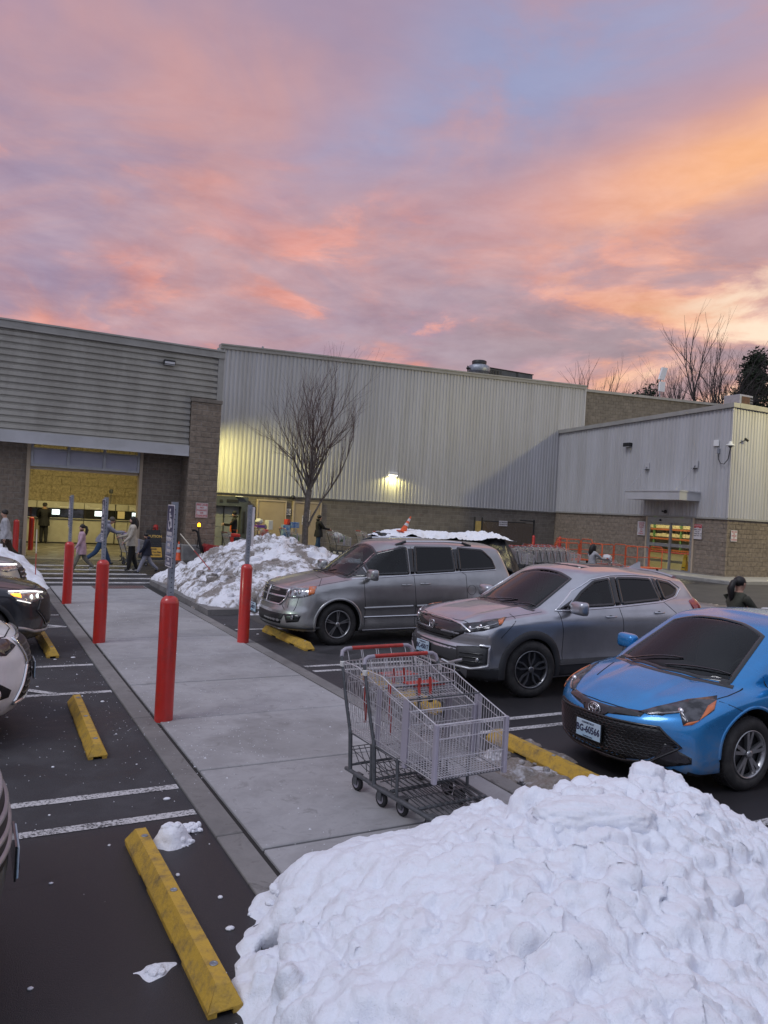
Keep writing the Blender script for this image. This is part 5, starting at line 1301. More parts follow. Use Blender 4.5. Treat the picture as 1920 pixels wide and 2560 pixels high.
    for sg in (-1, 1):
        pts = []
        for x in np.linspace(2.12, 3.72, 9): 
            q, n = B.cast('top', x, .66); pts.append((q.x, q.y * sg, q.z + (.045 if .01 < (x - 2.12) / 1.6 < .99 else .0)))
        rl = MB().tube(pts, .018, 8).build('roof_rail', mt['chrome'], car)
        for i0, i1 in ((0, 2), (7, 8)): MB().tube([pts[i0], (pts[i0 + 1][0], pts[i0 + 1][1], pts[i0 + 1][2])], .026, 8).build('rail_foot', cm['black'], rl)
        mirror(car, 1.52, sg * 1.05, 1.20, cm['silver_warm'], 1.15, sg)
    handle(B, car, 2.24, 1.02, cm['silver_warm']); handle(B, car, 2.62, 1.04, cm['silver_warm'])
    B.patch([(4.62, -.80, .9), (4.56, -.8, 1.28), (4.72, -.5, 1.28), (4.74, -.5, .9)], 120, cm['red_l'], 'tail_lamp', car, off=.006, mirror=True)
    wiper(B, car, (1.05, .45), (1.22, -.18)); wiper(B, car, (1.05, -.05), (1.24, -.60))
    cabin(car, 1.45, 2.15, W, .35, .80, 1.52, 4.3); B.open_windows(bd)
    finish(car, (4.55, 12.55, 0), 0); return car
minivan()

# ---- silver crossover
def crossover():
    car = thing('parked_crossover', 'silver crossover with dark wheel-arch cladding, parked between the minivan and the blue hatchback', 'SUV')
    W = .93
    S = dict(L=4.56, zb=.22, W=W, wheels=(1.0, 3.62), flare=.03, crown=.085, kf=.36, pf=2.5, kr=.34, cowl=1.3, belt=1.13, tum=.33, cw=.36, crease=.016, creasey=.50)
    S['Wp'] = tab([(-.1, .84), (.35, .895), (.8, .905), (3.7, .905), (4.2, .88), (4.6, .80)], .1)
    S['Sec'] = tab([(.1, .90), (.22, .94), (.40, .965), (.55, .955), (.78, .985), (.92, 1.0), (1.02, .985), (1.12, .945), (1.3, .88), (1.6, .8)], .03, 0, 2)
    S['top'] = tab([(-.3, .82), (.05, .87), (.18, .96), (.45, 1.035), (.9, 1.10), (1.28, 1.14), (1.6, 1.16), (3.6, 1.27), (4.5, 1.25)], .05)
    S['XF'] = tab([(0, .22), (.22, .14), (.33, .04), (.45, .0), (.60, .0), (.66, .06), (.80, .03), (.95, .10), (1.05, .20), (1.3, .6)], .014, -.1, 2)
    S['XR'] = tab([(0, 4.35), (.3, 4.45), (.6, 4.52), (.95, 4.50), (1.2, 4.42), (1.6, 3.98), (2, 3.6)], .03, -.1, 2.2)
    S['Wg'] = tab([(.9, .78), (1.4, .84), (2, .865), (3.3, .85), (4.2, .76)], .1)
    S['ws'] = tab([(.5, .72), (1.12, 1.10), (2.0, 1.60), (2.35, 1.67), (2.7, 2.1)], .05, 0, 6)
    S['rr'] = tab([(3.3, 2.4), (3.92, 1.64), (4.18, 1.36), (4.45, 1.0)], .04, 0, 6)
    S['roof'] = tab([(1.6, 1.60), (2.2, 1.67), (2.8, 1.68), (3.9, 1.585), (4.2, 1.5)], .1, 0, 6)
    P, fs = car_shell(S); B = Body(P, fs)
    bd = cut_wells(P, fs, [(1.0, .42), (3.62, .42)], W, cm['silver_cool']); bd.parent = car; gm = mt['windscreen']
    B.patch([(1.18, -.62, 0), (1.08, -.3, 0), (1.05, 0, 0), (1.08, .3, 0), (1.18, .62, 0), (1.92, .54, 0), (1.97, .25, 0), (1.98, 0, 0), (1.97, -.25, 0), (1.92, -.54, 0)], 'top', gm, 'windscreen', car, off=.004, cell=.12)
    B.strip([(1.02 + .14 * (abs(y) / .66) ** 2, y, 0) for y in np.linspace(-.68, .68, 9)], 'top', .07, cm['black'], 'cowl', car, off=.002)
    B.patch([(2.25, -.36, 0), (2.25, .36, 0), (3.0, .36, 0), (3.0, -.36, 0)], 'top', mt['glass_dark'], 'sunroof', car, off=.003, cell=.2)
    w3 = [[(1.60, 1.135), (1.85, 1.35), (2.12, 1.50), (2.42, 1.535), (2.45, 1.16)], [(2.57, 1.17), (2.55, 1.545), (2.9, 1.545), (3.22, 1.53), (3.36, 1.22)], [(3.44, 1.225), (3.34, 1.525), (3.62, 1.48), (3.80, 1.38), (3.70, 1.28)]]
    side_glass(B, car, w3)
    for a in ([(2.46, 1.16), (2.43, 1.54), (2.54, 1.545), (2.56, 1.17)], [(3.37, 1.22), (3.24, 1.53), (3.33, 1.525), (3.43, 1.225)]):
        B.patch([(x, 0, z) for x, z in a], 90, cm['black'], 'window_pillar', car, off=.003, mirror=True)
    B.patch([(1.44, 0, 1.12), (1.58, 0, 1.13), (1.70, 0, 1.25)], 90, cm['black'], 'mirror_sail', car, mirror=True, off=.004)
    B.strip([(1.40, 0, 1.105), (1.75, 0, 1.35), (2.08, 0, 1.51), (2.45, 0, 1.565), (2.9, 0, 1.575), (3.3, 0, 1.555), (3.66, 0, 1.50), (3.87, 0, 1.385), (3.72, 0, 1.26), (3.36, 0, 1.20), (2.5, 0, 1.145), (1.6, 0, 1.105)], 90, .022, mt['chrome'], 'window_trim', car, mirror=True, h=.008, closed=True)
    for g_ in ([(1.44, 1.09), (1.50, .85), (1.52, .52), (1.55, .34)], [(2.51, 1.15), (2.56, 1.0), (2.62, .6), (2.62, .36)], [(3.42, 1.2), (3.62, 1.05), (3.58, .85)], [(.80, 1.05), (.62, .90), (.5, .78)]):
        B.strip([(x, 0, z) for x, z in g_], 90, .011, cm['gap'], 'door_gap', car, mirror=True, off=.0, h=.0025)
    B.strip([(.22, -.60, 0), (.17, -.3, 0), (.15, 0, 0), (.17, .3, 0), (.22, .60, 0)], 'top', .014, cm['gap'], 'bonnet_gap', car, off=0, h=.002)
    B.strip([(.34, -.66, 0), (.6, -.74, 0), (1.0, -.77, 0), (1.24, -.76, 0)], 'top', .012, cm['gap'], 'bonnet_gap', car, off=0, h=.002, mirror=True)
    B.strip([(3.68, 0, .98), (3.86, 0, 1.0), (3.84, 0, .84), (3.68, 0, .82)], 90, .008, cm['gap'], 'fuel_door', car, off=0, h=.002, closed=True)
    # cladding
    for xw in (1.0, 3.62):
        B.strip([(xw + .455 * math.cos(a), 0, .36 + .455 * math.sin(a)) for a in np.linspace(-.22, math.pi + .22, 28)], 90, .10, cm['clad'], 'arch_cladding', car, off=.006, h=.010, mirror=True)
    B.patch([(1.40, 0, .26), (1.42, 0, .47), (3.2, 0, .47), (3.24, 0, .26)], 90, cm['clad'], 'sill_cladding', car, off=.010, cell=.2, mirror=True)
    B.strip([(1.46, 0, .40), (3.18, 0, .41)], 90, .02, cm['clad'], 'sill_groove', car, off=.014, h=.008, mirror=True)
    # nose
    gr_ = B.patch([(0, .60, .87), (0, .3, .945), (0, -.3, .945), (0, -.60, .87), (0, -.58, .80), (0, -.38, .69), (0, .38, .69), (0, .58, .80)], 0, cm['black'], 'grille', car, off=.005, cell=.08)
    for z in (.72, .75, .78): B.strip([(0, .42, z), (0, -.42, z)], 0, .010, cm['grille'], 'grille_slat', gr_, off=.010, h=.008, step=.12)
    B.strip([(0, .50, .915), (0, .28, .93), (0, .0, .93), (0, -.28, .93), (0, -.50, .905), (0, -.66, .83)], 0, .028, mt['chrome'], 'grille_bar', gr_, off=.012, h=.010)
    lg = MB(); p, n = B.cast(0, 0, .845); x0 = p.x - .028
    lg.tube([(x0, .05, .895), (x0, .058, .87), (x0, .05, .80), (x0, -.05, .80), (x0, -.058, .87), (x0, -.05, .895)], .006, 6, closed=True)
    lg.tube([(x0, .026, .885), (x0, .022, .81)], .009, 6).tube([(x0, -.026, .885), (x0, -.022, .81)], .009, 6).tube([(x0, .024, .845), (x0, -.024, .845)], .008, 6)
    lg.build('badge', mt['chrome'], gr_)
    B.patch([(.08, -.55, .82), (.12, -.58, .915), (.30, -.76, .965), (.56, -.885, 1.02), (.50, -.88, .94), (.30, -.80, .865), (.14, -.64, .815)], 50, cm['lens_dk'], 'headlamp', car, off=.008, cell=.05, mirror=True)
    B.strip([(.14, -.62, .845), (.30, -.77, .90), (.46, -.86, .96)], 50, .018, cm['lens'], 'lamp_strip', car, off=.012, h=.006, mirror=True)
    for yy, zz_, r, xx_ in ((-.66, .875, .030, .18), (-.75, .91, .030, .28)):
        p, n = B.cast(50, -yy * math.cos(R_(50)) + xx_ * math.sin(R_(50)), zz_)
        for sg in (1, -1): MB().ell((p.x - .004, p.y * sg, p.z), (.016, r, r), 12, 8).build('lamp_reflector', mt['chrome'], car)
    B.patch([(.47, -.87, .945), (.46, -.87, .99), (.55, -.885, 1.015), (.52, -.885, .965)], 55, cm['amber'], 'indicator', car, off=.013, cell=.05, mirror=True)
    # bumper: wide dark band with silver skid and framed lower corner intakes
    B.patch([(0, .60, .64), (0, -.60, .62), (0, -.52, .44), (0, .52, .44)], 0, cm['clad'], 'lower_intake', car, off=.006, cell=.08)
    B.patch([(.03, -.55, .63), (.1, -.70, .65), (.30, -.88, .68), (.30, -.88, .46), (.16, -.76, .41), (.05, -.58, .42)], 35, cm['clad'], 'corner_intake', car, off=.008, cell=.05, mirror=True)
    for z in (.47, .52, .57): B.strip([(.06, -.60, z), (.26, -.84, z + .01)], 35, .012, cm['black'], 'intake_slat', car, off=.012, h=.008, mirror=True)
    B.strip([(.03, -.30, .43), (.03, -.50, .395), (.14, -.74, .38), (.30, -.885, .43), (.31, -.885, .68), (.2, -.82, .675)], 35, .034, cm['silver_cool'], 'intake_frame', car, off=.012, h=.016, mirror=True)
    B.strip([(0, .62, .50), (0, .42, .405), (0, .2, .37), (0, -.2, .37), (0, -.42, .405), (0, -.62, .48)], 0, .045, cm['silver_cool'], 'skid_plate', car, off=.010, h=.014)
    B.patch([(.12, -.70, .24), (.14, -.70, .36), (.34, -.90, .40), (.56, -.92, .42), (.56, -.92, .24)], 50, cm['clad'], 'bumper_cladding', car, off=.006, cell=.06, mirror=True)
    B.patch([(0, .55, .36), (0, -.55, .36), (0, -.55, .24), (0, .55, .24)], 0, cm['clad'], 'bumper_cladding', car, off=.004, cell=.1)
    p, n = B.cast(35, .78 * math.cos(R_(35)) + .22 * math.sin(R_(35)), .50)
    for sg in (1, -1): MB().ell((p.x, p.y * sg, p.z), (.02, .036, .036), 12, 8).build('fog_lamp', cm['lens'], car)
    plate(car, -.03, .10, .53, 'BC-45017')
    for xw in (1.0, 3.62):
        for sg in (-1, 1): wheel(car, xw, sg, .90, .365, .245, 5, 'petal', mat('two_tone_alloy', (.20, .20, .21), .3, .8) if 'tta' not in cm else cm['tta'], steer=R_(-7) if xw < 2 else 0)
    for sg in (-1, 1): mirror(car, 1.66, sg * 1.03, 1.16, cm['silver_cool'], 1.1, sg)
    handle(B, car, 2.34, 1.02, cm['silver_cool']); handle(B, car, 3.28, 1.06, cm['silver_cool'])
    B.patch([(4.0, -.80, 1.08), (3.96, -.8, 1.20), (4.25, -.76, 1.26), (4.47, -.6, 1.22), (4.5, -.6, 1.06), (4.3, -.76, 1.04)], 112, cm['red_l'], 'tail_lamp', car, off=.012, cell=.06, mirror=True, rnd=1)
    B.strip([(3.98, -.62, 1.55), (4.12, -.66, 1.42), (4.28, -.70, 1.24)], 112, .05, cm['red_l'], 'tail_lamp_column', car, off=.004, h=.012, mirror=True)
    fn = MB(); fn.add([(3.55, -.012, 1.63), (3.78, -.02, 1.61), (3.78, .02, 1.61), (3.55, .012, 1.63), (3.74, 0, 1.72), (3.78, 0, 1.72)], [(0, 1, 5, 4), (3, 4, 5, 2), (1, 2, 5), (0, 4, 3), (0, 3, 2, 1)])
    fn.build('roof_aerial', cm['silver_cool'], car)
    B.strip([(3.86, y, 0) for y in np.linspace(-.6, .6, 7)], 'top', .12, cm['silver_cool'], 'rear_spoiler', car, off=.01, h=.02)
    wiper(B, car, (1.08, .40), (1.26, -.22)); wiper(B, car, (1.08, -.08), (1.28, -.58))
    cabin(car, 1.40, 2.10, W, .35, .74, 1.44); B.open_windows(bd)
    finish(car, (5.42, 8.62, 0), 0); return car
crossover()

# ---- blue hatchback
def hatchback():
    car = thing('parked_hatchback', 'bright blue hatchback with wide honeycomb grille, parked behind the big snow heap', 'car')
    W = .90
    S = dict(L=4.2, zb=.17, W=W, wheels=(1.02, 3.55), flare=.022, crown=.10, kf=.46, pf=2.3, kr=.34, cowl=1.2, belt=.96, tum=.42, cw=.38, crease=-.010, creasey=.36)
    S['Wp'] = tab([(-.1, .82), (.4, .865), (.8, .88), (3.5, .88), (4.2, .80)], .1)
    S['Sec'] = tab([(.1, .90), (.2, .95), (.35, .97), (.55, .965), (.72, .995), (.82, 1.0), (.92, .965), (1.02, .92), (1.3, .8)], .03, 0, 2)
    S['top'] = tab([(-.3, .55), (.0, .60), (.10, .68), (.35, .79), (.75, .895), (1.1, .955), (1.5, 1.0), (3.4, 1.08), (4.2, 1.05)], .05)
    S['XF'] = tab([(0, .20), (.17, .06), (.24, .0), (.40, .0), (.52, -.02), (.60, .0), (.68, .06), (.80, .30), (1.0, .7)], .018, -.1, 2)
    S['XR'] = tab([(0, 4.0), (.4, 4.18), (.9, 4.15), (1.1, 4.05), (1.45, 3.5), (2, 3.0)], .03, -.1, 2.2)
    S['Wg'] = tab([(.7, .74), (1.2, .79), (1.9, .82), (3.2, .80), (4.0, .7)], .1)
    S['ws'] = tab([(.4, .55), (.86, .93), (1.62, 1.37), (1.95, 1.45), (2.3, 1.9)], .05, 0, 6)
    S['rr'] = tab([(2.9, 2.0), (3.3, 1.45), (3.9, 1.1), (4.2, .8)], .04, 0, 6)
    S['roof'] = tab([(1.4, 1.40), (1.9, 1.46), (2.4, 1.465), (3.3, 1.40)], .1, 0, 6)
    P, fs = car_shell(S, 230, 170); B = Body(P, fs)
    bd = cut_wells(P, fs, [(1.02, .38), (3.55, .38)], W, cm['blue']); bd.parent = car; gm = mt['windscreen']
    B.patch([(1.00, -.66, 0), (.88, -.4, 0), (.82, 0, 0), (.88, .4, 0), (1.00, .66, 0), (1.60, .54, 0), (1.68, .25, 0), (1.70, 0, 0), (1.68, -.25, 0), (1.60, -.54, 0)], 'top', gm, 'windscreen', car, off=.004, cell=.10)
    B.strip([(.79 + .17 * (abs(y) / .68) ** 2, y, 0) for y in np.linspace(-.70, .70, 11)], 'top', .07, cm['black'], 'cowl', car, off=.002)
    side_glass(B, car, [[(1.36, .99), (1.60, 1.14), (1.9, 1.30), (2.12, 1.34), (2.16, 1.02)], [(2.26, 1.03), (2.24, 1.345), (2.7, 1.33), (3.05, 1.24), (3.1, 1.10)]])
    for g_ in ([(1.26, .98), (1.30, .6), (1.32, .3)], [(2.2, 1.3), (2.22, .9), (2.28, .5), (2.28, .3)]):
        B.strip([(x, 0, z) for x, z in g_], 90, .010, cm['gap'], 'door_gap', car, mirror=True, off=.0, h=.0025)
    B.strip([(.12, -.40, 0), (.085, -.2, 0), (.075, 0, 0), (.085, .2, 0), (.12, .40, 0), (.22, .58, 0), (.45, .72, 0), (.8, .775, 0), (1.02, .76, 0)], 'top', .013, cm['gap'], 'bonnet_gap', car, off=0, h=.003)
    B.strip([(.12, -.40, 0), (.22, -.58, 0), (.45, -.72, 0), (.8, -.775, 0), (1.02, -.76, 0)], 'top', .013, cm['gap'], 'bonnet_gap', car, off=0, h=.003)
    B.strip([(.42, .42, 0), (.78, .56, 0)], 'top', .018, cm['gap'], 'bonnet_crease', car, off=0, h=.002)
    B.strip([(.68, 0, .80), (.92, 0, .70)], 90, .008, cm['gap'], 'fender_gap', car, off=0, h=.002, mirror=True)
    # black nose bar joining the lamps
    B.patch([(0, .46, .665), (0, .30, .655), (0, .12, .64), (0, -.12, .64), (0, -.30, .655), (0, -.46, .665), (0, -.44, .62), (0, -.16, .585), (0, -.09, .535), (0, .09, .535), (0, .16, .585), (0, .44, .62)], 0, cm['black'], 'nose_bar', car, off=.005, cell=.05)
    B.patch([(.09, -.44, .655), (.16, -.58, .71), (.36, -.74, .785), (.62, -.835, .83), (.56, -.84, .74), (.34, -.80, .625), (.27, -.765, .61), (.27, -.73, .695), (.14, -.52, .648)], 45, cm['lens_dk'], 'headlamp', car, off=.006, cell=.04, mirror=True)
    B.patch([(.40, -.82, .66), (.50, -.83, .76), (.60, -.835, .80), (.56, -.838, .745), (.34, -.80, .62), (.27, -.765, .605), (.30, -.78, .63)], 45, cm['amber'], 'indicator', car, off=.011, cell=.05, mirror=True)
    B.strip([(.14, -.50, .65), (.30, -.72, .70), (.32, -.77, .64)], 45, .014, cm['lens'], 'lamp_strip', car, off=.010, h=.006, mirror=True)
    p, n = B.cast(45, .72 * math.cos(R_(45)) + .29 * math.sin(R_(45)), .705)
    for sg in (1, -1): MB().ell((p.x, p.y * sg, p.z), (.02, .034, .034), 14, 8).build('lamp_projector', mt['chrome'], car)
    # badge: three ellipses
    p, n = B.cast(0, 0, .595); x0 = p.x - .022; bd_ = MB()
    def ring(cy, cz, ry, rz_): bd_.tube([(x0, cy + ry * math.cos(a), cz + rz_ * math.sin(a)) for a in np.linspace(0, 6.283, 21)[:-1]], .0055, 6, closed=True)
    ring(0, .595, .074, .052); ring(0, .607, .046, .022); ring(0, .595, .022, .050); bd_.build('badge', mt['chrome'], car)
    # honeycomb grille
    gpoly = [(0, .60, .56), (0, .14, .545), (0, -.14, .545), (0, -.60, .56), (0, -.72, .42), (0, -.52, .27), (0, -.30, .225), (0, .30, .225), (0, .52, .27), (0, .72, .42)]
    gr_ = B.patch(gpoly, 0, cm['grille'], 'grille', car, off=.004, cell=.05)
    hc = MB(); hw = .052; hh = .030
    def inside(y, z):
        n_ = len(gpoly); c = False
        for i in range(n_):
            y1, z1_, y2, z2_ = gpoly[i][1], gpoly[i][2], gpoly[(i + 1) % n_][1], gpoly[(i + 1) % n_][2]
            if (z1_ > z) != (z2_ > z) and y < (y2 - y1) * (z - z1_) / (z2_ - z1_) + y1: c = not c
        return c
    for r in range(13):
        for k in range(-15, 16):
            cy = k * hw + (hw / 2 if r % 2 else 0); cz = .235 + r * hh * .86
            if not inside(cy, cz): continue
            pts = []
            for a, b in ((-.5, -.18), (-.5, .18), (0, .5), (.5, .18), (.5, -.18)):
                q, n = B.cast(0, -(cy + a * hw), cz + b * hh * 1.1); pts.append(q + n * .009)
            hc.tube(pts, .0032, 3, caps=False)
    o = hc.build('honeycomb', cm['black'], gr_); o['kind'] = 'stuff'
    B.strip([(0, .64, .52), (0, .14, .55), (0, -.14, .55), (0, -.60, .565), (0, -.74, .42), (0, -.54, .255), (0, -.30, .21), (0, .30, .21), (0, .54, .255), (0, .74, .42)], 0, .022, cm['black'], 'grille_surround', gr_, off=.006, h=.010, closed=True)
    B.patch([(.10, -.70, .44), (.30, -.83, .34), (.30, -.83, .29), (.10, -.62, .215), (.05, -.50, .215), (.08, -.62, .30)], 30, cm['black'], 'fog_recess', car, off=.006, cell=.05, mirror=True)
    B.strip([(.0, .66, .165), (0, .3, .15), (0, -.3, .15), (.0, -.66, .165)], 0, .03, cm['black'], 'chin_spoiler', car, off=.0, h=.010)
    plate(car, -.045, .02, .395, 'BG-60566', tilt=0)
    for xw in (1.02, 3.55):
        for sg in (-1, 1): wheel(car, xw, sg, .865, .325, .215, 5, 'twin', cm['rim'])
        B.strip([(xw + .388 * math.cos(a), 0, .36 + .388 * math.sin(a)) for a in np.linspace(-.1, math.pi + .1, 24)], 90, .03, cm['blue'], 'arch_lip', car, off=.003, h=.006, mirror=True)
    for sg in (-1, 1): mirror(car, 1.42, sg * .98, 1.0, cm['blue'], 1.0, sg)
    handle(B, car, 2.0, .84, cm['blue'])
    wiper(B, car, (.90, .50), (1.02, -.10)); wiper(B, car, (.88, -.02), (1.06, -.60))
    cabin(car, 1.22, 1.80, W, .25, .58, 1.24); B.open_windows(bd)
    finish(car, (5.13, 5.25, 0), 0); return car
hatchback()

# ---- the noses of the cars on the left; each built whole, facing +X
def left_car(name, label, cat, paint_m, Xf, Yc, W, hood, roofz, lamp, lampm, gz, extra=None, L=4.5, beltz=1.1, XFp=None, kf=.5, drl=None):
    car = thing(name, label, cat)
    S = dict(L=L, zb=.22, W=W, wheels=(.95, L - .98), flare=.03, crown=.11, kf=kf, pf=2.3, kr=.34, cowl=1.2, belt=beltz, tum=.35, cw=.38, crease=.012, creasey=.5)
    S['Wp'] = tab([(-.1, W * .91), (.35, W * .96), (.8, W * .98), (L - .9, W * .98), (L, W * .86)], .1)
    S['Sec'] = tab([(.1, .90), (.22, .94), (.40, .965), (.55, .955), (.78, .985), (.92, 1.0), (1.02, .975), (1.12, .93), (1.3, .86)], .03, 0, 2)
    S['top'] = tab([(-.3, hood - .22), (.05, hood - .12), (.18, hood - .03), (.5, hood + .04), (.9, hood + .11), (1.25, hood + .15), (1.6, hood + .17), (L - 1, hood + .22), (L, hood + .2)], .05)
    S['XF'] = tab(XFp or [(0, .22), (.22, .12), (.35, .02), (.5, .0), (.75, .02), (hood, .12), (1.3, .6)], .02, -.1, 2)
    S['XR'] = tab([(0, L - .2), (.3, L - .1), (.6, L), (.95, L - .02), (1.2, L - .1), (1.6, L - .55), (2, L - .9)], .03, -.1, 2.2)
    S['Wg'] = tab([(.9, W - .15), (1.4, W - .09), (2, W - .06), (3.3, W - .08), (L, W - .16)], .1)
    S['ws'] = tab([(.5, hood - .27), (1.12, hood + .11), (1.95, roofz - .07), (2.3, roofz), (2.7, roofz + .5)], .05, 0, 6)
    S['rr'] = tab([(L - 1.2, roofz + .7), (L - .6, roofz - .03), (L - .3, hood + .3), (L, .9)], .04, 0, 6)
    S['roof'] = tab([(1.6, roofz - .06), (2.2, roofz), (2.8, roofz), (L - .6, roofz - .07)], .1, 0, 6)
    P, fs = car_shell(S, 170, 120); B = Body(P, fs)
    bd = cut_wells(P, fs, [(.95, .41), (L - .98, .41)], W, paint_m); bd.parent = car
    B.patch([(1.20, -.62, 0), (1.08, -.3, 0), (1.06, 0, 0), (1.08, .3, 0), (1.20, .62, 0), (1.86, .54, 0), (1.95, 0, 0), (1.86, -.54, 0)], 'top', mt['windscreen'], 'windscreen', car, off=.004, cell=.15)
    b_ = beltz
    side_glass(B, car, [[(1.6, b_ + .02), (1.9, b_ + .24), (2.2, roofz - .15), (2.5, roofz - .13), (2.52, b_ + .04)], [(2.62, b_ + .04), (2.60, roofz - .13), (3.2, roofz - .15), (3.5, b_ + .1)]])
    for g_ in ([(1.46, hood + .08), (1.52, .5), (1.54, .32)], [(2.56, b_ + .02), (2.62, .6), (2.62, .34)]):
        B.strip([(x, 0, z) for x, z in g_], 90, .010, cm['gap'], 'door_gap', car, mirror=True, off=.0, h=.0025)
    B.strip([(.26, -.5, 0), (.20, 0, 0), (.26, .5, 0)], 'top', .014, cm['gap'], 'bonnet_gap', car, off=0, h=.003)
    B.strip([(.26, .5, 0), (.45, W - .22, 0), (.8, W - .15, 0), (1.24, W - .16, 0)], 'top', .014, cm['gap'], 'bonnet_gap', car, off=0, h=.003, mirror=True)
    B.patch(lamp, 50, lampm, 'headlamp', car, off=.008, cell=.05, mirror=True)
    for xw in (.95, L - .98):
        for sg in (-1, 1): wheel(car, xw, sg, W - .03, .36, .24, 5, 'twin', cm['rim'])
        B.strip([(xw + .43 * math.cos(a), 0, .36 + .43 * math.sin(a)) for a in np.linspace(-.2, math.pi + .2, 24)], 90, .06, cm['clad'] if extra == 'dark' else paint_m, 'arch_lip', car, off=.004, h=.010, mirror=True)
    for sg in (-1, 1): mirror(car, 1.62, sg * (W + .10), b_ + .06, paint_m, 1.05, sg)
    cabin(car, 1.42, 2.1, W, .35, .74, roofz - .24); B.open_windows(bd)
    finish(car, (Xf, Yc, 0), math.pi)
    return car, B
# pearl white SUV with spindle grille
car, B = left_car('parked_white_suv', 'pearl white SUV nose with dark slatted grille, parked by a yellow wheel stop', 'SUV', cm['white'], .60, 8.35, .94, .98, 1.68,
    [(.12, -.52, .86), (.18, -.60, .93), (.36, -.80, .985), (.62, -.915, 1.02), (.60, -.92, .90), (.40, -.87, .84), (.2, -.70, .80)], cm['lens_dk'], .8)
gr_ = B.patch([(0, .40, .90), (0, -.40, .90), (0, -.30, .66), (0, -.52, .36), (0, .52, .36), (0, .30, .66)], 0, cm['grille'], 'grille', car, off=.006, cell=.06)
for k in range(9):
    z = .40 + k * .055; hw_ = .40 - .10 * math.cos((z - .66) / .3 * 1.5)
    B.strip([(0, hw_ + .04, z), (0, 0, z - .015), (0, -hw_ - .04, z)], 0, .018, cm['rim_dk'], 'grille_slat', gr_, off=.006, h=.010)
B.strip([(0, .44, .92), (0, -.44, .92), (0, -.34, .66), (0, -.56, .34), (0, .56, .34), (0, .34, .66)], 0, .02, mt['chrome'], 'grille_surround', gr_, off=.010, h=.014, closed=True)
B.patch([(.30, -.87, .62), (.12, -.68, .48), (.14, -.70, .42), (.28, -.86, .42)], 45, cm['gap'], 'fog_recess', car, off=.004, cell=.05, mirror=True)
p, n = B.cast(45, .80 * .707 + .25 * .707, .47)
for sg in (1, -1): MB().ell((p.x - .004, p.y * sg, p.z), (.025, .055, .05), 14, 8).build('fog_lamp', mt['chrome'], car)
plate(car, -.035, 0, .56, 'AT-39218')
# graphite crossover with running lights on
car, B = left_car('parked_graphite_crossover', 'dark graphite crossover nose with lit headlamps, parked beyond the white SUV', 'car', cm['graphite'], 1.13, 12.45, .92, .96, 1.64,
    [(.14, -.46, .78), (.20, -.55, .87), (.40, -.80, .90), (.62, -.90, .91), (.52, -.88, .82), (.32, -.78, .75)], cm['lens'], .8, extra='dark')
B.strip([(.14, -.46, .86), (.28, -.66, .895), (.45, -.82, .912), (.60, -.89, .915)], 50, .020, cm['drl'], 'running_light', car, off=.016, h=.006, mirror=True)
B.strip([(.30, -.78, .745), (.50, -.88, .805)], 50, .010, cm['drl'], 'running_light', car, off=.014, h=.005, mirror=True)
B.patch([(.44, -.84, .83), (.44, -.84, .885), (.58, -.89, .895), (.54, -.89, .86)], 52, mat('lit_amber', (.8, .3, .05), .3, emit=(1, .35, .04), es=2.5), 'marker_lamp', car, off=.014, cell=.05, mirror=True)
for yy, xx_ in ((-.60, .22), (-.70, .30)):
    p, n = B.cast(50, -yy * math.cos(R_(50)) + xx_ * math.sin(R_(50)), .825)
    for sg in (1, -1): MB().ell((p.x - .002, p.y * sg, p.z), (.018, .035, .035), 12, 8).build('lamp_projector', cm['led'], car)
gr_ = B.patch([(0, .50, .82), (0, -.50, .82), (0, -.62, .62), (0, -.40, .42), (0, .40, .42), (0, .62, .62)], 0, cm['grille'], 'grille', car, off=.006, cell=.06)
B.strip([(0, .52, .84), (0, -.52, .84), (0, -.64, .62), (0, -.42, .40), (0, .42, .40), (0, .64, .62)], 0, .02, cm['black'], 'grille_surround', gr_, off=.006, h=.008, closed=True)
B.strip([(.3, -.86, .42), (.1, -.66, .34), (0, -.3, .31), (0, .3, .31), (.1, .66, .34), (.3, .86, .42)], 0, .05, mt['alu'], 'chin_spoiler', car, off=.006, h=.02)
for sg in (-1, 1):
    spot('headlamp_light', (1.20, 12.45 + sg * .66, .80), (4.6, 12.45 + sg * .62 + .1, .52), 34, R_(36), .7, .03, (.78, 1.0, .86))
# silver car beyond
car, B = left_car('parked_silver_suv', 'pale silver SUV nose with white light strip, beyond the graphite crossover by the snow bank', 'SUV', cm['pale'], 1.0, 15.9, .92, 1.02, 1.70,
    [(.14, -.46, .88), (.20, -.55, .98), (.40, -.80, 1.0), (.62, -.90, 1.02), (.56, -.88, .90), (.32, -.80, .84)], cm['lens'], .8)
B.strip([(.18, -.50, .955), (.40, -.78, .975), (.56, -.87, .98)], 50, .035, cm['drl'], 'running_light', car, off=.014, h=.006, mirror=True)
gr_ = B.patch([(0, .5, .90), (0, -.5, .90), (0, -.45, .60), (0, .45, .60)], 0, cm['grille'], 'grille', car, off=.006, cell=.06)
for z in (.66, .74, .82): B.strip([(0, .46, z), (0, -.46, z)], 0, .03, mt['chrome'], 'grille_bar', gr_, off=.010, h=.014)
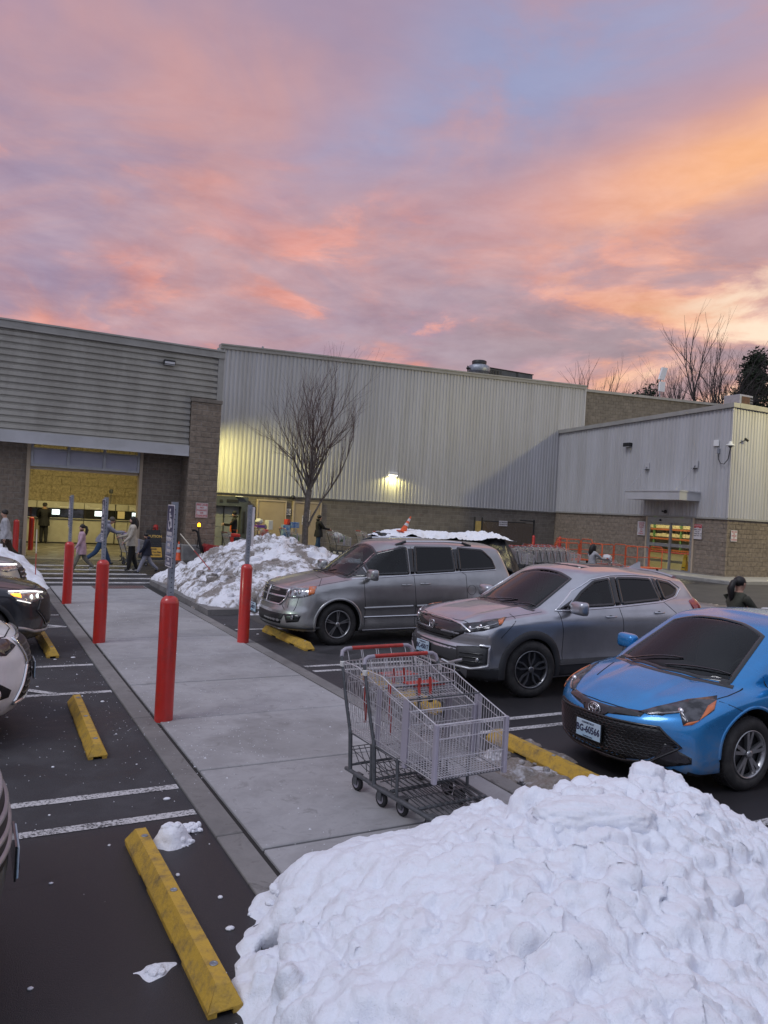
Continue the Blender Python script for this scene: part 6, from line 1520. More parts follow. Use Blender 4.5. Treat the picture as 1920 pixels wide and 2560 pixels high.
# corner car, only its front edge and plate in view
car, B = left_car('parked_corner_suv', 'grey-green SUV front cut off by the left edge, beside the nearest wheel stop', 'SUV', paint('sage_grey_paint', (.12, .14, .14)), .25, 4.22, .93, 1.02, 1.68,
    [(.14, -.48, .84), (.20, -.55, .95), (.40, -.80, 1.0), (.62, -.90, 1.02), (.52, -.88, .90), (.32, -.78, .82)], cm['lens'], .8, kf=.42)
gr_ = B.patch([(0, .5, .92), (0, -.5, .92), (0, -.42, .56), (0, .42, .56)], 0, cm['grille'], 'grille', car, off=.004, cell=.06)
for z in (.62, .70, .78, .86): B.strip([(0, .46, z), (0, -.46, z)], 0, .025, mt['alu'], 'grille_bar', gr_, off=.008, h=.012)
plate(car, -.035, 0, .50, 'AK-71204')
# ------------------------------------------------------------ wheel stops
def wheel_stop(label, x, y, rz=0.0, L=1.92, first=[None]):
    if first[0] is None:
        t = thing('wheel_stop', label, 'wheel stop', (x, y, 0), rz, 'yellow wheel stops')
        # long axis y, trapezoid section, ends sloped, two feet
        w0, w1, h, z0 = .082, .034, .125, .0; m_ = MB(); L2 = L / 2; e = .07
        vs = []
        for yy, k in ((-L2, 0), (-L2 + e, 1), (L2 - e, 1), (L2, 0)):
            if k: vs += [(-w0, yy, .022), (w0, yy, .022), (w0, yy, .035), (w1, yy, h), (-w1, yy, h), (-w0, yy, .035)]
            else: vs += [(-w0, yy, .022), (w0, yy, .022), (w0, yy, .035), (w1, yy + (e * .75 if yy < 0 else -e * .75), h - .012), (-w1, yy + (e * .75 if yy < 0 else -e * .75), h - .012), (-w0, yy, .035)]
        for i in range(3):
            for j in range(6): m_.add([], []); m_.f.append([i * 6 + j, i * 6 + (j + 1) % 6, (i + 1) * 6 + (j + 1) % 6, (i + 1) * 6 + j]); m_.m.append(0); m_.sm.append(False)
        m_.v = [tuple(map(float, p)) for p in vs]; m_.f += [[5, 4, 3, 2, 1, 0], [18, 19, 20, 21, 22, 23]]; m_.m += [0, 0]; m_.sm += [False, False]
        for sx in (-1, 1):
            for a, b in ((-L2 + .0, -.5), (-.3, .3), (.5, L2)): m_.box(sx * .058 - .020, sx * .058 + .020, a, b, .0, .0225)
        m_.build('stop_body', mt['yellow'], t)
        for yy in (-L2 + .2, 0, L2 - .2):
            MB().lathe([(.020, h + .001), (.020, h + .004), (.013, h + .005), (.012, h - .002), (.001, h - .002)], 14, (0, yy, 0)).build('spike_hole', mt['galv'], t)
        first[0] = t
    else:
        t = copy_tree(first[0]); t.location = (x, y, 0); t.rotation_euler = (0, 0, rz); t['label'] = label
    return t
wheel_stop('nearest yellow wheel stop, at the lower left beside the snow heap', 1.10, 4.27, R_(.8))
wheel_stop('yellow wheel stop in the empty bay in front of the white SUV', 1.10, 7.98, R_(-1))
wheel_stop('yellow wheel stop partly under the graphite crossover bumper', 1.10, 12.5, R_(1))
wheel_stop('yellow wheel stop under the nose of the minivan', 4.85, 12.25, R_(1.5))
wheel_stop('yellow wheel stop seen through the shopping cart, before the crossover', 4.85, 8.35, R_(0))
wheel_stop('dirty yellow wheel stop before the blue hatchback, half in slush', 4.85, 5.45, R_(-1.0))

# ------------------------------------------------------------ bollards and accessible parking signs
def bollard(label, x, y, h=1.31, r=.094, first=[None]):
    if first[0] is None:
        t = thing('bollard', label, 'bollard', (x, y, 0), 0, 'red bollards')
        prof = [(r, .0), (r, h - .085)] + [(r * math.cos(a), h - .085 + .085 * math.sin(a)) for a in np.linspace(.1, 1.5, 9)] + [(.001, h)]
        MB().lathe(prof, 36).build('bollard_sleeve', mt['red'], t)
        MB().lathe([(r + .004, 0), (r + .004, .012)], 36, (0, 0, .0)).build('base_ring', mt['concrete'], t); first[0] = t
    else:
        t = copy_tree(first[0]); t.location = (x, y, 0); t['label'] = label
    return t
bollard('tallest-looking red bollard nearest the camera, carrying a blue parking sign', 1.86, 8.0)
bollard('red bollard second nearest on the left walkway edge, bright light streak on it', 1.86, 12.53)
bollard('red bollard third along the left walkway edge, before the pink-coated girl', 1.86, 17.09)
bollard('red bollard on the right walkway edge, in front of the far snow pile', 4.04, 12.13)
bollard('plain red bollard outside the opening, behind the man in white', 1.45, 29.3)
bollard('plain red bollard just inside the kiosk opening at its left jamb', 2.16, 32.9)
bollard('red bollard behind the woman in the cream coat, beside the caution board', 6.18, 31.0 - 1.55)
def access_post(label, slabel, x, y, back=False, first=[None]):
    if first[0] is None:
        p = thing('sign_post', label, 'sign post', (x, y, 1.29), 0, 'parking sign posts')
        m_ = MB(); w, t_ = .030, .004
        for a in ((-w, w, -w, -w + t_), (-w, w, w - t_, w), (-w, -w + t_, -w + t_, w - t_), (w - t_, w, -w + t_, w - t_)): m_.box(a[0], a[1], a[2], a[3], 0, .98)
        m_.box(-w + t_, w - t_, -w + t_, w - t_, .97, .978); m_.build('post_tube', mt['galv'], p)
        hl = MB()
        for k in range(18): hl.lathe([(.006, 0), (.006, .0015)], 8, (0, -w - .001, .05 + k * .05), 'y')
        hl.build('post_holes', mt['dark'], p)['kind'] = 'stuff'
        first[0] = p
    else:
        p = copy_tree(first[0]); p.location = (x, y, 1.29); p['label'] = label
    return p
def access_sign(label, x, y, face=-1, first=[None]):
    """faces -X"""
    if first[0] is None:
        s_ = thing('accessible_parking_sign', label, 'parking sign', (x, y, 1.90), 0, 'accessible parking signs')
        w, h = .30, .64
        def rrect(w, h, r, n=5):
            pts = []
            for cx, cy, a0 in ((w / 2 - r, h / 2 - r, 0), (-w / 2 + r, h / 2 - r, 90), (-w / 2 + r, -h / 2 + r, 180), (w / 2 - r, -h / 2 + r, 270)):
                for k in range(n + 1): a = R_(a0 + 90 * k / n); pts.append((cx + r * math.cos(a), cy + r * math.sin(a)))
            return pts
        MB().prism(rrect(w, h, .03), 'x', -.003, 0).build('sign_plate', mt['sign_white'], s_)
        MB().prism(rrect(w - .022, h - .022, .022), 'x', -.0045, -.0032).build('sign_face', mt['navy'], s_)
        tw_ = mt['sign_white']; X_ = -.0065
        sy = MB(); cy, cz = -.005, .155
        sy.tube([(X_, cy + .055 * math.cos(a), cz - .03 + .055 * math.sin(a)) for a in np.linspace(R_(115), R_(390), 16)], .008, 4)
        sy.ell((X_, cy + .02, cz + .105), (.004, .02, .02), 10, 6)
        for a, b in (((.02, .08), (.0, .0)), ((.0, .0), (-.05, -.005)), ((-.05, -.005), (-.07, -.07)), ((.012, .05), (-.045, .045))): sy.tube([(X_, cy + a[0], cz + a[1]), (X_, cy + b[0], cz + b[1])], .010, 4)
        sy.build('wheelchair_symbol', tw_, s_)
        for k, (t, sz) in enumerate((('RESERVED', .048), ('PARKING', .055), ('PERMIT', .036), ('REQUIRED', .036))): text_obj(t, sz, tw_, s_, (-.0055, 0, .02 - k * .058), ROT_W, bold=.002)
        MB().box(-.0065, -.005, -.12, .12, -.218, -.208).build('divider', tw_, s_)
        text_obj('VAN', .036, tw_, s_, (-.0055, 0, -.245), ROT_W, bold=.001); text_obj('ACCESSIBLE', .03, tw_, s_, (-.0055, 0, -.285), ROT_W, bold=.001)
        first[0] = s_
    else:
        s_ = copy_tree(first[0]); s_.location = (x, y, 1.90); s_['label'] = label
    return s_
access_post('square steel sign post rising from the nearest red bollard', '', 1.86, 8.0); s1 = access_sign('nearest blue accessible parking sign, on the closest red bollard', 1.825, 8.0)
s1.location = (1.826, 8.0, 1.92)
access_post('square steel sign post on the second red bollard of the left edge', '', 1.86, 12.53); access_sign('blue accessible parking sign on the second bollard of the left edge', 1.826, 12.53).location = (1.826, 12.53, 1.92)
access_post('square steel sign post on the third red bollard of the left edge', '', 1.86, 17.09); access_sign('blue accessible parking sign on the third bollard, farthest of three', 1.826, 17.09).location = (1.826, 17.09, 1.92)
access_post('square steel sign post on the red bollard by the minivan', '', 4.04, 12.13)
s4 = access_sign('accessible parking sign seen edge-on from behind, on the bollard by the minivan', 4.074, 12.13); s4.location = (4.074, 12.13, 1.92); s4.rotation_euler = (0, 0, math.pi)

# ------------------------------------------------------------ shopping carts
def shopping_cart(label, loc, rz, group=None, load=None, first=[None]):
    if first[0] is not None:
        t = copy_tree(first[0]); t.location = loc; t.rotation_euler = (0, 0, rz); t['label'] = label
        if group: t['group'] = group
        return t
    t = thing('shopping_cart', label, 'shopping cart', loc, rz, group)
    def lat(x): return .356 - .034 * max(0, x) / .86           # half width along the basket
    def topz(x): return 1.0 - .03 * x if x < .24 else .985 + (.80 - .985) * (x - .24) / .62 if x > .40 else .99 - .055 * (x - .24) / .16
    def botz(x): return .46 - .05 * (x - .14) / .70
    fr = MB()
    for s_ in (-1, 1):
        fr.tube([(.18, s_ * .355, .45), (.09, s_ * .360, .72), (.015, s_ * .362, .99), (.0, s_ * .362, 1.04)], .014, 8)
        fr.tube([(.18, s_ * .355, .46), (.19, s_ * .352, .30), (.20, s_ * .350, .15)], .017, 8)
        fr.tube([(.14, s_ * .352, .145), (.30, s_ * .350, .145), (.75, s_ * .315, .135), (1.06, s_ * .262, .105)], .017, 8)
        fr.tube([(.46, s_ * .335, .44), (.47, s_ * .333, .15)], .013, 8)
        fr.tube([(.18, s_ * .35, .45), (.84, s_ * .30, .40)], .010, 6)
    fr.tube([(.70, -.31, .15), (.70, .31, .15)], .014, 8).tube([(.20, -.34, .19), (.20, .34, .19)], .010, 6).tube([(.84, -.30, .40), (.84, .30, .40)], .008, 6)
    fr = fr.build('frame', mt['steel_dark'], t)
    hd = MB(); hd.tube([(-.02, -.26, 1.095), (-.02, .26, 1.095)], .0165, 12).build('handle_grip', mt['cart_red'], t)
    for s_ in (-1, 1):
        MB().tube([(-.02, s_ * .26, 1.095), (-.02, s_ * .315, 1.092), (-.014, s_ * .348, 1.075), (-.002, s_ * .360, 1.03)], .017, 10).build('handle_end', mt['cart_grey'], t)
    bk = MB(); wr = .0024
    xs_ = np.arange(.16, .86, .0285)
    for s_ in (-1, 1):
        for x in np.arange(.04, .86, .0285):
            bx = max(x, .155) if x > .13 else x; bz = botz(max(x, .14)) if x > .16 else .46 + (.16 - x) * 3.4
            bk.tube([(x, s_ * lat(x), max(bz, .40)), (x, s_ * (lat(x) + .002), topz(x))], wr, 4, caps=False)
        for t_ in (.08, .30, .58, .86):
            pts = [(x, s_ * (lat(x) + .003), botz(max(x, .14)) * (1 - t_) + topz(x) * t_) for x in np.linspace(.03 if t_ > .5 else .10, .86, 8)]
            bk.tube(pts, .003, 4, caps=False)
        bk.tube([(x, s_ * (lat(x) + .001), topz(x)) for x in np.linspace(.01, .86, 16)], .0055, 6)
        bk.tube([(.14, s_ * lat(.14), .46), (.86, s_ * lat(.86), .408)], .004, 4)
    for y in np.linspace(-.315, .315, 23): bk.tube([(.862, y, .408), (.868, y, .80)], wr, 4, caps=False)
    for z in (.43, .56, .70, .785): bk.tube([(.866, -.32, z), (.866, .32, z)], .003, 4, caps=False)
    bk.tube([(.866, -.322, .80), (.866, .322, .80)], .006, 6)
    for y in np.linspace(-.30, .30, 24): bk.tube([(.14, y * 1.12, .458), (.862, y, .408)], wr, 4, caps=False)
    for x in np.arange(.16, .86, .035): bk.tube([(x, -lat(x), botz(x) - .003), (x, lat(x), botz(x) - .003)], wr, 4, caps=False)
    bk.build('basket', mt['wire'], t)
    dv = MB(); xd = .55; dv.tube([(xd, -lat(xd), topz(xd) + .004), (xd, lat(xd), topz(xd) + .004)], .007, 6)
    dv.build('cross_bar', mt['steel_dark'], t)
    for s_ in (-1, 1):
        MB().cbox(.845, .882, s_ * .320 - .016, s_ * .320 + .016, .385, .805, .006).build('corner_guard', mt['cart_grey'], t)
        MB().box(.50, .57, s_ * (lat(.53) + .004) - .003, s_ * (lat(.53) + .004) + .003, .44, topz(.53) - .01).build('side_guard', mt['cart_grey'], t)
        MB().cbox(-.0, .04, s_ * .366 - .012, s_ * .366 + .012, .955, 1.0, .004).build('clip', mt['offwhite'], t)
    # rear gate hanging behind the seat and child seat flap
    gt = MB()
    for y in np.linspace(-.33, .33, 22): gt.tube([(.02, y, 1.0), (.17, y * .98, .52)], wr, 4, caps=False)
    for k in (0, .35, .7, 1): gt.tube([(.02 + .15 * k, -.335, 1.0 - .48 * k), (.02 + .15 * k, .335, 1.0 - .48 * k)], .0032, 4)
    for y in (-.30, -.17, -.155, -.02, .0, .13, .28): gt.tube([(.02, y, 1.0), (-.015, y, 1.085)], .003, 4)
    gt.build('rear_gate', mt['wire'], t)
    cs = MB()
    for y in np.linspace(-.335, .335, 22): cs.tube([(.235, y, 1.06), (.265, y, .86), (.42, y * .93, .84)], wr, 4, caps=False)
    for a, z in ((.235, 1.06), (.245, .99), (.257, .92), (.265, .86), (.34, .85), (.42, .84)): cs.tube([(a, -.338 if a < .3 else -.315, z), (a, .338 if a < .3 else .315, z)], .0038, 4)
    for s_ in (-1, 1):
        cs.tube([(.235, s_ * .338, 1.06), (.265, s_ * .338, .86)], .0045, 4); 
    for y in np.linspace(-.31, .31, 18): cs.tube([(.05, y, .88), (.26, y, .87)], wr, 4, caps=False)
    for x in (.06, .13, .2, .26): cs.tube([(x, -.32, .876), (x, .32, .876)], .003, 4)
    st_ = cs.build('child_seat', mt['wire'], t)
    MB().box(.06, .22, -.03, .27, .884, .892).build('seat_flap', mt['cart_red'], st_)
    def strap(pts, w=.026):
        m_ = MB(); vs = []
        for p in pts: vs += [(p[0], p[1] - w / 2, p[2]), (p[0], p[1] + w / 2, p[2]), (p[0] + .003, p[1] + w / 2, p[2]), (p[0] + .003, p[1] - w / 2, p[2])]
        for i in range(len(pts) - 1):
            a = i * 4; b = a + 4
            m_.f += [[a + j, a + (j + 1) % 4, b + (j + 1) % 4, b + j] for j in range(4)]
        m_.v = vs; m_.m = [0] * len(m_.f); m_.sm = [False] * len(m_.f); return m_
    strap([(.26, -.30, .94), (.275, -.30, .85), (.30, -.315, .76), (.292, -.30, .68), (.30, -.296, .60), (.298, -.30, .56)]).build('strap', mt['cart_red'], st_)
    strap([(.262, -.02, .97), (.272, -.03, .90), (.29, -.035, .84)]).build('strap', mt['cart_red'], st_); strap([(.262, .08, .97), (.272, .08, .90), (.285, .075, .83)]).build('strap', mt['cart_red'], st_)
    for p in ((.295, -.035, .82), (.29, .075, .81)): MB().cbox(p[0] - .01, p[0] + .012, p[1] - .02, p[1] + .02, p[2] - .03, p[2] + .02, .004).build('buckle', mt['dark'], st_)
    MB().tube([(.24, -.0, 1.06), (.235, -.02, 1.09), (.235, .02, 1.09), (.24, .0, 1.06)], .004, 4).build('loop', mt['offwhite'], st_)
    lr = MB()
    for y in np.linspace(-.27, .27, 11):
        lr.tube([(.10, y, .30), (.20, y, .20), (.30, y, .175), (.72, y * .93, .165), (1.05, y * .85, .11)], .0036, 4, caps=False)
    for x, z in ((.10, .30), (.105, .275), (.20, .20), (.38, .172), (.55, .168)): lr.tube([(x, -.30, z), (x, .30, z)], .004, 4, caps=False)
    for s_ in (-1, 1): lr.tube([(.10, s_ * .30, .30), (.34, s_ * .30, .26), (.36, s_ * .30, .18)], .004, 4)
    lr.build('lower_rack', mt['steel_dark'], t)
    for x, s_, k in ((.26, -1, .315), (.26, 1, .315), (.80, -1, .27), (.80, 1, .27)):
        y = s_ * k
        c = MB(); c.box(x - .025, x + .03, y - .030, y - .024, .055, .13).box(x - .025, x + .03, y + .024, y + .030, .055, .13).box(x - .03, x + .035, y - .031, y + .031, .128, .138)
        c = c.build('caster', mt['cart_grey'] if False else mt['steel_dark'], t)
        MB().lathe([(.030, -.014), (.058, -.016), (.0625, -.010), (.0625, .010), (.058, .016), (.030, .014)], 22, (x, y, .0625), 'y').build('caster_wheel', mt['rubber'], c)
        MB().lathe([(.038, -.0175), (.038, .0175)], 16, (x, y, .0625), 'y').build('hub', mt['cart_grey'], c)
    for ch in t.children_recursive:
        for v_ in ch.data.vertices: v_.co.x *= 1.09
        ch.data.update()
    first[0] = t; return t
shopping_cart('front cart of the nested pair on the walkway by the snow heap', (3.185, 5.46, .026), R_(-86), 'nested shopping carts')
shopping_cart('rear cart of the nested pair, pushed into the front one', (3.16, 5.83, .026), R_(-86), 'nested shopping carts')
# ------------------------------------------------------------ people
skin_m = mat('skin', (.42, .24, .17), .55, c2=(.36, .20, .14), ns=20); hairm = mat('dark_hair', (.012, .009, .008), .55); hairg = mat('grey_brown_hair', (.09, .075, .06), .6)
eyem = mat('eye_dark', (.01, .01, .01), .3)
def cloth(n, c, c2=None): return mat(n, c, .85, c2=c2 or tuple(q * .7 for q in c), ns=6, bump=.4, bs=22)
cl = dict(black=cloth('black_cloth', (.010, .010, .012)), pink=cloth('pink_quilt', (.52, .34, .40)), camo=cloth('olive_pattern', (.13, .12, .09), (.24, .22, .18)), grey=cloth('grey_fleece', (.24, .24, .29)),
          jeans=cloth('blue_jeans', (.025, .06, .13)), cream=cloth('cream_fleece', (.46, .41, .34)), navy=cloth('navy_quilt', (.012, .014, .032)), lgrey=cloth('pale_sweatpants', (.26, .26, .31)),
          white=cloth('white_knit', (.40, .39, .41)), brown=cloth('brown_trousers', (.045, .03, .022)), olive=cloth('dark_olive_coat', (.055, .055, .038)), hivis=mat('orange_vest', (.85, .16, .03), .6), shoe=mat('dark_shoe', (.02, .02, .025), .6), wshoe=mat('pale_shoe', (.5, .5, .5), .6))
def person(label, loc, rz, h=1.7, top='black', legs='black', shoe='shoe', lean=0.0, stride=0.0, arms=((20, 10), (20, 10)), bulk=1.0, hem=.50, hair='short', hairmat=None, hat=None, hood=False, headtilt=0, group='people outside the store', vest=False, face=False, collar=None):
    """built facing +x. arms: (upper arm angle forward from hanging, extra elbow bend) in degrees for each side"""
    t = thing('person', label, 'person', loc, rz, group)
    V = []; E = []; Rd = []; lab = []
    def v(p, r, l, par=None):
        V.append(Vector(p) * h); Rd.append(r * h); lab.append(l)
        if par is not None: E.append((par, len(V) - 1))
        return len(V) - 1
    b = bulk; sl, cl_ = math.sin(lean), math.cos(lean)
    up = lambda d, y=0.0, x=0.0: (sl * d + x * cl_, y, .50 + cl_ * d - x * sl)
    pel = v((0, 0, .50), .078 * b, 'top'); wa = v(up(.10), .070 * b, 'top', pel); ch = v(up(.21), .078 * b, 'top', wa); ub = v(up(.285), .060 * b, 'top', ch)
    nk = v(up(.335), .032, 'skin', ub); ht = math.radians(headtilt)
    hx = lambda d, x: (up(.335)[0] + math.sin(lean * .4 + ht) * d + x * math.cos(lean * .4 + ht), 0, up(.335)[2] + math.cos(lean * .4 + ht) * d - x * math.sin(lean * .4 + ht))
    jw = v(hx(.040, .012), .040, 'skin', nk); md = v(hx(.078, .010), .050, 'skin', jw); tp = v(hx(.115, .0), .044, 'skin', md)
    ns_ = v(hx(.068, .066), .010, 'skin', md)
    for s_ in (-1, 1):
        sh = v(up(.285, s_ * .085 * (.6 + .4 * b)), .040 * b, 'top', ub); u_, e_ = arms[0 if s_ < 0 else 1]; ua = math.radians(u_) ; ea = math.radians(u_ + e_)
        ax, ay, az = up(.275, s_ * .105 * (.6 + .4 * b)); s2 = v((ax, ay, az), .036 * b, 'top', sh)
        ex = (ax + math.sin(ua) * .165, ay + s_ * .010, az - math.cos(ua) * .165); el = v(ex, .029 * b, 'top', s2)
        wx = (ex[0] + math.sin(ea) * .135, ex[1] - s_ * .012, ex[2] - math.cos(ea) * .135); w0 = v(wx, .021 * b, 'top', el)
        hd = Vector((math.sin(ea), 0, -math.cos(ea))); pr = Vector((math.cos(ea), 0, math.sin(ea)))
        pm = Vector(wx) + hd * .035; p1 = v(pm, .016, 'skin', w0)
        for k, (o, L) in enumerate(((-.014, .040), (-.005, .046), (.005, .044), (.013, .034))):
            q = pm + hd * .018 + Vector((0, o, 0)); f0 = v(q, .0052, 'skin', p1); f1 = v(q + hd * L * .5 - pr * .004, .0048, 'skin', f0); v(q + hd * L * .75 - pr * .020, .004, 'skin', f1)
        th = v(pm + pr * .014 + Vector((0, -s_ * .012, 0)), .006, 'skin', p1); v(pm + pr * .030 + hd * .02 + Vector((0, -s_ * .012, 0)), .005, 'skin', th)
        st = math.radians(stride) * s_; kb = math.radians(max(0, -stride * s_) * .9 + 4)
        hp = v((0, s_ * .045, .475), .066, 'leg', pel)
        kx = (math.sin(st) * .235, s_ * .050, .475 - math.cos(st) * .235); kn = v(kx, .049, 'leg', hp)
        an_ = st - kb; axx = (kx[0] + math.sin(an_) * .215, s_ * .052, kx[2] - math.cos(an_) * .215); an = v(axx, .037, 'leg', kn)
        ft = -an_ * .5 if an_ < 0 else 0
        hl = v((axx[0] - .010, axx[1], axx[2] - .022), .022, 'shoe', an); v((axx[0] + .075 * math.cos(an_ * .6), axx[1] + s_ * .008, axx[2] - .026 + .075 * math.sin(an_ * .6)), .019, 'shoe', hl)
    zmin = min(p.z - r for p, r in zip(V, Rd))
    for p in V: p.z -= zmin
    me = bpy.data.meshes.new('body'); me.from_pydata([tuple(p) for p in V], E, []); o = bpy.data.objects.new('body', me); COL.objects.link(o)
    sm_ = o.modifiers.new('s', 'SKIN'); o.modifiers.new('u', 'SUBSURF').levels = 2
    for i, sv in enumerate(me.skin_vertices[0].data): sv.radius = (Rd[i], Rd[i]); sv.use_root = (i == 0)
    dg = bpy.context.evaluated_depsgraph_get(); nm = bpy.data.meshes.new_from_object(o.evaluated_get(dg)); o.modifiers.clear(); o.data = nm; nm.materials.clear()
    order = ['top', 'leg', 'skin', 'shoe']
    for m_ in (cl[top], cl[legs], skin_m, cl[shoe]): nm.materials.append(m_)
    segs = [(V[a], V[b_], Rd[b_], lab[b_]) for a, b_ in E]
    for p in nm.polygons:
        c = p.center; best = None
        for a, b_, r, l in segs:
            d = b_ - a; tt = max(0, min(1, (c - a).dot(d) / max(d.length_squared, 1e-9))); dist = (c - (a + d * tt)).length / (r + .01)
            if best is None or dist < best[0]: best = (dist, l)
        p.material_index = order.index(best[1]); p.use_smooth = True
    o.parent = t
    hip = V[0].z; hd = V[6]; hr = .060 * h
    hm = hairmat or hairm
    ang = lean * .4 + ht; rot = Matrix.Rotation(ang, 3, 'Y')
    def hp(x, y, z): return hd + rot @ Vector((x * h, y * h, z * h))
    # garment skirt below the hip
    if hem < .49:
        mb = MB(); n = 20; zs = [hip + .10 * h, hip + .02 * h, hip - (.50 - hem) * h * .6, hip - (.50 - hem) * h]; rr_ = [.078 * b, .090 * b, .096 * b, .098 * b]
        vs = [(Vector((math.cos(a) * r_ * h * .95 + (sl * .1 * h if z > hip + .05 else 0), math.sin(a) * r_ * h * 1.12, z + .004 * math.sin(5 * a)))) for z, r_ in zip(zs, rr_) for a in np.linspace(0, 2 * math.pi, n + 1)[:-1]]
        mb.add(vs, [(i * n + j, i * n + (j + 1) % n, (i + 1) * n + (j + 1) % n, (i + 1) * n + j) for i in range(3) for j in range(n)], 0, True); mb.build('coat_hem', cl[top], t)
    hb = MB()
    if hair != 'none':
        hb.ell(hp(-.012, 0, .022), (.056 * h, .056 * h, .052 * h), 16, 10, rot=rot)
        if hair == 'long':
            hb.tube([hp(-.03, 0, .03), hp(-.055, 0, -.03), hp(-.062, .01, -.10), hp(-.05, .02, -.17), hp(-.04, .02, -.22)], [.05 * h, .056 * h, .052 * h, .036 * h, .012 * h], 10)
            for y in (-.042, .042): hb.tube([hp(0, y, .03), hp(-.012, y * 1.1, -.04), hp(-.01, y * 1.15, -.11)], [.024 * h, .026 * h, .010 * h], 8)
        if hair == 'pony':
            hb.tube([hp(-.045, 0, .03), hp(-.085, .0, .01), hp(-.10, .01, -.05), hp(-.085, .01, -.13), hp(-.07, .02, -.18)], [.020 * h, .028 * h, .034 * h, .026 * h, .006 * h], 8)
        hb.build('hair', hm, t)
    if hat == 'beanie': MB().ell(hp(-.008, 0, .030), (.060 * h, .058 * h, .058 * h), 16, 10, rot=rot).tube([hp(0, -.0, .082), hp(0, 0, .090)], .01 * h, 8).build('beanie', cl['black'], t)
    if hat == 'cap': MB().ell(hp(-.004, 0, .034), (.058 * h, .056 * h, .045 * h), 16, 8, rot=rot).ell(hp(.055, 0, .030), (.035 * h, .038 * h, .006 * h), 12, 6, rot=rot).build('cap', cl['black'], t)
    if hood: MB().ell(hp(-.045, 0, -.055), (.045 * h, .065 * h, .035 * h), 14, 8).build('hood', cl[top], t)
    if collar: MB().lathe([(.052 * h, -.012 * h), (.066 * h, 0), (.056 * h, .02 * h)], 16, tuple(hp(-.012, 0, -.075)), caps=False).build('fur_collar', mat('tan_fur', (.30, .20, .09), .95, bump=.8, bs=60), t)
    if vest:
        mb = MB()
        for y in (-.062, .062): mb.tube([Vector((sl * .1, y, .50 + .0)) * h + Vector((.085 * h, 0, -zmin)), Vector((sl * .25, y, .50 + .2)) * h + Vector((.080 * h, 0, -zmin)), Vector((sl * .3, y * 1.2, .50 + .30)) * h + Vector((0.01, 0, -zmin))], .014 * h, 6)
        mb.lathe([(.088 * h, .0), (.094 * h, .06 * h)], 18, (0, 0, hip - .03 * h), caps=False); mb.build('safety_vest', cl['hivis'], t)
    if face:
        e = MB()
        for y in (-.018, .018): e.ell(hp(.048, y, .004), (.007 * h, .007 * h, .004 * h), 8, 6)
        e.build('eye', eyem, t); e = MB()
        for y in (-.018, .018): e.ell(hp(.050, y, .016), (.005 * h, .011 * h, .0022 * h), 8, 4)
        e.build('eyebrow', hm, t); MB().ell(hp(.050, 0, -.030), (.006 * h, .012 * h, .004 * h), 8, 6).build('lips', mat('lips', (.36, .12, .11), .5), t)
        e = MB()
        for y in (-.052, .052): e.ell(hp(0, y, 0), (.010 * h, .005 * h, .016 * h), 8, 6)
        e.build('ear', skin_m, t)
    return t
PI = math.pi
person('person in black coat with tan fur collar using a kiosk inside the opening', (2.95, 37.3, .01), PI / 2, 1.80, 'black', 'black', bulk=1.22, hem=.42, hat='cap', collar=True, arms=((35, 50), (35, 50)), stride=5)
person('girl in pink quilted coat walking left on the crosswalk', (3.0, 24.5, 0), PI, 1.44, 'pink', 'camo', 'wshoe', hair='pony', bulk=1.12, hem=.36, stride=22, arms=((5, 15), (15, 20)))
person('person in grey hooded top and jeans bent over pushing a shopping cart', (3.85, 26.6, 0), 0.05, 1.74, 'grey', 'jeans', lean=.42, stride=26, arms=((52, 42), (52, 42)), hood=True, hairmat=hairg, bulk=1.12, hem=.46, headtilt=20)
person('woman in cream jacket and black trousers with long dark hair, beside the boy', (4.50, 24.75, 0), PI * .98, 1.69, 'cream', 'black', hair='long', bulk=1.18, hem=.44, arms=((25, 50), (15, 30)), stride=8)
person('small boy in navy jacket and pale sweatpants walking beside the woman', (4.82, 24.05, 0), PI * .9, 1.27, 'navy', 'lgrey', 'shoe', hair='short', hood=True, bulk=1.35, hem=.44, stride=24, arms=((10, 30), (20, 20)), headtilt=18)
person('man in white sweater and brown trousers at the left edge of the view', (1.05, 26.8, 0), PI, 1.74, 'white', 'brown', lean=.10, stride=24, arms=((30, 40), (-10, 20)), bulk=1.2, hem=.46)
person('store worker in black hoodie, beanie and orange vest by the dark portal', (10.15, 32.5, .15), PI * .92, 1.74, 'black', 'black', hair='none', hat='beanie', hood=True, vest=True, bulk=1.15, arms=((30, 60), (40, 55)))
person('man in black hooded coat and jeans pushing a cart of bags', (14.15, 32.5, .15), 0.0, 1.78, 'black', 'jeans', hood=True, bulk=1.22, hem=.42, arms=((38, 45), (38, 45)), stride=10)
person('woman with long black hair and pale coat pushing a cart past the orange trolleys', (18.25, 19.2, 0), 0.0, 1.58, 'white', 'black', hair='long', bulk=1.05, lean=.12, arms=((55, 35), (55, 35)), stride=14)
person('woman with a dark ponytail and olive coat pushing a cart at the right edge', (10.20, 7.65, 0), R_(-8), 1.60, 'olive', 'black', hair='pony', bulk=1.1, lean=.10, hem=.42, arms=((45, 45), (45, 45)), face=True, stride=10)
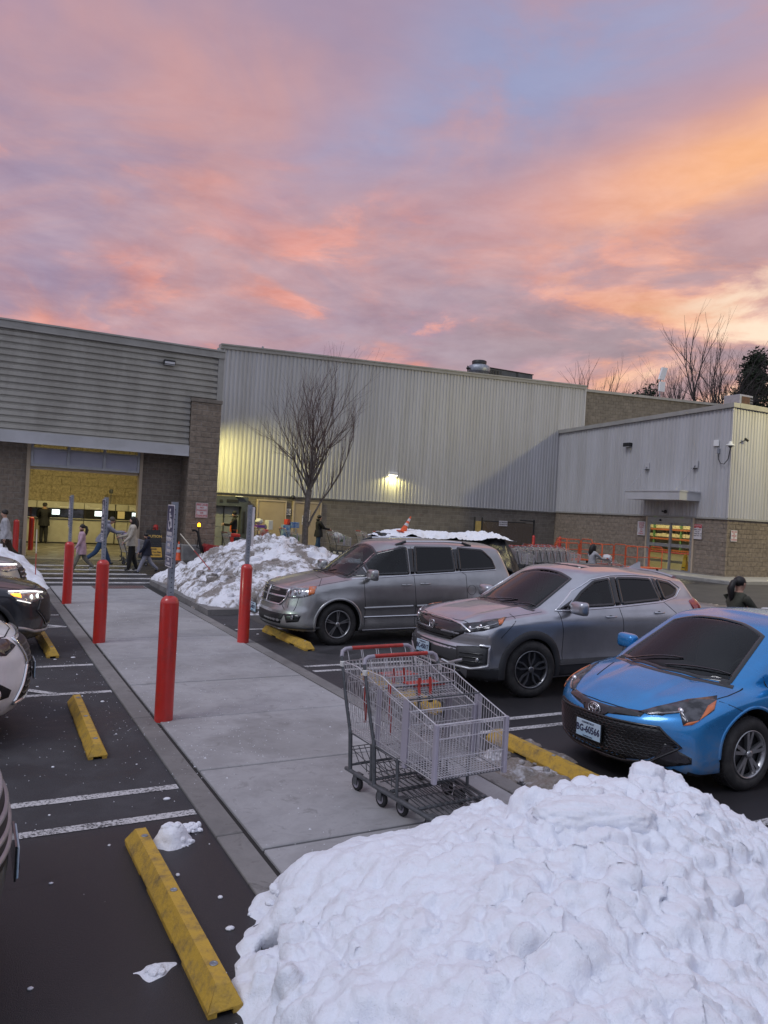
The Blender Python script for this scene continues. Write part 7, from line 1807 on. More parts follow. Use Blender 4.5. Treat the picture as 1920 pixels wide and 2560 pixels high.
# ------------------------------------------------------------ carts, cones, boards and trolleys by the store
shopping_cart('shopping cart pushed by the person in the grey hooded top', (4.42, 26.75, 0), R_(4))
shopping_cart('shopping cart in front of the store worker, beside the red cart tug', (8.95, 29.75, 0), R_(6))
shopping_cart('cart of white bags pushed by the man in the black coat', (14.72, 32.5, .15), 0)
shopping_cart('cart pushed by the long-haired woman before the orange trolleys', (18.78, 19.2, 0), 0)
shopping_cart('cart with red handle pushed by the ponytailed woman at the right edge', (10.70, 7.58, 0), R_(-8))
shopping_cart('loaded cart left of the beige doors, purple and white boxes on top', (11.25, 33.2, .15), R_(8))
shopping_cart('loaded cart of blue boxes before the beige doors, left of the tree', (12.55, 32.9, .15), R_(4))
bagm = mat('white_bag', (.55, .55, .56), .6, bump=.8, bs=18); blue_b = mat('blue_carton', (.03, .12, .40), .5, c2=(.25, .35, .5), ns=5); purp = mat('purple_carton', (.12, .04, .28), .5); grn = mat('green_bag', (.08, .22, .05), .5)
def bag(label, loc, s_, m_):
    bm = bmesh.new(); bmesh.ops.create_icosphere(bm, subdivisions=3, radius=1)
    R = random.Random(int(loc[0] * 100)); 
    for v_ in bm.verts: v_.co = v_.co * (1 + .22 * math.sin(5 * v_.co.x + 3 * v_.co.y) * math.cos(4 * v_.co.z + R.random() * .1)); v_.co.x *= s_[0]; v_.co.y *= s_[1]; v_.co.z *= s_[2]
    o = MB(); o.frombm(bm, 0, True); bm.free(); o = o.build('shopping_bag', m_, None, loc); return tag(o, label, 'bag')
def boxo(label, loc, s_, m_, rz=0):
    o = MB().cbox(-s_[0] / 2, s_[0] / 2, -s_[1] / 2, s_[1] / 2, 0, s_[2], .008).build('carton', m_, None, loc); o.rotation_euler = (0, 0, rz); return tag(o, label, 'box')
bag('white bag heaped in the cart of the man in the black coat', (15.1, 32.45, .95), (.26, .24, .20), bagm); bag('white and green bag at the front of that same cart', (15.35, 32.55, .90), (.18, .2, .17), grn)
bag('crumpled white bag on top of the loaded cart near the dark portal', (11.52, 33.2, 1.50), (.17, .16, .13), bagm)
boxo('purple carton in the loaded cart near the dark portal', (11.55, 33.2, 1.22), (.34, .4, .12), purp, .1); boxo('red and white carton deep in the loaded cart near the portal', (11.7, 33.2, .66), (.4, .45, .5), mat('red_white_carton', (.45, .04, .04), .5, c2=(.5, .48, .46), ns=4), .05)
boxo('tall white carton leaning at the right side of the portal cart', (11.98, 33.2, 1.15), (.22, .4, .42), bagm, .1)
boxo('blue carton stacked highest in the cart before the beige doors', (13.05, 32.9, 1.28), (.42, .36, .26), blue_b, .2); boxo('blue water case low on the rack of the cart before the doors', (12.75, 32.9, .34), (.5, .42, .3), blue_b)
boxo('red box tilted on top of the blue cartons', (12.72, 32.85, 1.42), (.2, .2, .24), mat('red_carton', (.5, .05, .03), .5), .5); boxo('cream carton in the basket of the cart before the beige doors', (13.1, 32.9, .66), (.42, .42, .3), mat('food_carton', (.35, .38, .30), .5, c2=(.1, .2, .06), ns=5))
boxo('blue carton standing in the basket behind the red box', (12.70, 32.95, .70), (.34, .42, .70), blue_b, -.1)
bag('white tissue bag in the child seat of the ponytailed woman cart', (10.88, 7.60, 1.05), (.09, .12, .07), bagm); bag('white bag on the cart of the long-haired woman', (18.95, 19.2, 1.12), (.14, .15, .10), bagm)
bag('lilac bag in the cart pushed by the grey hooded person', (4.62, 26.75, 1.05), (.12, .15, .07), mat('lilac_bag', (.4, .34, .5), .6))
def cone(label, loc, tilt=(0, 0), first=[None]):
    if first[0] is None:
        t = thing('traffic_cone', label, 'traffic cone', loc, 0, 'traffic cones')
        MB().lathe([(.15, .03), (.12, .05), (.025, .70), (.02, .71), (.001, .71)], 20).build('cone_shell', mt['cone'], t); MB().cbox(-.18, .18, -.18, .18, 0, .035, .01).build('cone_base', mt['cone'], t)
        for a in (.30, .50): 
            f_ = lambda z: .121 - .095 * (z - .05) / .65
            MB().lathe([(f_(a) + .003, a), (f_(a + .11) + .003, a + .11)], 20, caps=False).build('reflective_band', mt['sign_white'], t)
        first[0] = t
    else: t = copy_tree(first[0]); t.location = loc; t['label'] = label
    t.rotation_euler = (tilt[0], tilt[1], 0); return t
cone('orange traffic cone standing between the pillar and the first parking sign', (6.98, 29.05, .01)); cone('orange traffic cone poking out of the snow on the black tarp', (14.05, 24.6, 1.50), (0, R_(28)))
cone('orange traffic cone standing beside the man in the black coat', (14.45, 33.3, .15)); 
# caution board
cb = thing('caution_board', 'black A-frame board with yellow caution notice beside the entrance wall', 'floor board', (6.06, 29.25, .012))
for s_ in (-1, 1):
    m_ = MB(); y0, y1 = s_ * .24, s_ * .03; d = s_ * .02
    m_.add([(-.36, y0, 0), (.36, y0, 0), (.24, y1, 1.10), (-.24, y1, 1.10), (-.36, y0 - d, 0), (.36, y0 - d, 0), (.24, y1 - d, 1.10), (-.24, y1 - d, 1.10)], [(0, 1, 2, 3), (4, 7, 6, 5), (0, 4, 5, 1), (1, 5, 6, 2), (2, 6, 7, 3), (3, 7, 4, 0)])
    m_.build('frame', mt['dark'], cb)
tl = math.atan2(.21, 1.10)
pn = MB().add([(-.32, -.222, .10), (.32, -.222, .10), (.262, -.094, .76), (-.262, -.094, .76)], [(0, 1, 2, 3)]); pn.build('notice', mat('notice_yellow', (.62, .36, .05), .5), cb, fix=False)
for k, (t_, sz, m_) in enumerate((('CAUTION', .135, mat('caution_letters', (.75, .48, .12), .5)), ('Entrance Floor', .07, mt['sign_black']), ('May Be Left', .07, mt['sign_black']), ('Unattended.', .07, mt['sign_black']), ('PLEASE', .075, mt['sign_black']), ('Watch Your Step', .075, mt['sign_black']), ('And Use Caution', .075, mt['sign_black']))):
    z = (.86, .68, .60, .52, .40, .29, .19)[k]; text_obj(t_, sz, m_, cb, (0, -.245 + .194 * z - .006, z), (R_(90) - tl, 0, 0), bold=.002)
MB().tube([(-.07, 0, 1.08), (-.07, 0, 1.16), (.07, 0, 1.16), (.07, 0, 1.08)], .02, 6).build('grip', mt['dark'], cb)
# cart tug
tg = thing('cart_tug', 'red and black powered cart tug with lit amber beacon, by the pillar foot', 'cart pusher', (8.15, 28.25, 0))
m_ = MB(); m_.prism([(-.42, .30), (.55, .30), (.55, .52), (.50, .60), (-.36, .70), (-.46, .62)], 'y', -.32, .32); m_.build('hood_panel', mat('tug_red', (.35, .02, .025), .35, coat=.5), tg)
MB().cbox(-.45, .55, -.34, .34, .12, .299, .03).build('chassis', mt['navy'], tg)
for x, y, r in ((-.42, -.22, .13), (-.42, .22, .13), (.25, -.33, .15), (.25, .33, .15)): MB().lathe([(r * .5, -.05), (r, -.045), (r, .045), (r * .5, .05)], 22, (x, y, r), 'y').build('wheel', mt['rubber'], tg)
MB().tube([(-.46, 0, .30), (-.56, 0, .62), (-.66, 0, 1.0), (-.68, 0, 1.15)], [.06, .06, .05, .045], 8).tube([(-.68, 0, 1.12), (-.80, 0, 1.20), (-.90, 0, 1.17)], .04, 8).tube([(-.86, -.16, 1.20), (-.86, .16, 1.20)], .03, 8).build('tiller', mt['dark'], tg)
MB().tube([(-.5, .04, .5), (-.68, .06, .55), (-.66, .06, .85), (-.58, .04, .92)], .02, 6).build('cable', mt['dark'], tg)
bc = MB().tube([(-.66, 0, 1.12), (-.66, 0, 1.30)], .018, 8).lathe([(.06, 1.29), (.06, 1.33)], 16, (-.66, 0, 0)).build('beacon_stem', mt['dark'], tg)
MB().lathe([(.055, 1.331), (.055, 1.42), (.035, 1.46), (.001, 1.47)], 16, (-.66, 0, 0)).build('beacon', mat('beacon_amber', (1, .4, .03), .3, emit=(1, .35, .01), es=6), bc)
text_obj('CartManager XP', .125, mt['sign_white'], tg, (.06, -.326, .45), ROT_S, bold=.003)
MB().box(-.28, .42, -.325, -.321, .365, .38).build('stripe', mt['sign_white'], tg)
MB().cbox(.62, .85, -.28, .28, .15, 1.0, .03).build('hitch', mt['dark'], tg); MB().cbox(.64, .86, -.25, .25, 1.0, 1.12, .02).cbox(.61, .63, -.2, .2, .62, .99, .005).build('hitch_pad', mat('hitch_red', (.5, .03, .02), .5), tg)
# snow stakes
def stake(label, loc, top):
    t = thing('snow_stake', label, 'snow stake', loc, 0, 'thin snow stakes'); v_ = Vector(top)
    MB().tube([(0, 0, 0), tuple(v_)], .011, 6).build('stake_rod', mat('stake_red', (.42, .05, .04), .5), t); MB().tube([tuple(v_ * .55), tuple(v_ * 1.02)], .013, 6).build('stake_band', mat('stake_pale', (.6, .55, .45), .5), t)
stake('thin red snow stake upright in the left snow bank', (1.50, 20.6, .1), (-.02, 0, 1.25)); stake('thin pale snow stake leaning out of the far snow pile', (5.15, 18.2, .65), (-.62, .5, .80))
# two side rows of spare carts
k = 0
for i in range(9): shopping_cart('grey spare carts nested in the long row right of the black tarp', (20.2 + i * .36, 26.3, 0), 0, 'spare carts nested in the right row')
for i in range(5): shopping_cart('grey spare carts nested in the short row by the orange trolleys', (22.6 + i * .36, 27.9, 0), 0, 'spare carts nested in the short row')
for i, w_ in enumerate(('leftmost', 'middle', 'rightmost')): shopping_cart(w_ + ' of three spare carts with red seats against the block wall', (16.6 + i * .95, 33.3, .15), 0, 'spare carts against the block wall')
# orange platform trolleys
def trolley(label, loc, rz, first=[None]):
    if first[0] is None:
        t = thing('platform_trolley', label, 'platform trolley', loc, rz, 'orange platform trolleys')
        MB().cbox(-.8, .8, -.38, .38, .30, .36, .01).build('deck', mt['orange'], t)
        for sx in (-1, 1):
            for sy in (-.36, .36): pass
            m_ = MB(); x = sx * .78
            m_.tube([(x, -.36, .36), (x, -.36, 1.22), (x, -.30, 1.30), (x, .30, 1.30), (x, .36, 1.22), (x, .36, .36)], .022, 8).tube([(x, -.36, .80), (x, .36, .80)], .016, 6); m_.build('end_rail', mt['orange'], t)
        m_ = MB().tube([(-.72, .37, .36), (-.72, .37, 1.18), (-.64, .37, 1.26), (.64, .37, 1.26), (.72, .37, 1.18), (.72, .37, .36)], .022, 8).tube([(-.72, .37, .78), (.72, .37, .78)], .016, 6).tube([(0, .37, .36), (0, .37, 1.26)], .016, 6); m_.build('side_rail', mt['orange'], t)
        for x in (-.6, .6):
            for y in (-.28, .28): MB().lathe([(.04, -.025), (.10, -.022), (.10, .022), (.04, .025)], 16, (x, y, .10), 'y').box(x - .03, x + .03, y - .04, y + .04, .19, .30).build('caster', mt['rubber'], t)
        first[0] = t
    else: t = copy_tree(first[0]); t.location = loc; t.rotation_euler = (0, 0, rz); t['label'] = label
trolley('leftmost orange platform trolley, behind the long-haired woman', (24.4, 26.9, 0), .05); trolley('second orange platform trolley from the left, tight against the first', (25.2, 27.7, .148), .0)
trolley('third orange platform trolley from the left, before the block wall', (26.4, 26.7, 0), .03); trolley('rightmost orange platform trolley, nearest the shop doors', (27.1, 25.2, 0), .0)
# fenced corner
fn = thing('wire_enclosure', 'chain-link enclosure with brown slats and black posts in the wall corner', 'fence', (25.5, 33.5, .15))
for x in (-2.0, -1.52, 1.98): MB().tube([(x, 0, 0), (x, 0, 2.02)], .045, 8).ell((x, 0, 2.04), (.05, .05, .05), 8, 6).build('post', mt['dark'], fn)
n_ = 34
for i in range(n_): 
    x = -1.46 + i * .1; MB().box(x, x + .088, -.004, .004, .06, 1.86).build('slat', mat('brown_slat', (.11, .075, .045), .8) if 'slt' not in mt else mt['slt'], fn); mt['slt'] = bpy.data.materials['brown_slat']
me_ = MB()
for i in range(36):
    for a, b in (((-1.46 + i * .094, .06), (-1.46 + i * .094 + 1.8, 1.86)), ((-1.46 + i * .094, 1.86), (-1.46 + i * .094 + 1.8, .06))):
        x1 = min(b[0], 1.95); f_ = (x1 - a[0]) / 1.8; z1 = a[1] + (b[1] - a[1]) * f_
        me_.tube([(a[0], -.012, a[1]), (x1, -.012, z1)], .0025, 3, caps=False)
me_.build('mesh', mt['galv'], fn)['kind'] = 'stuff'
MB().tube([(-1.5, 0, 1.88), (1.4, 0, 1.88)], .02, 6).tube([(1.0, -.02, 2.02), (1.95, -.02, 1.98)], .03, 6).build('rail', mt['dark'], fn)
MB().box(-1.96, -1.58, -.01, .01, .2, 1.86).build('gate_panel', mat('yellow_wood', (.42, .30, .10), .7, c2=(.34, .24, .08), ns=4), fn)
wsign('smoking_distance_sign', 'small white sign hung on the slatted wire enclosure', 25.35, 33.47, 1.94, .56, .28, ['NO SMOKING', 'WITHIN 25 FT'], mt['sign_black'], size=.085)
for k, x in enumerate((26.2, 28.0)):
    MB().lathe([(.08, 0), (.08, 1.32), (.05, 1.40), (.001, 1.42)], 20).build('guard_post', mt['red'], None, (x, 31.9 - .0, .0)); o = bpy.context.scene.objects[-1] if False else None
gps = [o for o in bpy.data.objects if o.name.startswith('guard_post')]
tag(gps[0], 'short red guard post before the enclosure, left of the two', 'bollard'); tag(gps[1], 'short red guard post before the enclosure, right of the two', 'bollard')
# tarp over the parked cart row, draped and creased
nx, ny = 110, 46; xs_ = np.linspace(12.9, 19.6, nx); vs = []; us_ = np.linspace(-1, 1, ny)
XX, UU = np.meshgrid(xs_, us_, indexing='ij')
wr_ = vnoise(XX * 2.3, UU * 5, XX * 0, 5) * .12 + vnoise(XX * 6, UU * 9, XX * 0, 6) * .05
side = np.clip(np.abs(UU) - .42, 0, 1) / .58
Zt = 1.46 - .05 * (XX - 12.9) / 6.7 - side ** 1.15 * (1.30) + wr_ * (.4 + side)
Yt = 25.0 + UU * .72 + np.sign(UU) * side * .25 + wr_ * .8 * np.sign(UU)
endL = np.clip((13.35 - XX) / .45, 0, 1); Zt = Zt * (1 - endL) + (Zt - 1.15 * endL) * endL
endR = np.clip((XX - 18.7) / .9, 0, 1); Zt = Zt - endR ** 1.3 * 1.25 * (1 + .3 * wr_)
Zt = np.maximum(Zt, .03)
tm = MB().add([(a, b, c) for a, b, c in zip(XX.ravel(), Yt.ravel(), Zt.ravel())], [(i * ny + j, (i + 1) * ny + j, (i + 1) * ny + j + 1, i * ny + j + 1) for i in range(nx - 1) for j in range(ny - 1)], 0, True)
tarp_m = mat('black_tarp', (.012, .012, .014), .32, bump=.5, bs=14, spec=.6)
o = tm.build('tarp', tarp_m); md = o.modifiers.new('t', 'SOLIDIFY'); md.thickness = .01
tag(o, 'black plastic tarp draped over a parked cart row, snow on top', 'tarp')
for i in range(6): shopping_cart('spare carts under the black tarp, showing at its right end', (17.6 + i * .36, 25.0, 0), 0, 'spare carts under the tarp')
# ------------------------------------------------------------ snow
def snow_mat(name, dirt=.3, base=(.80, .81, .87)):
    m = bpy.data.materials.new(name); m.use_nodes = True; nt = m.node_tree; b = nt.nodes['Principled BSDF']
    pos = nt.nodes.new('ShaderNodeNewGeometry').outputs['Position']
    n1 = noise(nt, pos, 1.6, 5, .6, .4); n2 = noise(nt, pos, 7, 6, .7, .6); n3 = noise(nt, pos, 45, 4, .65); n4 = noise(nt, pos, 240, 2, .6)
    c = mixc(nt, n2.step(.45, .75) * .45, base, (.66, .64, .66))
    d = (n1 * .62 + n2 * .38).step(.66 - dirt * .16, .76 - dirt * .16) * (n3 * .8 + .5).mn(1.0)
    c = mixc(nt, d * min(1, .55 + dirt * .5), c, (.17, .14, .115))
    n6 = noise(nt, pos, 150, 2, .5); c = mixc(nt, n6.step(.70, .76) * (n2.step(.4, .6)) * .5, c, (.25, .22, .2))
    c = mixc(nt, n3.step(.66, .74) * dirt * .5, c, (.12, .10, .08))
    nt.links.new(c, b.inputs['Base Color']); b.inputs['Roughness'].default_value = .62; b.inputs['Specular IOR Level'].default_value = .35
    b.inputs['Subsurface Weight'].default_value = .04; b.inputs['Subsurface Radius'].default_value = (.02, .025, .03); b.inputs['Subsurface Scale'].default_value = 1
    bp = nt.nodes.new('ShaderNodeBump'); bp.inputs['Strength'].default_value = .8; bp.inputs['Distance'].default_value = .011
    nt.links.new((n3 + n4 * .35).v, bp.inputs['Height']); nt.links.new(bp.outputs[0], b.inputs['Normal'])
    return m
mt['snow'] = snow_mat('plowed_snow', .42, (.80, .825, .90)); mt['snow_dirty'] = snow_mat('dirty_snow', 1.25, (.76, .76, .81)); mt['slush'] = snow_mat('slush', 1.7, (.50, .50, .54)); mt['clean_snow'] = snow_mat('fresh_snow', 0.0)
def tps(ctrl):
    P = np.array([(a, b) for a, b, _ in ctrl], float); z = np.array([c for _, _, c in ctrl], float); n = len(P)
    def U(r): return np.where(r > 1e-9, r * r * np.log(r + 1e-12), 0)
    K = U(np.linalg.norm(P[:, None] - P[None], axis=2)) + np.eye(n) * 1e-4; Q = np.hstack([np.ones((n, 1)), P])
    A = np.block([[K, Q], [Q.T, np.zeros((3, 3))]]); w = np.linalg.solve(A, np.concatenate([z, np.zeros(3)]))
    def f(x, y):
        r = w[n] + w[n + 1] * x + w[n + 2] * y
        for i in range(n): r = r + w[i] * U(np.hypot(x - P[i, 0], y - P[i, 1]))
        return r
    return f
def snow_pile(name, label, ctrl, holes, res, amp, seed, m_, chunks=(), z0=0.0, kind=None, fr=1.0, lift=.05, crumbs=0):
    f = tps(ctrl); xs = [c[0] for c in ctrl]; ys = [c[1] for c in ctrl]
    gx = np.arange(min(xs) - .1, max(xs) + .1, res); gy = np.arange(min(ys) - .1, max(ys) + .1, res); X_, Y_ = np.meshgrid(gx, gy, indexing='ij')
    H = f(X_, Y_); poly = [(c[0], c[1]) for c in ctrl if c[2] == 0]
    # wobbling outline
    wob = (vnoise(X_ * 5, Y_ * 5, X_ * 0, seed) - .5) * .10 + (vnoise(X_ * 14, Y_ * 14, X_ * 0, seed + 1) - .5) * .05
    H = H + wob * .6
    for hx, hy, ra, rb in holes: H = np.minimum(H, (np.hypot((X_ - hx) / ra, (Y_ - hy) / rb) - 1) * .25 + wob * .4)
    Hc = np.maximum(H, -.03)
    # steeper rims, then billowing lumps pushed out along the normal
    Hc = np.where(Hc > 0, Hc + lift * (1 - np.exp(-Hc / .03)) * np.clip(Hc / .10, .25, 1), Hc)
    dx, dy = np.gradient(Hc, res, res); N = np.stack([-dx, -dy, np.ones_like(dx)], 2); N /= np.linalg.norm(N, axis=2, keepdims=True)
    mask = np.clip(Hc / .12, 0, 1)
    def bil(s, sd):
        d = worley(X_ * s + vnoise(X_ * s * 2.1, Y_ * s * 2.1, Hc * s, sd) * .5, Y_ * s + vnoise(X_ * s * 1.9, Y_ * s * 2.3, Hc * s, sd + 40) * .5, Hc * s * 1.3, sd)
        return np.sqrt(np.maximum(0, 1 - (d * .98) ** 2)) * .8
    region = vnoise(X_ * .9, Y_ * .9, X_ * 0, seed + 9)
    sm_ = .15 + 1.15 * np.clip((region - .42) * 3.2, 0, 1)
    D = amp * (.085 * (bil(2.0 * fr, seed) - .35) + .034 * sm_ * (bil(3.4 * fr, seed + 2) - .5) + .03 * sm_ * (.5 - np.abs(vnoise(X_ * 7 * fr, Y_ * 7 * fr, Hc * 7 * fr, seed + 91) * 2 - 1)) + .016 * sm_ * (.5 - np.abs(vnoise(X_ * 15 * fr, Y_ * 15 * fr, Hc * 15 * fr, seed + 92) * 2 - 1)) + sum(a_ * (.34 + .80 * sm_) * (vnoise(X_ * s_ * fr + 3 * vnoise(X_ * 3, Y_ * 3, Hc, seed + 60), Y_ * s_ * fr, Hc * s_ * fr, seed + 50 + k) - .5) for k, (s_, a_) in enumerate(((5, .055), (9, .045), (17, .034), (31, .024), (55, .014)))) - .07 * np.clip((vnoise(X_ * 6.5, Y_ * 6.5, Hc * 6, seed + 70) - .78) * 6, 0, 1) + .07 * (vnoise(X_ * 1.6, Y_ * 1.6, Hc, seed + 6) - .5))
    D = D * mask
    V_ = np.stack([X_, Y_, Hc + z0], 2) + N * D[..., None]
    nx, ny = X_.shape; keep = Hc > -.029; vid = -np.ones((nx, ny), int); fs = []
    q = keep[:-1, :-1] & keep[1:, :-1] & keep[1:, 1:] & keep[:-1, 1:]
    idx = np.argwhere(q); used = np.zeros((nx, ny), bool)
    for a, b in ((0, 0), (1, 0), (1, 1), (0, 1)): used[idx[:, 0] + a, idx[:, 1] + b] = True
    vid[used] = np.arange(used.sum()); vs = V_[used]
    fs = np.stack([vid[idx[:, 0] + a, idx[:, 1] + b] for a, b in ((0, 0), (1, 0), (1, 1), (0, 1))], 1)
    mb = MB(); mb.v = [tuple(p) for p in vs.tolist()]; mb.f = fs.tolist(); mb.m = [0] * len(fs); mb.sm = [True] * len(fs)
    for cx, cy, cz, sx, sy, sz, rz, sd in chunks:
        bm = bmesh.new(); bmesh.ops.create_icosphere(bm, subdivisions=5 if sx > .13 else 4, radius=1); co = np.array([v.co[:] for v in bm.verts])
        # squared-off block with broken faces
        co = np.sign(co) * np.abs(co) ** .62
        d = .20 * (vnoise(co[:, 0] * 1.6 + sd, co[:, 1] * 1.6, co[:, 2] * 1.6, sd) - .5) + .16 * (.5 - worley(co[:, 0] * 1.9 + sd, co[:, 1] * 1.9, co[:, 2] * 1.9, sd)) + .12 * (.5 - worley(co[:, 0] * 4 + sd, co[:, 1] * 5, co[:, 2] * 5, sd + 1)) + .03 * vnoise(co[:, 0] * 14, co[:, 1] * 14, co[:, 2] * 14, sd)
        co = co * (1 + d[:, None]) * np.array([sx, sy, sz]); c, s_ = math.cos(rz), math.sin(rz)
        co = np.stack([co[:, 0] * c - co[:, 1] * s_ + cx, co[:, 0] * s_ + co[:, 1] * c + cy, co[:, 2] + cz], 1)
        mb.add(co.tolist(), [[v.index for v in f_.verts] for f_ in bm.faces], 0, True); bm.free()
    R = random.Random(seed * 7 + 1)
    for i in range(crumbs):
        cx, cy = R.uniform(min(xs), max(xs)), R.uniform(min(ys), max(ys)); hh = float(f(np.array(cx), np.array(cy)))
        if hh < -.02 or hh > .9: continue
        if hh > .12 and R.random() < .35: continue
        k = R.uniform(.5, 1) ** 2 * (.040 if hh > .03 else .028); zz_ = z0 + max(hh, 0) + (lift * .8 if hh > .04 else 0) + k * .35
        bm = bmesh.new(); bmesh.ops.create_icosphere(bm, subdivisions=2, radius=1)
        q = [R.uniform(.7, 1.25) for _ in range(3)]
        for v in bm.verts: v.co = Vector((cx + v.co.x * k * q[0] * R.uniform(.82, 1.12), cy + v.co.y * k * q[1] * R.uniform(.82, 1.12), zz_ + v.co.z * k * .8 * q[2] * R.uniform(.82, 1.12)))
        mb.frombm(bm, 0, False); bm.free()
    o = mb.build(name, m_, fix=False)
    if kind: o['kind'] = kind
    return tag(o, label, 'snow pile'), f
near = [(1.70, 4.30, 0), (1.47, 4.06, 0), (1.30, 3.78, 0), (1.22, 3.45, 0), (1.08, 2.95, 0), (1.0, 2.3, 0), (1.04, 1.7, 0), (1.4, 1.2, 0), (2.1, 1.0, 0), (3.0, 1.2, 0), (4.0, 1.7, 0), (4.9, 2.4, 0), (5.35, 3.05, 0), (5.25, 3.6, 0), (4.85, 4.05, 0), (4.3, 4.32, 0), (3.6, 4.5, 0), (2.9, 4.5, 0), (2.25, 4.52, 0),
        (1.40, 3.50, .05), (1.66, 3.72, .10), (1.60, 4.0, .06), (1.85, 3.75, .24), (2.1, 3.75, .30), (2.6, 3.75, .38), (3.1, 3.75, .46), (3.6, 3.72, .50), (4.1, 3.66, .50), (4.55, 3.4, .32), (4.9, 3.2, .14), (3.0, 3.1, .56), (3.6, 3.1, .53), (2.3, 3.1, .44), (4.2, 2.9, .30), (1.75, 3.1, .30), (1.45, 2.8, .22), (2.2, 2.4, .42), (3.0, 2.3, .40), (1.7, 1.9, .30), (2.6, 1.6, .28), (3.7, 2.3, .22)]
o, nf = snow_pile('snow_heap', 'large heap of plowed white snow filling the lower right foreground', near, [(1.475, 3.66, .10, .085), (1.50, 3.93, .045, .03)], .0125, 1.0, 3, mt['snow'],
    [(4.08, 3.66, .60, .12, .10, .10, .3, 1), (3.99, 3.58, .55, .13, .12, .10, .9, 2), (4.22, 3.62, .55, .10, .10, .09, 1.4, 31), (3.15, 3.2, .60, .34, .17, .13, -.35, 3), (3.55, 3.5, .57, .18, .13, .09, .2, 4), (2.55, 2.75, .44, .13, .10, .10, .4, 5), (2.25, 2.40, .40, .09, .15, .09, .1, 6), (2.62, 2.35, .38, .06, .11, .09, .6, 7),
     (2.9, 2.45, .38, .10, .09, .07, 1.1, 8), (3.9, 2.95, .38, .12, .10, .08, .4, 10), (4.5, 3.35, .34, .13, .10, .08, .8, 11), (3.45, 2.6, .42, .12, .10, .08, .2, 13), (3.75, 3.72, .54, .09, .07, .06, .4, 15), (2.75, 3.72, .43, .12, .09, .07, .1, 16)], crumbs=900)
far = [(4.42, 21.3, 0), (4.40, 20.4, 0), (4.42, 19.4, 0), (4.42, 18.2, 0), (4.40, 17.0, 0), (4.35, 15.9, 0), (4.6, 15.4, 0), (5.2, 15.15, 0), (6.2, 15.0, 0), (7.6, 15.0, 0), (9.2, 15.3, 0), (10.6, 16.2, 0), (11.0, 18.0, 0), (10.2, 20.4, 0), (8.6, 21.8, 0), (6.8, 22.2, 0), (5.3, 22.0, 0),
       (4.8, 20.6, .22), (5.0, 19.0, .50), (5.1, 17.4, .52), (5.4, 16.1, .50), (5.7, 19.2, .92), (6.1, 19.2, 1.15), (6.9, 19.2, 1.27), (7.4, 19.2, 1.18), (8.3, 19.0, .85), (9.4, 18.5, .6), (6.4, 17.4, 1.0), (7.6, 17.2, .95), (6.0, 16.2, .65), (8.6, 17.0, .7), (6.5, 20.8, .8)]
R = random.Random(5); ch_ = []; ff = tps(far)
for i in range(150):
    x, y = R.uniform(4.5, 9.4), R.uniform(15.3, 19.6); hh = float(ff(np.array(x), np.array(y)))
    if hh < .04: continue
    s_ = R.uniform(.05, .13); ch_.append((x, y, hh + s_ * .5, s_, s_ * R.uniform(.7, 1), s_ * R.uniform(.6, .9), R.uniform(0, 3), i + 20))
o, _ = snow_pile('snow_heap', 'dirty lumpy snow heap at the far end of the walkway, beyond the minivan', far, [], .045, 2.3, 17, mt['snow_dirty'], ch_, fr=.62, crumbs=300)
lft = [(1.62, 19.0, 0), (1.72, 20.6, 0), (1.75, 22.6, 0), (1.55, 25, 0), (1.2, 27.5, 0), (0, 28.4, 0), (-3, 28.4, 0), (-5, 26, 0), (-5, 21, 0), (-3, 18.8, 0), (0, 18.5, 0), (1.25, 20.6, .30), (1.1, 22.6, .48), (.7, 24.8, .62), (-.5, 26, .8), (-2, 23, .9), (-.3, 21, .6), (-3, 25, .8)]
snow_pile('snow_bank', 'white snow bank behind the silver SUV on the left edge', lft, [], .06, 1.5, 29, mt['snow'], fr=.7)
# kerbed island under the far heap
isl = [(4.30, 15.2), (4.30, 20.9), (4.55, 21.8), (5.2, 22.3), (10.5, 22.3), (11.2, 21.6), (11.2, 15.9), (10.6, 15.2)]
tag(MB().prism(isl, 'z', 0, .12).build('kerb_island', mt['kerb']), kind='structure')
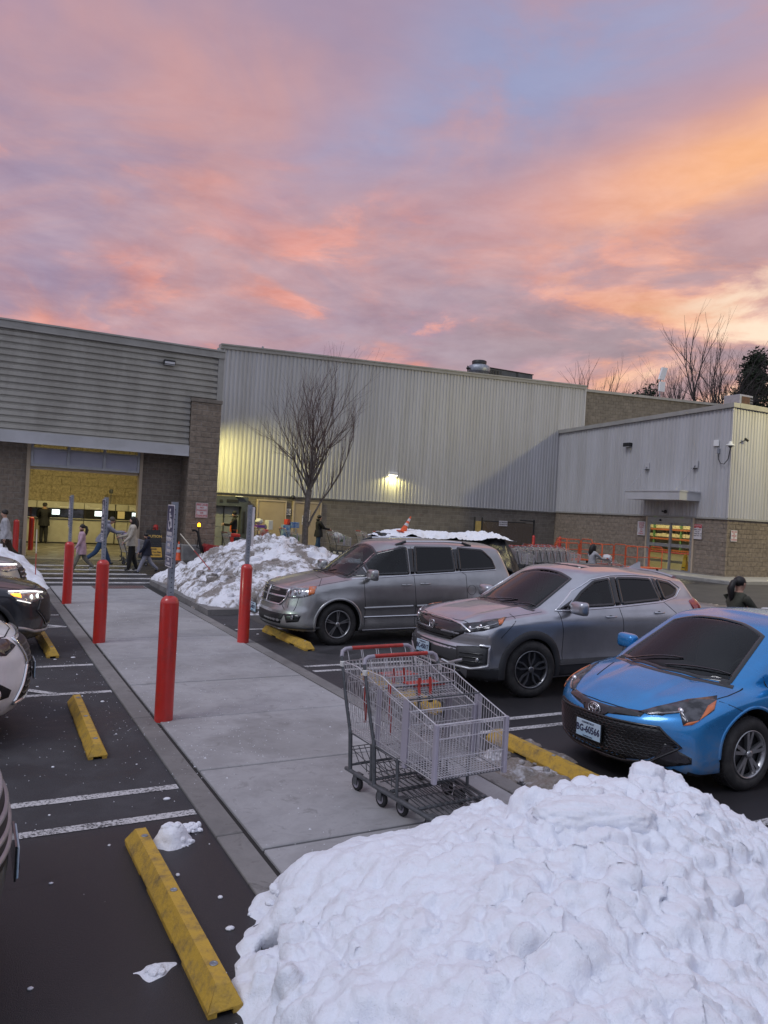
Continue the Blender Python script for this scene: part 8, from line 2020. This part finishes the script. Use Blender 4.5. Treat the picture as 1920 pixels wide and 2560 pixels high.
# small clumps
def clump(label, x, y, sx, sy, sz, seed, m_=None, cat='snow clump', z0=0.0, n=9):
    R = random.Random(seed); ctrl = [(x + sx * math.cos(a) * R.uniform(.8, 1.15), y + sy * math.sin(a) * R.uniform(.8, 1.15), 0) for a in np.linspace(0, 2 * math.pi, n)[:-1]] + [(x, y, sz * .55), (x + sx * .5, y, sz * .5), (x - sx * .5, y + sy * .2, sz * .5), (x, y + sy * .5, sz * .5), (x, y - sy * .5, sz * .5)]
    o, _ = snow_pile('snow_clump', label, ctrl, [], max(.008, min(sx, sy) / 26), min(1, sz * 5), seed, m_ or mt['clean_snow'], z0=z0, fr=3.0, lift=min(.05, sz * .5), crumbs=40); o['category'] = cat; return o
clump('snow clump against the far end of the nearest wheel stop', 1.30, 5.16, .12, .10, .10, 61); clump('smaller snow crumb beside the clump near the nearest wheel stop', 1.46, 5.30, .06, .05, .05, 62)
clump('tiny snow scrap on the asphalt left of the nearest wheel stop', .90, 3.75, .028, .020, .012, 63)

clump('grimy slush between the walkway kerb and the dirty wheel stop', 4.52, 5.35, .26, .75, .08, 65, mt['slush']); clump('dirty slush strip behind the wheel stop under the hatchback nose', 5.03, 5.4, .10, .85, .04, 66, mt['slush'])
clump('paler patch of snow in the slush beside the cart front', 4.45, 5.75, .12, .22, .09, 67, mt['snow_dirty'])
clump('snow lump beside the right end of the black tarp', 19.6, 23.6, .8, .5, .35, 68, mt['snow']); clump('long strip of snow under the spare cart row', 23.0, 26.0, 1.8, .4, .18, 69, mt['snow'])
snow_top = [(13.25, 24.45, 0), (13.2, 25.4, 0), (15, 25.55, 0), (17, 25.6, 0), (18.9, 25.5, 0), (19.0, 24.5, 0), (17, 24.35, 0), (15, 24.35, 0), (13.6, 25, .10), (14.4, 24.8, .20), (14.6, 25.2, .24), (15.6, 25, .17), (17, 25, .20), (18.3, 25, .15)]
o, _ = snow_pile('snow_layer', 'thick snow layer lying on the black tarp', snow_top, [], .05, 1.3, 71, mt['clean_snow'], z0=1.36, fr=.8); o['category'] = 'snow layer'
R = random.Random(9); mb = MB()
for i in range(46):
    x, y = R.uniform(-1.2, 1.5), R.uniform(3.6, 17)
    if R.random() < .3: x = R.uniform(4.3, 4.9)
    s_ = R.uniform(.008, .022); mb.ell((x, y, .004), (s_ * R.uniform(.8, 1.8), s_, s_ * .5), 7, 4)
tag(mb.build('ice_bits', mt['clean_snow']), kind='stuff')
